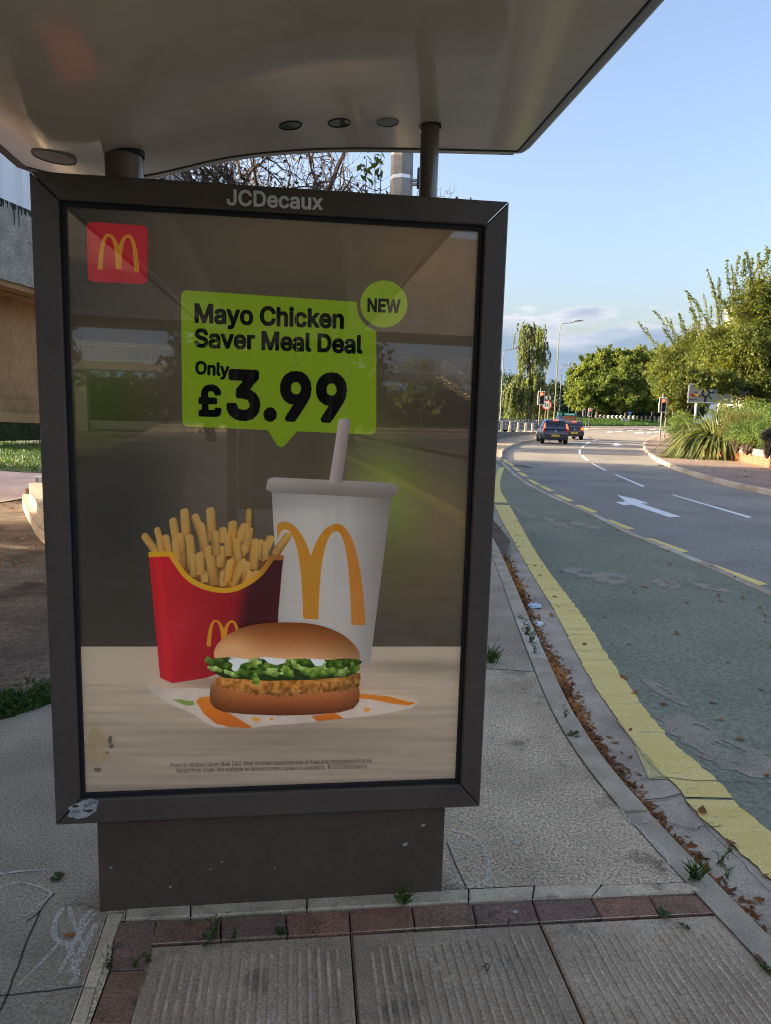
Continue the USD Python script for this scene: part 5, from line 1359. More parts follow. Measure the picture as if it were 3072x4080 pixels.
# darker trees beyond
for i, (px, py, hw, hh, Y, lab) in enumerate(((1240, 862, 26, 44, 215, 'dark rounded tree just right of the willow'), (1200, 864, 24, 44, 205, 'dark tree directly behind the willow and the signals'), (1098, 858, 34, 46, 180, 'dark tree between the panel edge and the willow'), (1050, 850, 40, 60, 190, 'dark tree half hidden by the panel edge'), (1150, 880, 36, 30, 210, 'low dark tree behind the left of the willow'))):
    bb = on_ground(px, Y)
    tree('dark_tree', bb, lab, (4, .4), lobes_px(bb, Y, [(px, py, hw, hh, 0), (px - hw * .6, py + hh * .45, hw * .7, hh * .5, -5), (px + hw * .6, py + hh * .4, hw * .7, hh * .55, -4), (px, py + hh * .6, hw, hh * .5, -7)]), 'leaf_dark', 4.2, 46, .60, 41 + i, rc=.30)
for i, px in enumerate((1300, 1360, 1420, 1475)):
    bb = on_ground(px, 190)
    tree('dark_tree', bb, ('dark low tree seen under the leftmost plane tree', 'dark low tree seen beneath the middle plane tree', 'dark low tree seen under the rightmost plane tree', 'dark low tree far behind the right hand signals')[i], (3, .4), lobes_px(bb, 190, [(px, 878, 40, 22, 0), (px - 25, 890, 26, 14, -3), (px + 25, 885, 28, 18, -3)]), 'leaf_dark', 5, 46, .60, 61 + i, rc=.3)

# weeping willow
def willow():
    Y = 112.0
    b = on_ground(1140, Y); s = Y / F_PX
    T = Thing('willow_tree', b, label='tall weeping willow with hanging sunlit strands beside the railing', cat='tree')
    r = np.random.default_rng(77)
    P = lambda px, py, dy=0: AT(px, py, Y + dy) - b
    tr = [P(1142, 912), P(1144, 860), P(1143, 800), P(1142, 750), P(1138, 715)]
    T.add('trunk', tube(tr, [.42, .36, .28, .2, .06], 8), 'bark')
    limbs, cs, strands = [], [], []
    tops = []
    for px, py, k in ((1135, 700, 7), (1130, 712, 6), (1143, 705, 5), (1166, 705, 7), (1160, 716, 6), (1171, 716, 4), (1150, 730, 7), (1132, 735, 7), (1172, 740, 7), (1140, 750, 7), (1160, 752, 5), (1176, 755, 5), (1134, 768, 7), (1168, 770, 6), (1145, 782, 7), (1130, 790, 6), (1178, 775, 3),
                      (1120, 812, 9), (1150, 806, 9), (1166, 806, 7), (1108, 828, 9), (1135, 818, 10), (1162, 820, 9), (1100, 846, 8), (1118, 836, 10), (1148, 832, 10), (1174, 826, 8), (1130, 850, 9), (1158, 850, 9), (1106, 862, 7), (1172, 852, 8), (1142, 866, 8), (1118, 868, 7), (1180, 845, 5)):
        tops.append((px, py, k))
    for px, py, k in tops:
        dy = r.normal(0, 1.6)
        a = P(px, py, dy)
        limbs.append(tube([P(1143, min(py + 26, 900)), (P(1143, py + 6) + a) / 2 + (0, 0, .3), a], [.09, .05, .02], 4, False))
        for _ in range(k * 2):
            L = r.uniform(1.6, 4.2) if py > 795 else r.uniform(1.0, 2.9)
            q = a + r.normal(0, 1, 3) * [.38, .7, .28]
            low_ = (908 - 905) * 0
            zmin = 0.4
            n = int(22 * L)
            t = np.sort(r.uniform(0, 1, n))
            drift = r.normal(0, .14, 2)
            c = np.column_stack([q[0] + drift[0] * t * L * .4 + .25 * (1 - np.exp(-t * 4)) * np.sign(q[0] - P(1143, py)[0]), q[1] + drift[1] * t * L, q[2] + .25 * np.sin(t * 3) - L * t])
            c = c[c[:, 2] > zmin]
            cs.append(c + r.normal(0, .055, c.shape))
    c = np.vstack(cs)
    d = np.random.default_rng(5)
    n = len(c)
    dirs = np.column_stack([d.normal(0, .25, n), d.normal(0, .25, n), -np.ones(n)]); dirs /= np.linalg.norm(dirs, axis=1, keepdims=True)
    a_ = d.uniform(0, np.pi, n); sd = np.column_stack([np.cos(a_), np.sin(a_), np.zeros(n)])
    L = d.uniform(.30, .50, n)[:, None]; W = .075
    v = np.stack([c, c + dirs * L * .5 + sd * W, c + dirs * L, c + dirs * L * .5 - sd * W], 1).reshape(-1, 3)
    i = np.arange(n)[:, None] * 4
    T.add('limbs', join(limbs), 'bark')
    T.add('crown', (v, np.vstack([i + np.array([0, 1, 2]), i + np.array([0, 2, 3])])), 'leaf_willow')
willow()

# bare twisted tree and column behind the panel
def twisted_tree():
    b = np.array([-1.9, 11.5, float(hgt(11.5))])
    T = Thing('twisted_tree', b, label='bare twisted tree with crooked twigs seen above the panel', cat='tree')
    r = np.random.default_rng(12)
    T.add('trunk', tube([(0, 0, -.2), (.05, 0, 1.4), (-.05, .1, 2.8), (.1, 0, 3.6)], [.17, .14, .12, .10], 9), 'bark')
    segs, tw, lv = [], [], []
    def walk(p, d, L, rad, depth):
        pts = [p]; n = max(4, int(L / .13)); q = p.copy(); dd = d.copy()
        for k in range(n):
            dd = dd + r.normal(0, .32 if depth > 1 else .16, 3); dd[2] += .03
            dd /= np.linalg.norm(dd); q = q + dd * L / n
            pts.append(q.copy())
        rr_ = np.linspace(rad, rad * .45, len(pts))
        (segs if depth < 2 else tw).append(tube(pts, rr_, 5 if depth < 2 else 3, False))
        if depth == 4:
            if r.random() < .25:
                lv.append(pts[-1])
            return
        for k in range((6, 5, 5, 3)[depth]):
            i = r.integers(1, len(pts)); nd = dd * .5 + r.normal(0, .75, 3); nd[2] += .12; nd /= np.linalg.norm(nd)
            walk(pts[i], nd, L * r.uniform(.42, .7), rad * .5, depth + 1)
    for k, (x, y, z) in enumerate(((-.9, 0, .75), (.9, -.1, .7), (.35, .2, 1.0), (-.35, -.2, 1.0), (1.3, .2, .45), (-1.3, .1, .5), (.0, 0, 1.2), (1.2, -.2, .62), (-1.1, -.2, .65), (1.5, .0, .36))):
        d = np.array([x, y, z]); d /= np.linalg.norm(d)
        walk(np.array([.05, 0, 2.6 + .14 * k]), d, r.uniform(1.9, 2.9), .06, 0)
    T.add('limbs', join(segs), 'twig'); T.add('twigs', join(tw), 'twig')
    if lv:
        c = np.repeat(np.array(lv), 3, 0) + r.normal(0, .06, (len(lv) * 3, 3))
        T.add('leaves', leaves(c, .075, 3), 'leaf_dry')
twisted_tree()
colb = np.array([AT(868, 372, 8.6)[0], 8.6, float(hgt(8.6))])
col = Thing('concrete_column', colb, label='octagonal concrete lamp column with a steel strap behind the panel', cat='column')
cr = 22.5 / F_PX * 8.6 / 0.985
col.add('shaft', lathe([(cr * 1.25, -.2), (cr * 1.0, 4.3), (cr * .8, 8.0), (cr * .7, 8.0)], 8, c=(0, 0, 0)), 'column_concrete')
zs = AT(868, 386, 8.6)[2] - colb[2]
col.add('strap', lathe([(cr * 1.015, zs - .02), (cr * 1.03, zs - .018), (cr * 1.03, zs + .018), (cr * 1.015, zs + .02)], 8), 'strap_steel')
col.add('bracket_box', cbox(cr + .05, cr + .08, -.06, .06, zs - .09, zs + .11, .006), 'black_plastic')
col.add('bracket_arm', cbox(cr * .95, cr + .052, -.02, .02, zs - .03, zs + .0, .004), 'galvanised')
col.add('bracket_arm', cbox(cr * .95, cr + .052, -.02, .02, zs - .07, zs - .045, .004), 'galvanised')
# leafy shoots beside the column
def ivy():
    b = np.array([AT(828, 372, 8.2)[0], 8.2, float(hgt(8.2))])
    T = Thing('leafy_shoots', b, label='leafy green shoots growing up beside the concrete column', cat='plant')
    r = np.random.default_rng(4)
    st_, cs = [], []
    for k in range(6):
        x = r.normal(0, .09)
        top = np.array([x * 1.6, r.normal(0, .1), r.uniform(3.6, 4.3)])
        pts = np.array([(x * .3, 0, -.1), (x, .02, 1.5), (x * 1.2 + r.normal(0, .03), 0, 2.9), top])
        st_.append(tube(pts, [.018, .014, .01, .004], 5, False))
        l = resample(pts, .045); l = l[l[:, 2] > 1.0]
        cs.append(l + r.normal(0, .045, l.shape))
    T.add('stems', join(st_), 'twig'); T.add('leaves', leaves(np.vstack(cs), .12, 8, .5, 2.3, .3), 'leaf_ivy')
ivy()

# added trees out of sight to shade the road, then trees the glass reflects
for i, (x, y, h, lab) in enumerate(((-13, 40, 6.0, 'added bushy shade tree hidden behind the panel nearest the hedge'), (-10.0, 50, 6.6, 'added shade tree hidden behind the middle of the panel'), (1.2, 41, 4.8, 'added small shade tree by the parapet hidden behind the right of the panel'), (-1.0, 36.5, 4.2, 'smallest added shade tree by the parapet hidden behind the panel'), (1.5, 47, 4.6, 'added small shade tree further along the parapet hidden behind the panel'), (3.5, 56, 6.0, 'added shade tree beyond the parapet hidden behind the panel edge'))):
    tree('shade_tree', (x, y, float(hgt(y))), lab, (2.6, .25), [(0, 0, h * .68, h * .30, h * .30), (-h * .2, 0, h * .5, h * .24, h * .24), (h * .2, .3, h * .52, h * .24, h * .26), (0, -h * .15, h * .40, h * .25, h * .2)], 'leaf_dark', 7, 40, .36, 80 + i, rc=.32)
for i, (x, y, h, lab) in enumerate(((-16, -30, 9, 'tree behind the camera at the far left'), (-10, -36, 8, 'tree behind the camera left of the footbridge'), (4, -44, 9, 'tree behind the camera beyond the footbridge'), (26, -50, 9, 'tree behind the camera across the road'), (17.5, -54, 6.6, 'tree behind the camera beyond the stairs of the footbridge'), (30, -34, 9, 'tree behind the camera at the far right'), (20, -14, 7, 'tree behind the camera beside the far footway'), (24, 6, 8, 'tree out of frame on the far side of the road'))):
    tree('street_tree', (x, y, 0), lab, (2.2, .22), [(0, 0, h * .66, h * .33, h * .30), (-h * .26, 0, h * .5, h * .25, h * .24), (h * .26, .3, h * .52, h * .25, h * .26), (0, h * .15, h * .36, h * .28, h * .2)], 'leaf_plane', 4, 40, .34, 90 + i, rc=.32)
# the footbridge that crosses the road behind the camera
fb = Thing('footbridge', (0, -45, 0), label='concrete footbridge with white railings and stairs far behind the camera', cat='footbridge')
fb.add('deck', box(-9, 27, -1.1, 1.1, 3.5, 4.0), 'beam_concrete')
for x in (-8, 9, 25):
    fb.add('pier', box(x, x + .7, -.6, .6, -.3, 3.499), 'beam_concrete')
for y in (-1.0, 1.0):
    fb.add('handrail', join([box(-9, 27, y - .025, y + .025, 5.1, 5.16), box(-9, 27, y - .02, y + .02, 4.08, 4.12)]), 'sign_white')
    fb.add('balusters', join([box(x - .012, x + .012, y - .012, y + .012, 4.0, 5.1) for x in np.arange(-9, 27, .16)]), 'sign_white')
stv = [cbox(15.2 + k * .28, 15.52 + k * .28, 1.15, 2.9, 3.85 - (k + 1) * .17, 3.85 - k * .17, .004) for k in range(21)]
for k, q in enumerate(stv):
    fb.add('stair_tread', q, 'step_concrete')
for y in (1.2, 2.85):
    fb.add('stair_rail', join([tube([(15.2, y, 4.9), (21.1, y, 1.35)], .03, 6)] + [box(15.2 + k * .14 - .01, 15.2 + k * .14 + .01, y - .01, y + .01, 3.85 - (k * .14) / .28 * .17, 4.9 - (k * .14) * .6017) for k in range(42)]), 'sign_white')

ov = Thing('overbridge', (0, -15.5, 0), label='solid concrete footbridge crossing the road just behind the shelter', cat='footbridge')
ov.add('deck', box(-9.5, 24, -1.6, 1.4, 3.55, 3.9), 'beam_concrete')
ov.add('parapet', box(-9.5, 24, 1.15, 1.4, 3.902, 6.0), 'beam_concrete')
ov.add('parapet', box(-9.5, 24, -1.6, -1.35, 3.902, 6.0), 'beam_concrete')
for x in (-9, 11.5, 23):
    ov.add('pier', box(x, x + .7, -.6, .6, -.3, 3.548), 'beam_concrete')

hedge('hedge', [(-45, -52), (-10, -54), (8, -54)], 3.8, 3.0, 4600, 'tall dark hedge added far behind the camera on the left to mask reflected sky', 15, size=.55)  # hedges added out of view to hold back sky in the glass
hedge('hedge', [(12, -56), (45, -50)], 3.2, 3.0, 3200, 'tall dark hedge added far behind the camera on the right to mask reflected sky', 16, size=.55)

def mirrored(px, py, dist):
    """The place behind the viewer that the glass shows at (px, py)."""
    d = ray(px, py); d = d / np.linalg.norm(d)
    h = EYE + d * (((S(0, .008, 0) - EYE) @ NF) / (d @ NF))
    return h + (d - 2 * (d @ NF) * NF) * dist
for i, (px, h) in enumerate(((455, 6.2), (560, 5.6), (660, 6.4), (760, 5.4))):  # tree row added to darken the glass reflection over the lettering
    q = mirrored(px, 800, 30)
    tree('shade_tree', (q[0], q[1], 0), ('added dense tree behind the camera, left of a close row that darkens the glass', 'second added dense tree of the close row behind the camera', 'third added dense tree of the close row behind the camera', 'added dense tree behind the camera, right of a close row that darkens the glass')[i], (1.6, .2), [(0, 0, h * .62, h * .27, h * .32), (0, 0, h * .34, h * .25, h * .26)], 'leaf_dark', 12, 40, .34, 120 + i, rc=.3)

# ---------------------------------------------------------------- railing, walls
wb = [G(1040, 956), G(1076, 948), G(1100, 944), G(1130, 940), G(1158, 936.5)]
wl = smoothline(wb, 0.5)
par = Thing('parapet_wall', (*wl[len(wl) // 2], 0), label='low dark concrete parapet under the cream railing posts', cat='wall')
seg = resample(wl, 2.2)
def wall_h(y):
    return float(np.interp(y, [wb[1][1], wb[-1][1]], [0.50, 0.16]))
for a, b in zip(seg[:-1], seg[1:]):
    t = (b - a) / np.linalg.norm(b - a); n = np.array([-t[1], t[0]]) * .3
    pts = []
    for q in (a + t * .006, b - t * .006):
        for o in (0, 1):
            for z in (-.2, wall_h(q[1])):
                pts.append((*(q + n * o), z + hgt(q[1])))
    par.add('coping_block', hull(pts), 'parapet', local=False)
rail = Thing('railing', (*wl[len(wl) // 2], 0), label='cream posts and thin grey rails curving along the parapet', cat='railing')
off = offset(wl, .15)
zt = lambda q: wall_h(q[1]) + float(hgt(q[1]))
post_px = [1044, 1064, 1083, 1101.5, 1119, 1135, 1151]
for px in post_px:
    d = [abs(CX + F_PX * ((np.array([*q, 0]) - EYE) @ EX) / ((np.array([*q, 0]) - EYE) @ FWD) - px) for q in off]
    q = off[int(np.argmin(d))]; z = zt(q)
    rail.add('post', cbox(q[0] - .09, q[0] + .09, q[1] - .05, q[1] + .05, z, z + .86, .008), 'rail_cream', local=False)
    rail.add('foot_plate', cbox(q[0] - .17, q[0] + .17, q[1] - .12, q[1] + .12, z - .002, z + .05, .006), 'rail_cream', local=False)
for h, r in ((.86, .032), (.60, .018), (.38, .018), (.18, .018)):
    rail.add('rail', tube([(*q, zt(q) + h) for q in off], r, 6), 'rail_grey', local=False)
p0, p1 = G(1040, 926, 0), G(1176, 925, 0)
fp = Thing('far_parapet', (*p0, 0), label='pale grey panelled parapet across the bridge behind the railing', cat='wall')
n_ = 14
for k in range(n_):
    a = p0 + (p1 - p0) * k / n_; b = p0 + (p1 - p0) * (k + .94) / n_
    h0 = float(hgt(a[1]))
    fp.add('panel', hull([(x, y + o, z + h0) for (x, y) in (a, b) for o in (0, .2) for z in (-.1, .95)]), 'far_parapet', local=False)
    fp.add('rail', hull([(x, y + o, z + h0) for (x, y) in (a, b) for o in (-.05, .25) for z in (1.08, 1.2)]), 'far_parapet', local=False)
    fp.add('post', hull([(x, y + o, z + h0) for (x, y) in (a, a + (b - a) * .12) for o in (0, .2) for z in (.95, 1.08)]), 'far_parapet', local=False)

# brick planter wall on the right
w0, w1, w2 = G(1458, 957, .02), G(1565, 989.5, .02), G(1666, 1012, .02)
w3 = w2 + (w2 - w1) / np.linalg.norm(w2 - w1) * 12
wline = resample(np.array([w0, w1, w2, w3]), 0.225)
wall = Thing('planter_wall', (*w1, 0), label='red brick planter wall with grey block coping beside the right footway', cat='wall')
BH = 0.068
cnt = 0
back = []
for i, (a, b) in enumerate(zip(wline[:-1], wline[1:])):
    t = (b - a) / np.linalg.norm(b - a); n = np.array([t[1], -t[0]])
    if n @ (a - np.array([0, 0])) < 0:
        n = -n                                   # n points away from the road
    h = float(hgt(a[1])) + .02
    back.append(hull([(*(p + n * o), z + h) for p in (a, b) for o in (.010, .22) for z in (-.1, .352)]))
    for c in range(5):
        sh = t * (.1125 if c % 2 else 0)
        a2, b2 = a + sh + t * .005, b + sh - t * .005
        if a[1] < 17:
            continue
        j = RND.uniform(0, .003)
        wall.add('brick', hull([(*(p + n * o), z + h) for p in (a2, b2) for o in (-j, .05) for z in (c * .072 + .004, c * .072 + BH)]), f'wall_brick_{(i * 7 + c * 3) % 3}', local=False)
        cnt += 1
    if i % 2 == 0 and i + 2 < len(wline):
        e = wline[i + 2]
        for c in range(2):
            sh = t * (.22 if c else 0)
            wall.add('coping_block', hull([(*(p + n * o), z + h) for p in (a + t * .006 + sh, e - t * .006 + sh) for o in (-.02 - .008 * c, .26) for z in (.362 + c * .122, .478 + c * .122)]), 'coping', local=False)
wall.add('mortar', join(back), 'mortar', local=False)
# return end of the wall
e0 = w0; e1 = w0 + np.array([1.5, .35])
wall.add('return_wall', hull([(*p, z + hgt(p[1]) + .02) for p in (e0, e1, e0 + (0.05, .3), e1 + (0, .3)) for z in (-.1, .60)]), 'wall_brick_0', local=False)
soil = sg.Polygon([tuple(w0 + (.22, .1)), tuple(w1 + (.22, 0)), tuple(w2 + (.22, 0)), tuple(w3 + (.22, 0)), (40, 10), (40, 48), (19, 48)]).buffer(0)
planter = Thing('planter_bed', label='dark soil bed behind the brick planter wall', cat='planting bed', kind='structure')
planter.add('soil', sheet(soil, 0.47), 'soil', local=False)

# ---------------------------------------------------------------- flax and shrubs
def flax(name, base, label, n, lmin, lmax, spread, up, seed, width=.052, flop=1.0, bias=(0, 0)):
    r = np.random.default_rng(seed)
    T = Thing(name, base, label=label, cat='plant')
    for k in range(n):
        a = r.uniform(0, 2 * np.pi); L = r.uniform(lmin, lmax)
        erect = r.random() < up
        el = r.uniform(1.05, 1.45) if erect else r.uniform(.35, 1.15)
        o = np.array([math.cos(a), math.sin(a), 0]) * r.uniform(0, spread) + (0, 0, r.uniform(0, .35) if not erect else 0)
        d = np.array([math.cos(a) * math.cos(el) + bias[0], math.sin(a) * math.cos(el) + bias[1], math.sin(el)]); d /= np.linalg.norm(d)
        t = np.linspace(0, 1, 8)
        drop = flop * r.uniform(.7, 1.3) * (0.22 if erect else 1)
        c = o + d * (t * L)[:, None]; c[:, 2] -= drop * L * t ** 2
        c[:, 2] = np.maximum(c[:, 2], .03 - base[2] + float(hgt(base[1])))
        sd = np.cross(d, [0, 0, 1]); sd /= np.linalg.norm(sd) + 1e-9
        tw = r.normal(0, .5)
        sd = sd * math.cos(tw) + np.array([0, 0, 1.0]) * math.sin(tw)
        w = width * r.uniform(.7, 1.2) * np.minimum(1, (1.02 - t) * 2.6) * np.minimum(1, .5 + t * 3)
        v = np.stack([c - sd * w[:, None] * .5, c + (0, 0, -.006) * np.ones((8, 1)), c + sd * w[:, None] * .5], 1).reshape(-1, 3)
        f = []
        for i in range(7):
            for j in range(2):
                f.append((i * 3 + j, i * 3 + j + 1, (i + 1) * 3 + j + 1, (i + 1) * 3 + j))
        T.add('leaf', (v, tri(np.array(f))), 'leaf_flax')
    return T
fb_ = AT(1545, 950, 31.2)
flax('flax_plant', (fb_[0], 31.2, float(hgt(31.2)) + .70), 'large drooping flax plant that spills over the brick wall', 298, 1.6, 2.5, .45, .10, 51, bias=(-.42, -.22), flop=1.1, width=.080)
fb4 = AT(1512, 955, 32.0)
flax('flax_plant', (fb4[0], 32.0, float(hgt(32)) + .55), 'low arching flax plant at the left of the drooping one, over the pavement', 250, 1.2, 2.0, .40, .06, 54, bias=(-.25, -.25), flop=1.1, width=.075)
fb2 = AT(1628, 955, 28.6)
flax('flax_plant', (fb2[0], 28.6, float(hgt(28.6)) + .5), 'upright flax plant with pale sword leaves behind the yellow shrub', 90, 1.2, 1.9, .35, .8, 52, width=.075, flop=.5)
fb3 = AT(1560, 950, 30.6)
flax('flax_plant', (fb3[0], 30.6, float(hgt(30.6)) + .5), 'upright flax plant under the direction sign', 90, 1.1, 1.7, .35, .75, 53, width=.075, flop=.5)
def shrub(name, px, py, Y, rx, rz, mat, n, size, label, seed, twig=0):
    p = AT(px, py, Y); r = np.random.default_rng(seed)
    b = np.array([p[0], Y, float(hgt(Y)) + .45])
    T = Thing(name, b, label=label, cat='shrub')
    k = 34
    d = r.normal(0, 1, (k, 3)); d /= np.linalg.norm(d, axis=1, keepdims=True)
    cc = d * np.array([rx, rx, rz]) * r.uniform(.5, 1, (k, 1)) + (0, 0, p[2] - b[2])
    c = cc[r.integers(0, k, n)] + r.normal(0, .17, (n, 3)) * [rx, rx, rz]
    c[:, 2] = np.maximum(c[:, 2], .02)
    T.add('stems', join([tube([(0, 0, -.1), q * .5 + r.normal(0, .05, 3), q], [.02, .012, .005], 4, False) for q in cc]), 'twig')
    T.add('foliage', leaves(c, size, seed), mat)
shrub('shrub', 1596, 918, 28.9, .75, .60, 'leaf_shrub', 9000, .050, 'yellowish wispy shrub between the two flax plants', 61)
shrub('shrub', 1618, 936, 27.8, .85, .45, 'leaf_bush', 7000, .062, 'bright green bushy shrub above the coping of the wall', 62)
shrub('shrub', 1660, 930, 25.9, .50, .50, 'leaf_bush', 5000, .062, 'green shrub at the right edge over the wall', 64)
shrub('shrub', 1662, 946, 25.3, .32, .30, 'leaf_dry', 3500, .045, 'dull grey brown shrub at the right edge of the wall', 63)
shrub('shrub', 1482, 920, 36.0, 1.0, .62, 'leaf_bush', 5000, .075, 'green shrub between the wall end and the direction sign', 65)
shrub('shrub', 1640, 900, 33.0, 1.3, .75, 'leaf_bush', 8000, .085, 'tall green shrub behind the upright flax at the right', 66)
shrub('shrub', 1585, 895, 35.0, 1.0, .7, 'leaf_front', 7000, .085, 'yellow green shrub beneath the right of the direction sign', 67)
b = on_ground(1650, 66)
bld = Thing('building', b, label='cream rendered building glimpsed through the trees at the right', cat='building')
ww, hh = 14.0, 12.6
bld.add('wall', box(-.2, ww, 0, 9, -.5, hh), 'render_cream')
bld.add('parapet_cap', cbox(-.35, ww + .15, -.15, 9.15, hh + .001, hh + .25, .02), 'render_cream')
for fl in range(4):
    for k in range(5):
        x = 1.0 + k * 2.6; z = 1.0 + fl * 3.0
        fr = bld.add('window', join([cbox(x, x + 1.3, -.05, -.002, z, z + .07, .005), cbox(x, x + 1.3, -.05, -.002, z + 1.53, z + 1.6, .005), cbox(x, x + .07, -.05, -.002, z + .07, z + 1.53, .005), cbox(x + 1.23, x + 1.3, -.05, -.002, z + .07, z + 1.53, .005), cbox(x + .62, x + .68, -.045, -.002, z + .07, z + 1.53, .005)]), 'sign_white')
        bld.add('pane', box(x + .07, x + 1.23, -.02, -.003, z + .07, z + 1.53), 'window_dark', parent=fr)

# ---------------------------------------------------------------- signals, signs, lamp columns
def frame_at(px, py, z=0.0):
    g = G(px, py, z); return np.array([g[0], g[1], float(hgt(g[1])) + z])
def signal(bpx, bpy, hx0, hx1, hy0, hy1, label, pole='pole_grey', z=0.0, lit='light_red', tall=True, sleeve=True, group=None):
    b = frame_at(bpx, bpy, z); Y = b[1]
    az = math.atan2(b[0], b[1])
    T = Thing('traffic_signal', b, -az * 0.25, label=label, cat='traffic signal', group=group)
    p0, p1 = AT(hx0, hy0, Y), AT(hx1, hy1, Y)
    h = p0[2] - p1[2]; zb = p1[2] - b[2]; w = max((p1[0] - p0[0]) * math.cos(az), h * .46)
    xo = ((p0[0] + p1[0]) / 2 - b[0]) * .6
    r = .057
    T.add('pole', lathe([(r, -.2), (r, zb + h + (.28 if tall else -.1)), (.001, zb + h + (.29 if tall else -.09))], 12), pole, smooth=40)
    if sleeve:
        T.add('sleeve', lathe([(r + .012, -.15), (r + .012, zb * .38), (r, zb * .385)], 12), 'pole_dark')
    y0 = -r - .02
    T.add('border', cbox(xo - w / 2, xo + w / 2, y0 - .05, y0 - .02, zb, zb + h, .01), 'sign_white')
    T.add('backing_board', cbox(xo - w / 2 + .055 * h, xo + w / 2 - .055 * h, y0 - .062, y0 - .0505, zb + .055 * h, zb + h - .055 * h, .004), 'sign_black')
    T.add('signal_head', cbox(xo - w * .24, xo + w * .24, y0 - .20, y0 - .0625, zb + .07 * h, zb + h * .93, .02), 'black_plastic')
    for k, mat in enumerate(('lens_dark', 'lens_dark', lit)):
        zc = zb + h * (.215 + .285 * k); R = h * .118
        T.add('lens', lathe([(.0005, .012), (R * .6, .010), (R, .0)], 18, 'y', (xo, y0 - .2005, zc)), mat, smooth=True)
        an = np.linspace(-.3, np.pi + .3, 14)
        vv = [(xo + math.cos(t) * (R + .012), y0 - .2 - d_, zc + math.sin(t) * (R + .012)) for t in an for d_ in (0, .17)]
        ff = tri(np.array([(2 * i, 2 * i + 1, 2 * i + 3, 2 * i + 2) for i in range(len(an) - 1)]))
        T.add('visor', (np.array(vv), ff), 'black_plastic')
    return T
signal(1163, 940, 1163.2, 1177, 844.5, 875, 'traffic signal showing red on the left footway by the railing', 'pole_green')
signal(1425, 953.5, 1423.4, 1438.2, 858.2, 891.2, 'nearer of the two signals showing red on the right footway', 'pole_grey', sleeve=False)
signal(1435, 947, 1436.2, 1446, 863.2, 891.6, 'further of the two signals on the right footway, partly hidden by the nearer', 'pole_grey', lit='light_red_far', sleeve=False)
signal(1258, 922, 1259.3, 1266.3, 884.4, 899.2, 'left one of the two distant signals near the left end of the chevron board', 'pole_dark', -.02, 'tail_red_dim')
signal(1272, 925.5, 1270.8, 1278.8, 882.2, 899.8, 'right one of the two distant signals near the left end of the chevron board', 'pole_dark', -.02, 'light_red_far')
signal(1419, 915.5, 1416.8, 1422.6, 877.6, 891.2, 'distant signal just left of the right footway signals', 'pole_dark', -.02, 'light_red_far')
signal(1451, 923, 1454, 1461.4, 880.6, 895, 'distant signal just right of the right footway signals', 'pole_dark', -.02, 'light_red_far')
isl = G(1264, 926.5, -.1)
single('traffic_island', hull([(isl[0] + x, isl[1] + y, float(hgt(isl[1])) - .1 + z) for x, y, z in [(6 * math.cos(t), 5 * math.sin(t), .0) for t in np.linspace(0, 6.2, 16)] + [(5.9 * math.cos(t), 4.9 * math.sin(t), .13) for t in np.linspace(0, 6.2, 16)]]), 'kerb_stone', 'raised kerbed island under the two distant signals', 'traffic island', kind='structure')

def on_front(T, text, cx, cz, cap, y, mat, depth=.004, grow=0.0, name='lettering', parent=None):
    g = text_poly(text, cap, grow * cap); x0, y0, x1, y1 = g.bounds
    g = sa.translate(g, cx - (x0 + x1) / 2, cz - cap / 2)
    T.add(name, extrude(g, depth, lambda v: np.column_stack([v[:, 0], y - v[:, 2], v[:, 1]])), mat, parent=parent)
def speed_sign():
    b = frame_at(1176, 935)
    T = Thing('speed_sign', b, -math.atan2(b[0], b[1]) * .3, label='round white 30 sign with a red ring on a post beside the left signal', cat='road sign')
    Y = b[1]; c = AT(1180.2, 875, Y); R = 11.0 / F_PX * Y
    xo, zc = 0.10, c[2] - b[2]
    T.add('post', lathe([(.05, -.2), (.05, zc + R * .9), (.001, zc + R * .91)], 10), 'pole_green')
    T.add('plate', lathe([(.001, .0), (R, .0), (R, .012), (R * .985, .016), (.001, .016)], 32, 'y', (xo, -.055, zc)), 'sign_red')
    T.add('face', lathe([(R * .775, .0), (R * .775, .003), (.001, .003)], 32, 'y', (xo, -.0715, zc)), 'sign_white')
    on_front(T, '30', xo, zc + .01, R * .66, -.0750, 'sign_black', .003, .02)
    pw = .46 * R
    T.add('small_plate', cbox(xo - pw + .1, xo + pw + .1, -.06, -.052, zc + R * 1.1, zc + R * 1.75, .004), 'sign_white')
    T.add('small_plate_symbol', cbox(xo - pw * .6 + .1, xo + pw * .5 + .1, -.064, -.0605, zc + R * 1.3, zc + R * 1.5, .001), 'sign_black')
speed_sign()
b = frame_at(1182, 936)
T = Thing('signal_post', b, label='plain ochre post with a small black cap behind the round 30 sign', cat='post')
zt_ = AT(1185, 852, b[1])[2] - b[2]
T.add('post', lathe([(.06, -.2), (.06, zt_), (.001, zt_)], 10), 'pole_green')
T.add('cap', cbox(-.22, -.07, -.1, .1, zt_ - .55, zt_ - .15, .03), 'black_plastic')
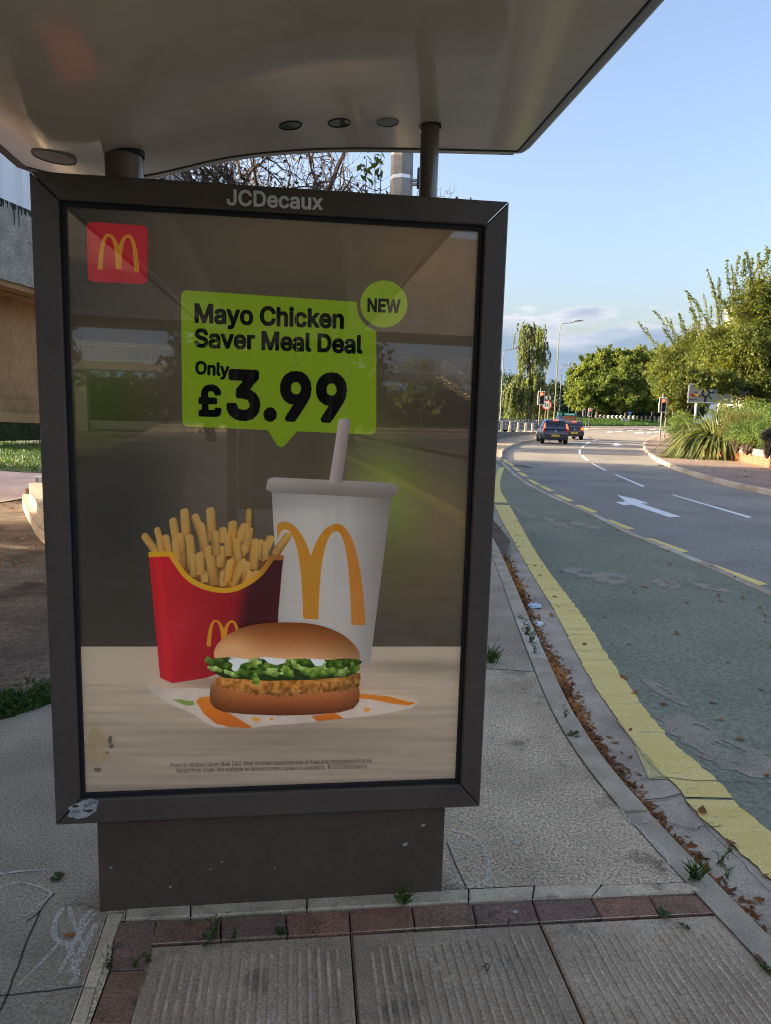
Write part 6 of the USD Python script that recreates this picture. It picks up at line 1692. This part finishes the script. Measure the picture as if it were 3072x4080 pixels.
def lamp(px_b, py_b, bend, tip, label, mat_low='pole_green'):
    b = frame_at(px_b, py_b); Y = b[1]
    az = math.atan2(b[0], b[1])
    T = Thing('street_lamp', b, label=label, cat='street lamp', group=None)
    q = AT(*bend, Y) - b; e = AT(*tip, Y) - b
    h = q[2]; L = e[0] - q[0]
    h3 = h * .18
    T.add('base', lathe([(.13, -.3), (.13, h * .12), (.10, h * .13), (.09, h3)], 12), mat_low, smooth=40)
    T.add('pole', lathe([(.085, h3), (.075, h * .55), (.055, h * .90)], 12), mat_low, smooth=40)
    arc = [(0, 0, h * .90), (0, 0, h * .94)] + [(L * .16 * (1 - math.cos(t)), 0, h * .94 + (e[2] - h * .94) * .75 * math.sin(t)) for t in np.linspace(.2, np.pi / 2, 7)] + [(L * .62, 0, e[2] - (e[2] - h * .94) * .12)]
    T.add('arm', tube(arc, .045, 8), 'pole_grey', smooth=40)
    x0, x1 = L * .60, L
    T.add('lantern', hull([(x0, sy * .08, e[2] - .08 * (e[2] - h * .94) + z) for sy in (-1, 1) for z in (-.04, .07)] + [(x1, sy * .10, e[2] + z) for sy in (-1, 1) for z in (-.03, .05)] + [((x0 + x1) / 2, sy * .15, e[2] + z) for sy in (-1, 1) for z in (-.04, .08)]), 'pole_grey')
    T.add('photocell', lathe([(.04, 0), (.04, .12), (.001, .13)], 8, c=(x0 + .15, 0, e[2] + .03)), 'chipped')
lamp(1196, 929, (1213, 707), (1264, 693), 'tall street lamp rising behind the nearer car', 'pole_green')
lamp(1080, 926, (1085.5, 764), (1121, 751), 'street lamp whose arm shows beside the panel edge', 'pole_grey')
lamp(1206.5, 921, (1209, 792), (1230.5, 786), 'smallest far street lamp showing just right of the tall lamp', 'pole_grey')
for px0, py0, px1, py1, mat, r, lab in ((1227, 912, 1233.5, 802, 'pole_dark', .11, 'dark slim pole between the willow and the plane trees'), (1243, 912, 1247.3, 831, 'galvanised', .20, 'pale grey pole above the further car')):
    b = frame_at(px0, py0); zt_ = AT(px1, py1, b[1])[2] - b[2]
    T = Thing('pole', b, label=lab, cat='pole')
    T.add('shaft', lathe([(r, -.3), (r * .7, zt_), (.001, zt_ + .05)], 10), mat)
    T.add('base_box', lathe([(r * 1.3, -.3), (r * 1.3, zt_ * .14), (r, zt_ * .145)], 10), mat)
# green hoardings and a blue sign past the cars
Yh = 118.0
def bx(px0, px1, py0, py1, Y, d=.15):
    p, q = AT(px0, py0, Y), AT(px1, py1, Y)
    return cbox(p[0], q[0], Y, Y + d, q[2], p[2], .01)
b = on_ground(1224, Yh)
T = Thing('bus_stop_hoarding', b, label='green topped hoarding with brown panels beyond the cars', cat='hoarding')
T.add('sign_board', bx(1205.8, 1214.5, 890.8, 897, Yh), 'hoarding_green', local=False)
T.add('sign_board', bx(1219.6, 1243.4, 891.8, 898.2, Yh), 'hoarding_green', local=False)
T.add('stripe', bx(1222, 1241, 894, 896, Yh - .02, .015), 'sign_white', local=False)
T.add('panel', bx(1214.8, 1243, 898.4, 915, Yh + .02), 'brown_panel', local=False)
T.add('panel', bx(1204, 1214, 897.2, 906, Yh + .01), 'sign_blue', local=False)
for px in (1205, 1214.5, 1231, 1243.2):
    T.add('post', bx(px - .5, px + .5, 893, 916, Yh + .2), 'pole_dark', local=False)
# chevron board on the roundabout
vb = [G(1200, 924, -.1), G(1255, 924.5, -.1), G(1370, 924.5, -.1), G(1480, 923.5, -.1), G(1560, 924, -.1)]
vr = smoothline(vb, 2.0)
ring_w = 14.0
vr2 = vr + np.array([0.15, 1.0]) * ring_w
cob = Thing('cobbled_ring', label='pale cobbled kerb ring round the planted roundabout', cat='kerb', kind='structure')
cob.add('cobbles', sheet(sg.Polygon(np.vstack([vr, vr2[::-1]])).buffer(0), -0.06), 'cobbles', local=False)
MAT('verge', [(0.3, (0.045, 0.085, 0.018)), (0.7, (0.10, 0.15, 0.04))], .4, 8, .9, .5, 6)
vg = Thing('verge', label='mown green bank of the roundabout below the chevron board', cat='grass', kind='structure')
gv, gf = [], []
ns = 8
for j in range(ns + 1):
    t = j / ns
    for p in vr:
        q = p + np.array([0.15, 1.0]) * (ring_w + t * 55)
        gv.append((*q, float(hgt(q[1])) - .05 + 1.0 * (1 - math.cos(min(t * 2.2, 1) * math.pi)) * .5))
m2 = len(vr)
gf = tri(np.array([(j * m2 + i, j * m2 + i + 1, (j + 1) * m2 + i + 1, (j + 1) * m2 + i) for j in range(ns) for i in range(m2 - 1)]))
vg.add('turf', (np.array(gv), gf), 'verge', local=False, smooth=True)
gp = scatter(sg.Polygon(np.vstack([vr + np.array([.15, 1]) * (ring_w + .3), (vr + np.array([.15, 1]) * (ring_w + 22))[::-1]])).buffer(0), 9000, 6)
def vz(p):
    j = np.argmin(((vr[:, 0][None] - (p[:, 0] - .15 * ring_w)[:, None]) ** 2), 1)
    t = np.clip((p[:, 1] - vr[j, 1] - ring_w) / 55, 0, 1)
    return hgt(p[:, 1]) - .07 + (1 - np.cos(np.minimum(t * 2.2, 1) * np.pi)) * .5
single('verge_grass', blades(gp, vz(gp), .25, .75, .10, .8, 9), 'grass', 'tufts of longer grass on the bank of the roundabout', 'grass', kind='stuff')
cA, cB = AT(1283, 899.2, 172), AT(1429, 902.5, 166)
CH = Thing('chevron_board', (*cA[:2], 0), label='long black board of sixteen white chevrons on the roundabout', cat='road sign')
N = 16
d2 = (cB[:2] - cA[:2]) / N
hb = 7.2 / F_PX * 170
for k in range(N):
    a = cA[:2] + d2 * (k + .02); b_ = cA[:2] + d2 * (k + .98)
    zc = cA[2] + (cB[2] - cA[2]) * (k + .5) / N
    pn = CH.add('board', hull([(*(p + (0, o)), zc + z) for p in (a, b_) for o in (0, .06) for z in (-hb / 2, hb / 2)]), 'sign_black', local=False)
    w = np.linalg.norm(b_ - a); u = (b_ - a) / w
    g = sg.Polygon([(.10, .5), (.42, .98), (.80, .98), (.48, .5), (.80, .02), (.42, .02)])
    CH.add('chevron', extrude(g, .02, lambda v: np.column_stack([a[0] + u[0] * v[:, 0] * w, a[1] + u[1] * v[:, 0] * w - .005 - v[:, 2], zc + (v[:, 1] - .5) * hb])), 'sign_white', parent=pn, local=False)
    m_ = (a + b_) / 2
    CH.add('post', box(m_[0] - .09, m_[0] + .09, m_[1] + .07, m_[1] + .2, -.9, zc - hb / 2), 'galvanised', local=False)
def disc_sign():
    Y = 160.; c = AT(1360.6, 891.6, Y); b = np.array([c[0], Y, float(hgt(Y))]); R = 4.4 / F_PX * Y
    T = Thing('round_sign', b, label='round blue sign standing behind the middle of the chevron board', cat='road sign')
    T.add('post', lathe([(.05, -.2), (.05, c[2] - b[2]), (.001, c[2] - b[2])], 8), 'pole_grey')
    T.add('plate', lathe([(.001, 0), (R, 0), (R, .02), (.001, .02)], 24, 'y', (0, -.07, c[2] - b[2])), 'sign_blue')
    T.add('arrow', extrude(sg.Polygon([(-.6, 0), (-.1, .45), (-.1, .15), (.55, .15), (.55, -.15), (-.1, -.15), (-.1, -.45)]), .01, lambda v: np.column_stack([v[:, 0] * R, -.095 - v[:, 2], c[2] - b[2] + v[:, 1] * R])), 'sign_white')
disc_sign()
Y = 158.; p, q = AT(1344, 904, Y), AT(1357.5, 911.5, Y)
T = Thing('notice_board', (p[0], Y, float(hgt(Y))), label='small white notice board on the grass below the chevrons', cat='sign')
T.add('board', cbox(p[0], q[0], Y, Y + .06, q[2], p[2], .01), 'sign_white', local=False)
T.add('black_emblem', bx(1346.2, 1350.2, 905, 908.4, Y - .02, .015), 'sign_black', local=False)
T.add('black_emblem', bx(1351.4, 1356.6, 905.4, 907.2, Y - .02, .015), 'sign_black', local=False)
for px in (1345.5, 1356):
    T.add('post', bx(px - .3, px + .3, 911, 917, Y + .07), 'galvanised', local=False)
# far wall behind the trees
for i, (a, b_, lab) in enumerate(((1246, 1290, 'grey boarded fence behind the distant signals at the left of the chevrons'), (1430, 1500, 'dark boarded fence behind the right hand signals'))):
    Yw = 186.
    T = Thing('boarded_fence', on_ground(a, Yw), label=lab, cat='fence')
    for px in np.arange(a, b_, 2.4):
        T.add('board', bx(px + .1, px + 2.2, 889, 914, Yw), ('parapet', 'far_parapet')[int(px) % 2], local=False)
# big direction sign
def direction_sign():
    Y = 36.5; p, q = AT(1491, 828, Y), AT(1578, 872.6, Y)
    b = np.array([(p[0] + q[0]) / 2, Y, float(hgt(Y))])
    az = 0.02
    T = Thing('direction_sign', b, -az, label='large grey direction sign with a roundabout diagram half hidden by leaves', cat='road sign')
    w, z0, z1 = (q[0] - p[0]) / 2 * 1.05, q[2] - b[2], p[2] - b[2]
    T.add('board', cbox(-w, w, 0, .03, z0, z1, .01), 'sign_grey')
    bd = .04
    T.add('border', join([box(-w + .03, w - .03, -.004, -.0005, z0 + .02, z0 + .045), box(-w + .03, w - .03, -.004, -.0005, z1 - .045, z1 - .02), box(-w + .03, -w + .055, -.004, -.0005, z0 + .045, z1 - .045), box(w - .055, w - .03, -.004, -.0005, z0 + .045, z1 - .045)]), 'sign_white')
    zc, xc = z0 + (z1 - z0) * .52, -.22
    ringp = sg.Point(xc, zc).buffer(.21).difference(sg.Point(xc, zc).buffer(.13))
    arms = [sg.LineString([(xc, zc - .2), (xc, z0 + .06)]).buffer(.055, cap_style=2), sg.LineString([(xc + .05, zc + .18), (xc + .12, zc + .42)]).buffer(.05, cap_style=2), sg.LineString([(xc - .07, zc + .18), (xc - .15, zc + .4)]).buffer(.035, cap_style=2), sg.LineString([(xc + .18, zc + .03), (xc + .42, zc + .05)]).buffer(.03, cap_style=2), sg.LineString([(xc + .15, zc - .12), (xc + .32, zc - .3)]).buffer(.03, cap_style=2), sg.LineString([(xc - .17, zc - .1), (xc - .34, zc - .18)]).buffer(.03, cap_style=2)]
    tipa = sg.Polygon([(xc + .05, zc + .40), (xc + .22, zc + .40), (xc + .16, zc + .56)])
    g = shapely.union_all([ringp, *arms, tipa])
    T.add('diagram', extrude(g, .004, lambda v: np.column_stack([v[:, 0], -.001 - v[:, 2], v[:, 1]])), 'sign_black')
    for tx, x, z in (('Rd', -.72, zc + .02), ('Area', -.80, zc - .12), ('Lyme Rd', -.88, zc - .32), ('Canal', .62, zc + .18), ('Lans', .60, zc - .0), ('Cardiff', .35, z0 + .1)):
        on_front(T, tx, x, z, .085, -.001, 'sign_black', .004)
    T.add('red_panel', box(-w + .12, -w + .30, -.005, -.0005, z1 - .62, z1 - .50), 'sign_red')
    T.add('yellow_panel', box(-w + .34, -w + .52, -.005, -.0005, z1 - .62, z1 - .50), 'plate_yellow')
    T.add('blue_panel', box(.05, .28, -.005, -.0005, z1 - .48, z1 - .34), 'sign_blue')
    for x in (-w * .55, w * .55):
        T.add('post', lathe([(.06, -.2), (.06, z1 - .1), (.001, z1 - .1)], 10, c=(x, .10, 0)), 'sign_white')
direction_sign()

# ---------------------------------------------------------------- cars
def car(bpx, bpy, rz, paint, label, plate, W=1.69, Lg=4.05, H=1.60, high=True):
    g = G(bpx, bpy, -.1); b = np.array([g[0], g[1], float(hgt(g[1])) - .1])
    T = Thing('car', b, rz, label=label, cat='car')
    hw = W / 2
    low = []
    for y, wx, z0, z1 in ((-.02, .86, .36, .80), (.10, .97, .30, .98), (.7, 1.0, .24, 1.0), (2.4, 1.0, .24, .99), (3.3, .98, .25, .90), (3.85, .90, .28, .74), (Lg, .66, .36, .62)):
        for s in (-1, 1):
            low += [(s * hw * wx * .93, y, z0), (s * hw * wx, y + .02, (z0 + z1) * .5), (s * hw * wx * .97, y + .01, z1 - .06), (s * hw * wx * .90, y + .03, z1)]
    T.add('body', hull(low), paint, smooth=30)
    cab = []
    for y, wx, z in ((.03, .90, .97), (.16, .84, 1.28), (.30, .74, H - .06), (.46, .68, H), (1.5, .70, H + .0), (2.0, .69, H - .06), (2.95, .86, .99)):
        for s in (-1, 1):
            cab.append((s * hw * wx, y, z))
    T.add('cabin', hull(cab), paint, smooth=30)
    def quad(pts, mat, name, out, parent=None, t=.012):
        pts = np.array(pts, float); o = np.array(out, float)
        return T.add(name, hull(np.vstack([pts + o * .003, pts + o * t])), mat, parent=parent)
    rw = quad([(-hw * .76, .085, 1.04), (hw * .76, .085, 1.04), (hw * .66, .272, H - .13), (-hw * .66, .272, H - .13), (-hw * .73, .135, 1.22), (hw * .73, .135, 1.22)], 'car_glass', 'rear_window', (0, -1, .3))
    quad([(-.015, .07, 1.06), (.015, .07, 1.06), (.03, .20, 1.40), (.0, .20, 1.40)], 'black_plastic', 'wiper', (0, -1, .3), rw, .02)
    for s in (-1, 1):
        quad([(s * hw * .905, .55, 1.02), (s * hw * .905, 1.45, 1.02), (s * hw * .76, 1.45, H - .12), (s * hw * .78, .62, H - .14)], 'car_glass', 'side_window', (s, 0, .2))
        quad([(s * hw * .905, 1.55, 1.02), (s * hw * .90, 2.65, 1.02), (s * hw * .76, 1.95, H - .12), (s * hw * .76, 1.55, H - .12)], 'car_glass', 'side_window', (s, 0, .2))
        if high:
            T.add('tail_light', hull([(s * hw * .92, .05, 1.02), (s * hw * .80, .04, 1.02), (s * hw * .90, .22, 1.0), (s * hw * .86, .08, 1.30), (s * hw * .76, .11, 1.30), (s * hw * .83, .26, 1.30)]), 'brake_red')
            T.add('reflector', cbox(s * hw * .82 - .09, s * hw * .82 + .09, -.028, .02, .78, .90, .01), 'tail_red_dim')
        else:
            T.add('tail_light', hull([(s * hw * x, y, z) for x, y in ((.62, -.03), (.93, -.0), (.99, .22), (.9, .05)) for z in (.80, .98)]), 'brake_red')
            T.add('reflector', cbox(s * hw * .78 - .09, s * hw * .78 + .09, -.03, .02, .46, .54, .01), 'tail_red_dim')
        m_ = T.add('door_mirror', cbox(s * (hw + .10) - .10, s * (hw + .10) + .10, 2.5, 2.62, .98, 1.14, .03), paint)
        for y in (.72, 3.28):
            tyre = T.add('wheel', lathe([(.19, -.10), (.29, -.10), (.315, -.06), (.315, .06), (.29, .10), (.19, .10)], 22, 'x', (s * (hw - .11), y, .315)), 'tyre', smooth=35)
            T.add('hub', lathe([(.001, .0), (.18, .0), (.19, .02)], 16, 'x', (s * (hw - .11) + s * .06, y, .315)), 'chrome', parent=tyre)
            T.add('wheel_arch', lathe([(.315 + .055, -.015), (.37, .015), (.30, .015), (.30, -.015)], 20, 'x', (s * (hw - .005), y, .33)), 'car_bumper')
    bp = T.add('bumper', hull([(s * hw * x, y, z) for s in (-1, 1) for x, y, z in ((.84, -.07, .40), (.97, .02, .40), (.86, -.07, .66), (.98, .03, .66), (.80, -.03, .33), (.95, .08, .33))]), 'car_bumper', smooth=30)
    T.add('number_plate', cbox(-.26, .26, -.085, -.072, .50, .61, .003), 'plate_yellow')
    on_front(T, plate, 0, .555, .072, -.0855, 'sign_black', .001)
    T.add('brake_light', cbox(-.17, .17, .18, .30, H - .085, H - .035, .01), 'brake_red')
    T.add('badge', lathe([(.001, .0), (.055, .0), (.055, .01), (.001, .012)], 16, 'y', (0, -.012, .86)), 'chrome')
    T.add('trim_strip', cbox(-hw * .7, hw * .7, -.045, -.02, .685, .705, .004), 'chrome')
    T.add('exhaust', lathe([(.03, -.05), (.03, .2)], 8, 'y', (-.45, .0, .28)), 'chrome')
    T.add('aerial', tube([(0, .55, H), (0, .40, H + .22)], .008, 5), 'black_plastic')
    return T
car(1199, 959.5, math.radians(-6), 'car_paint_blue', 'nearer dark blue grey people carrier with its brake lights on', 'LS59 HWL')
car(1240, 950.2, math.radians(-1), 'car_paint_grey', 'further grey hatchback with its brake lights on', 'CE16', W=1.62, Lg=3.7, H=1.50, high=False)

# ---------------------------------------------------------------- weeds, fallen leaves, litter
def weed(px, py, z, form, s, label, seed):
    x, y = G(px, py, z); r = np.random.default_rng(seed)
    T = Thing('weed', (x, y, z + float(hgt(y))), label=label, cat='weed')
    if form == 'grass':
        n = 46; p = r.normal(0, .012 * s, (n, 2))
        T.add('blades', blades(p, 0, .03 * s, .10 * s, .0016 * s, 1.0, seed), 'weed')
        st_ = []
        for k in range(5):
            a = r.uniform(0, 6.28); h = r.uniform(.07, .13) * s
            e = np.array([math.cos(a) * .05 * s, math.sin(a) * .05 * s, h])
            st_.append(tube([(0, 0, 0), e * [.3, .3, .6], e], [.0011 * s, .0009 * s, .0006 * s], 4, False))
            hd = e + r.normal(0, .004 * s, (7, 3))
            st_.append(leaves(hd, .009 * s, seed + k))
        T.add('stalks', join(st_), 'weed')
    elif form == 'rosette':
        n = 13; v, f = [], []
        for k in range(n):
            a = k * 2.4 + r.normal(0, .2); L = r.uniform(.022, .04) * s; el = r.uniform(.2, .9)
            d = np.array([math.cos(a) * math.cos(el), math.sin(a) * math.cos(el), math.sin(el)]); sd = np.array([-math.sin(a), math.cos(a), 0]) * L * .26
            o = np.array([r.normal(0, .006), r.normal(0, .006), .002]) * s
            v += [o, o + d * L * .55 + sd, o + d * L - (0, 0, L * .2), o + d * L * .55 - sd]
            i = 4 * k; f += [(i, i + 1, i + 2), (i, i + 2, i + 3)]
        T.add('leaves', (np.array(v), np.array(f)), 'weed')
    else:
        sprigs, cs = [], []
        for k in range(4):
            a = r.uniform(0, 6.28); h = r.uniform(.05, .11) * s
            e = np.array([math.cos(a) * h * .45, math.sin(a) * h * .45, h])
            sprigs.append(tube([(0, 0, 0), e * [.4, .4, .6], e], [.0013 * s, .001 * s, .0006 * s], 4, False))
            l = resample([(0, 0, 0), e * [.4, .4, .6], e], .006 * s); cs.append(l + r.normal(0, .007 * s, l.shape))
        T.add('stems', join(sprigs), 'weed'); T.add('leaves', leaves(np.abs(np.vstack(cs)) * [0, 0, 1] + np.vstack(cs) * [1, 1, 0], .017 * s, seed, .3, 2.2), 'weed')
for i, (px, py, z, form, s, lab) in enumerate((
        (872, 1952, .004, 'grass', .62, 'tallest grass tuft in the joint below the right of the plinth'), (462, 2016, .0, 'sprig', .85, 'leafy weed between the second and third brick pavers'), (452, 2034, 0, 'rosette', .7, 'small leafy weed at the foot of the second brick paver'),
        (505, 2028, 0, 'sprig', .45, 'tiny sprig at the edge of the left ribbed slab'), (606, 2018, 0, 'rosette', .75, 'round leafy weed below the third brick paver'), (1431, 1974, 0, 'rosette', .8, 'round leafy weed below the eighth brick paver'),
        (1098, 1996, 0, 'sprig', .3, 'tiny sprig below the sixth brick paver'), (1505, 1898, .004, 'grass', .72, 'grass tuft beside the end of the grey edging and kerb'), (1498, 1900, .004, 'rosette', .8, 'broad leafy weed beside the end of the grey edging'),
        (1572, 1898, -.095, 'sprig', .6, 'leafy weed in the gutter at the foot of the kerb'), (1556, 1870, -.095, 'sprig', .95, 'tall thin weed in the gutter beside the yellow line'), (1655, 2094, .0, 'rosette', .8, 'weed at the right edge beside the nearest kerb stone'),
        (1060, 1430, .0, 'grass', 1.3, 'grass tuft at the right side of the panel on the tarmac'), (1138, 1372, .0, 'sprig', 1.7, 'furthest leafy weed behind the kerb'), (1147, 1390, .0, 'sprig', 1.5, 'leafy weed behind the kerb next to the furthest one'), (1156, 1412, 0, 'sprig', 1.0, 'small weed behind the kerb above the tarmac joint'),
        (1238, 1590, .0, 'rosette', 1.1, 'weed behind the kerb halfway along the concrete'), (1221, 1552, .0, 'sprig', .7, 'small weed behind the kerb below the tarmac joint'), (235, 2092, .0, 'sprig', .6, 'small weed between the two left brick pavers'), (292, 2090, 0, 'sprig', .45, 'tiny weed in the joint of the left brick pavers'),
        (126, 1897, .0, 'rosette', .9, 'mossy weed on the left tarmac by the crack'), (322, 2077, 0, 'sprig', .6, 'dry weed at the left edge of the ribbed slab'), (1478, 2002, 0, 'rosette', .5, 'tiny weed in the joint by the kerb at the right'))):
    weed(px, py, z, form, s, lab, 100 + i)
# weedy verge at the edge of the tarmac on the left
wp = sg.Polygon([tuple(G(-60, 1500)), tuple(G(0, 1490)), tuple(G(60, 1470)), tuple(G(130, 1462)), tuple(G(150, 1515)), tuple(G(105, 1524)), tuple(G(40, 1548)), tuple(G(-60, 1560))]).buffer(0)
gp = scatter(wp, 1300, 31)
keep = meshkit.noise(np.column_stack([gp * 5, gp[:, 0] * 0]), 4) > .52
gp = gp[keep]
lv_ = leaves(np.column_stack([gp + 0, -0.01 + np.abs(np.random.default_rng(3).normal(0, .03, len(gp)))]), .035, 31, .4, 2.4)
single('weed_patch', join([blades(gp, -0.015, .02, .075, .0035, 1.0, 32), lv_]), 'weed', 'low green weeds along the edge of the left tarmac', 'weeds', kind='stuff')
def curled(c, size, seed, flatness=.25, aspect=2.2):
    """Dry leaves that lie on the ground, each bent and curled."""
    r = np.random.default_rng(seed); n = len(c)
    a = r.uniform(0, 2 * np.pi, n); d = np.column_stack([np.cos(a), np.sin(a), r.normal(0, flatness, n)])
    s = np.column_stack([-np.sin(a), np.cos(a), r.normal(0, flatness, n)])
    L = (size * r.uniform(.5, 1.3, n))[:, None]; W = L / aspect * .5
    up = np.array([0, 0, 1.0]); cu = r.uniform(.0, .28, n)[:, None] * L
    p = [c - d * L * .5 + up * cu * .6, c - d * L * .12 + s * W, c - d * L * .12 - s * W, c + d * L * .2 + s * W * .85 + up * .1 * cu, c + d * L * .2 - s * W * .85 + up * .1 * cu, c + d * L * .5 + up * cu]
    v = np.stack(p, 1).reshape(-1, 3); i = np.arange(n)[:, None] * 6
    return v, np.vstack([i + np.array(q) for q in ((0, 2, 1), (1, 2, 4), (1, 4, 3), (3, 4, 5))])
r = np.random.default_rng(9)
kl = resample(kerb_outer[(kerb_outer[:, 1] > 1.4) & (kerb_outer[:, 1] < 10.5)], .02)
kt = np.gradient(kl, axis=0); kt /= np.linalg.norm(kt, axis=1, keepdims=True); kn = np.column_stack([kt[:, 1], -kt[:, 0]])
dens = np.interp(kl[:, 1], [1.4, 2.2, 2.7, 3.1, 4.0, 4.6, 5.0, 5.6, 6.6, 7.2, 10.5], [.15, .3, .9, 1.1, 1.3, 1.0, .5, .45, .75, .6, .6])
dens *= .35 + 1.2 * meshkit.noise(np.column_stack([kl * 3.2, kl[:, 0] * 0]), 8)
idx = r.choice(len(kl), 2900, p=dens / dens.sum())
dist = np.abs(r.normal(0, .045, 2900)) + .004
c = np.column_stack([kl[idx] + kn[idx] * dist[:, None] + r.normal(0, .01, (2900, 2)), -.093 + hgt(kl[idx][:, 1]) + np.clip(.055 - dist, 0, 1) * r.uniform(0, 1, 2900) * 1.1])
single('leaf_drift', curled(c, .043, 41, .35, 2.6), 'dead_leaf', 'drift of orange dead leaves in the gutter along the near kerb', 'fallen leaves', kind='stuff')
idx = r.choice(len(kl), 500, p=dens / dens.sum()); dist = np.abs(r.normal(0, .05, 500)) + .002
c = np.column_stack([kl[idx] + kn[idx] * dist[:, None], np.full(500, -.094) + hgt(kl[idx][:, 1])])
single('leaf_debris', curled(c, .038, 43, .2, 2.6), 'dead_leaf_brown', 'dark broken leaf debris underneath the orange drift in the gutter', 'fallen leaves', kind='stuff')
sp = scatter(lane_poly.union(gut_poly).intersection(sg.box(0, 2.2, 5, 13)), 190, 44)
single('scattered_leaves', curled(np.column_stack([sp, np.full(len(sp), -.086) + hgt(sp[:, 1])]), .052, 45, .12, 1.7), 'dead_leaf', 'single dead leaves scattered over the green bus lane', 'fallen leaves', kind='stuff')
dp = scatter(dirt_poly.intersection(sg.box(-9, 2.5, -1, 13)), 4200, 46)
keep = meshkit.fbm(np.column_stack([dp * 1.1, dp[:, 0] * 0]), 3, 5) > .46
dp = dp[keep]
single('leaf_litter', curled(np.column_stack([dp, np.full(len(dp), -.008) + hgt(dp[:, 1])]), .06, 47, .2, 1.8), 'dead_leaf', 'brown dead leaves strewn over the bare earth at the left', 'fallen leaves', kind='stuff')
rp_ = scatter(rfoot.intersection(sg.box(8, 15, 20, 45)), 900, 48)
single('leaf_scatter', curled(np.column_stack([rp_, np.full(len(rp_), .028) + hgt(rp_[:, 1])]), .075, 49, .15, 1.7), 'dead_leaf', 'dead leaves scattered over the right footway by the wall', 'fallen leaves', kind='stuff')
def one_leaf(px, py, z, size, mat, lab, seed):
    x, y = G(px, py, z)
    v, f = curled(np.array([[x, y, z + .004]]), size, seed, .12, 2.4)
    single('fallen_leaf', (v, f), mat, lab, 'leaf')
one_leaf(152, 2022, 0, .045, 'dead_leaf', 'orange leaf on the chalk scribble at the left', 3)
one_leaf(1130, 1490, 0, .04, 'dead_leaf', 'pale yellow leaf on the concrete just past the tarmac joint', 4)
one_leaf(1641, 2072, 0, .055, 'dead_leaf', 'orange leaf in the joint beside the nearest kerb stone', 5)
one_leaf(996, 1777, 0, .02, 'dead_leaf', 'tiny orange leaf beside the bottom corner of the panel', 6)
def litter():
    x, y = G(1155, 1311, -.095)
    T = Thing('crushed_lid', (x, y, -.094 + float(hgt(y))), .4, label='crushed clear and pale blue plastic lid in the gutter', cat='litter')
    q = np.random.default_rng(2)
    an = np.linspace(0, 2 * np.pi, 18, endpoint=False)
    v = [(0, 0, .03)] + [(math.cos(a) * .045, math.sin(a) * .055, .02 + q.uniform(-.01, .014)) for a in an] + [(math.cos(a) * .055, math.sin(a) * .065, .002 + q.uniform(0, .012)) for a in an]
    f = [(0, 1 + i, 1 + (i + 1) % 18) for i in range(18)] + [(1 + i, 19 + i, 19 + (i + 1) % 18) for i in range(18)] + [(1 + i, 19 + (i + 1) % 18, 1 + (i + 1) % 18) for i in range(18)]
    PLAIN('lid_blue', (0.42, 0.58, 0.70), .25, .6)
    T.add('lid', (np.array(v), np.array(f)), 'lid_blue')
    T.add('rim', tube([(math.cos(a) * .056, math.sin(a) * .066, .008 + .006 * math.sin(3 * a)) for a in np.linspace(0, 2 * np.pi, 20)], .004, 5), 'sign_white')
    x, y = G(1163, 1352, -.095)
    T = Thing('paper_wrapper', (x, y, -.094 + float(hgt(y))), -.3, label='crumpled white and red paper wrapper in the gutter leaves', cat='litter')
    m_ = trimesh.creation.icosphere(2); v = m_.vertices * [.035, .055, .018]
    v = v * (0.75 + .5 * meshkit.noise(v * 60, 3))[:, None] + (0, 0, .015)
    T.add('paper', (v, m_.faces), 'sign_white')
    v2, f2 = cbox(-.022, .02, -.03, -.004, .026, .031, .002)
    T.add('print_patch', (v2, f2), 'dead_leaf')
    x, y = G(1050, 2092)
    t = np.linspace(0, 2 * np.pi, 40)
    pts = np.column_stack([x + .0075 * np.cos(t) + .003 * np.cos(3 * t), y + .010 * np.sin(t) + .004 * np.sin(2 * t), .005 + .0025 * np.sin(2 * t + 1) + 0 * t])
    single('hair_band', tube(pts, .0013, 6), 'joint_dirt', 'small dark twisted band lying on the middle ribbed slab', 'litter')
litter()
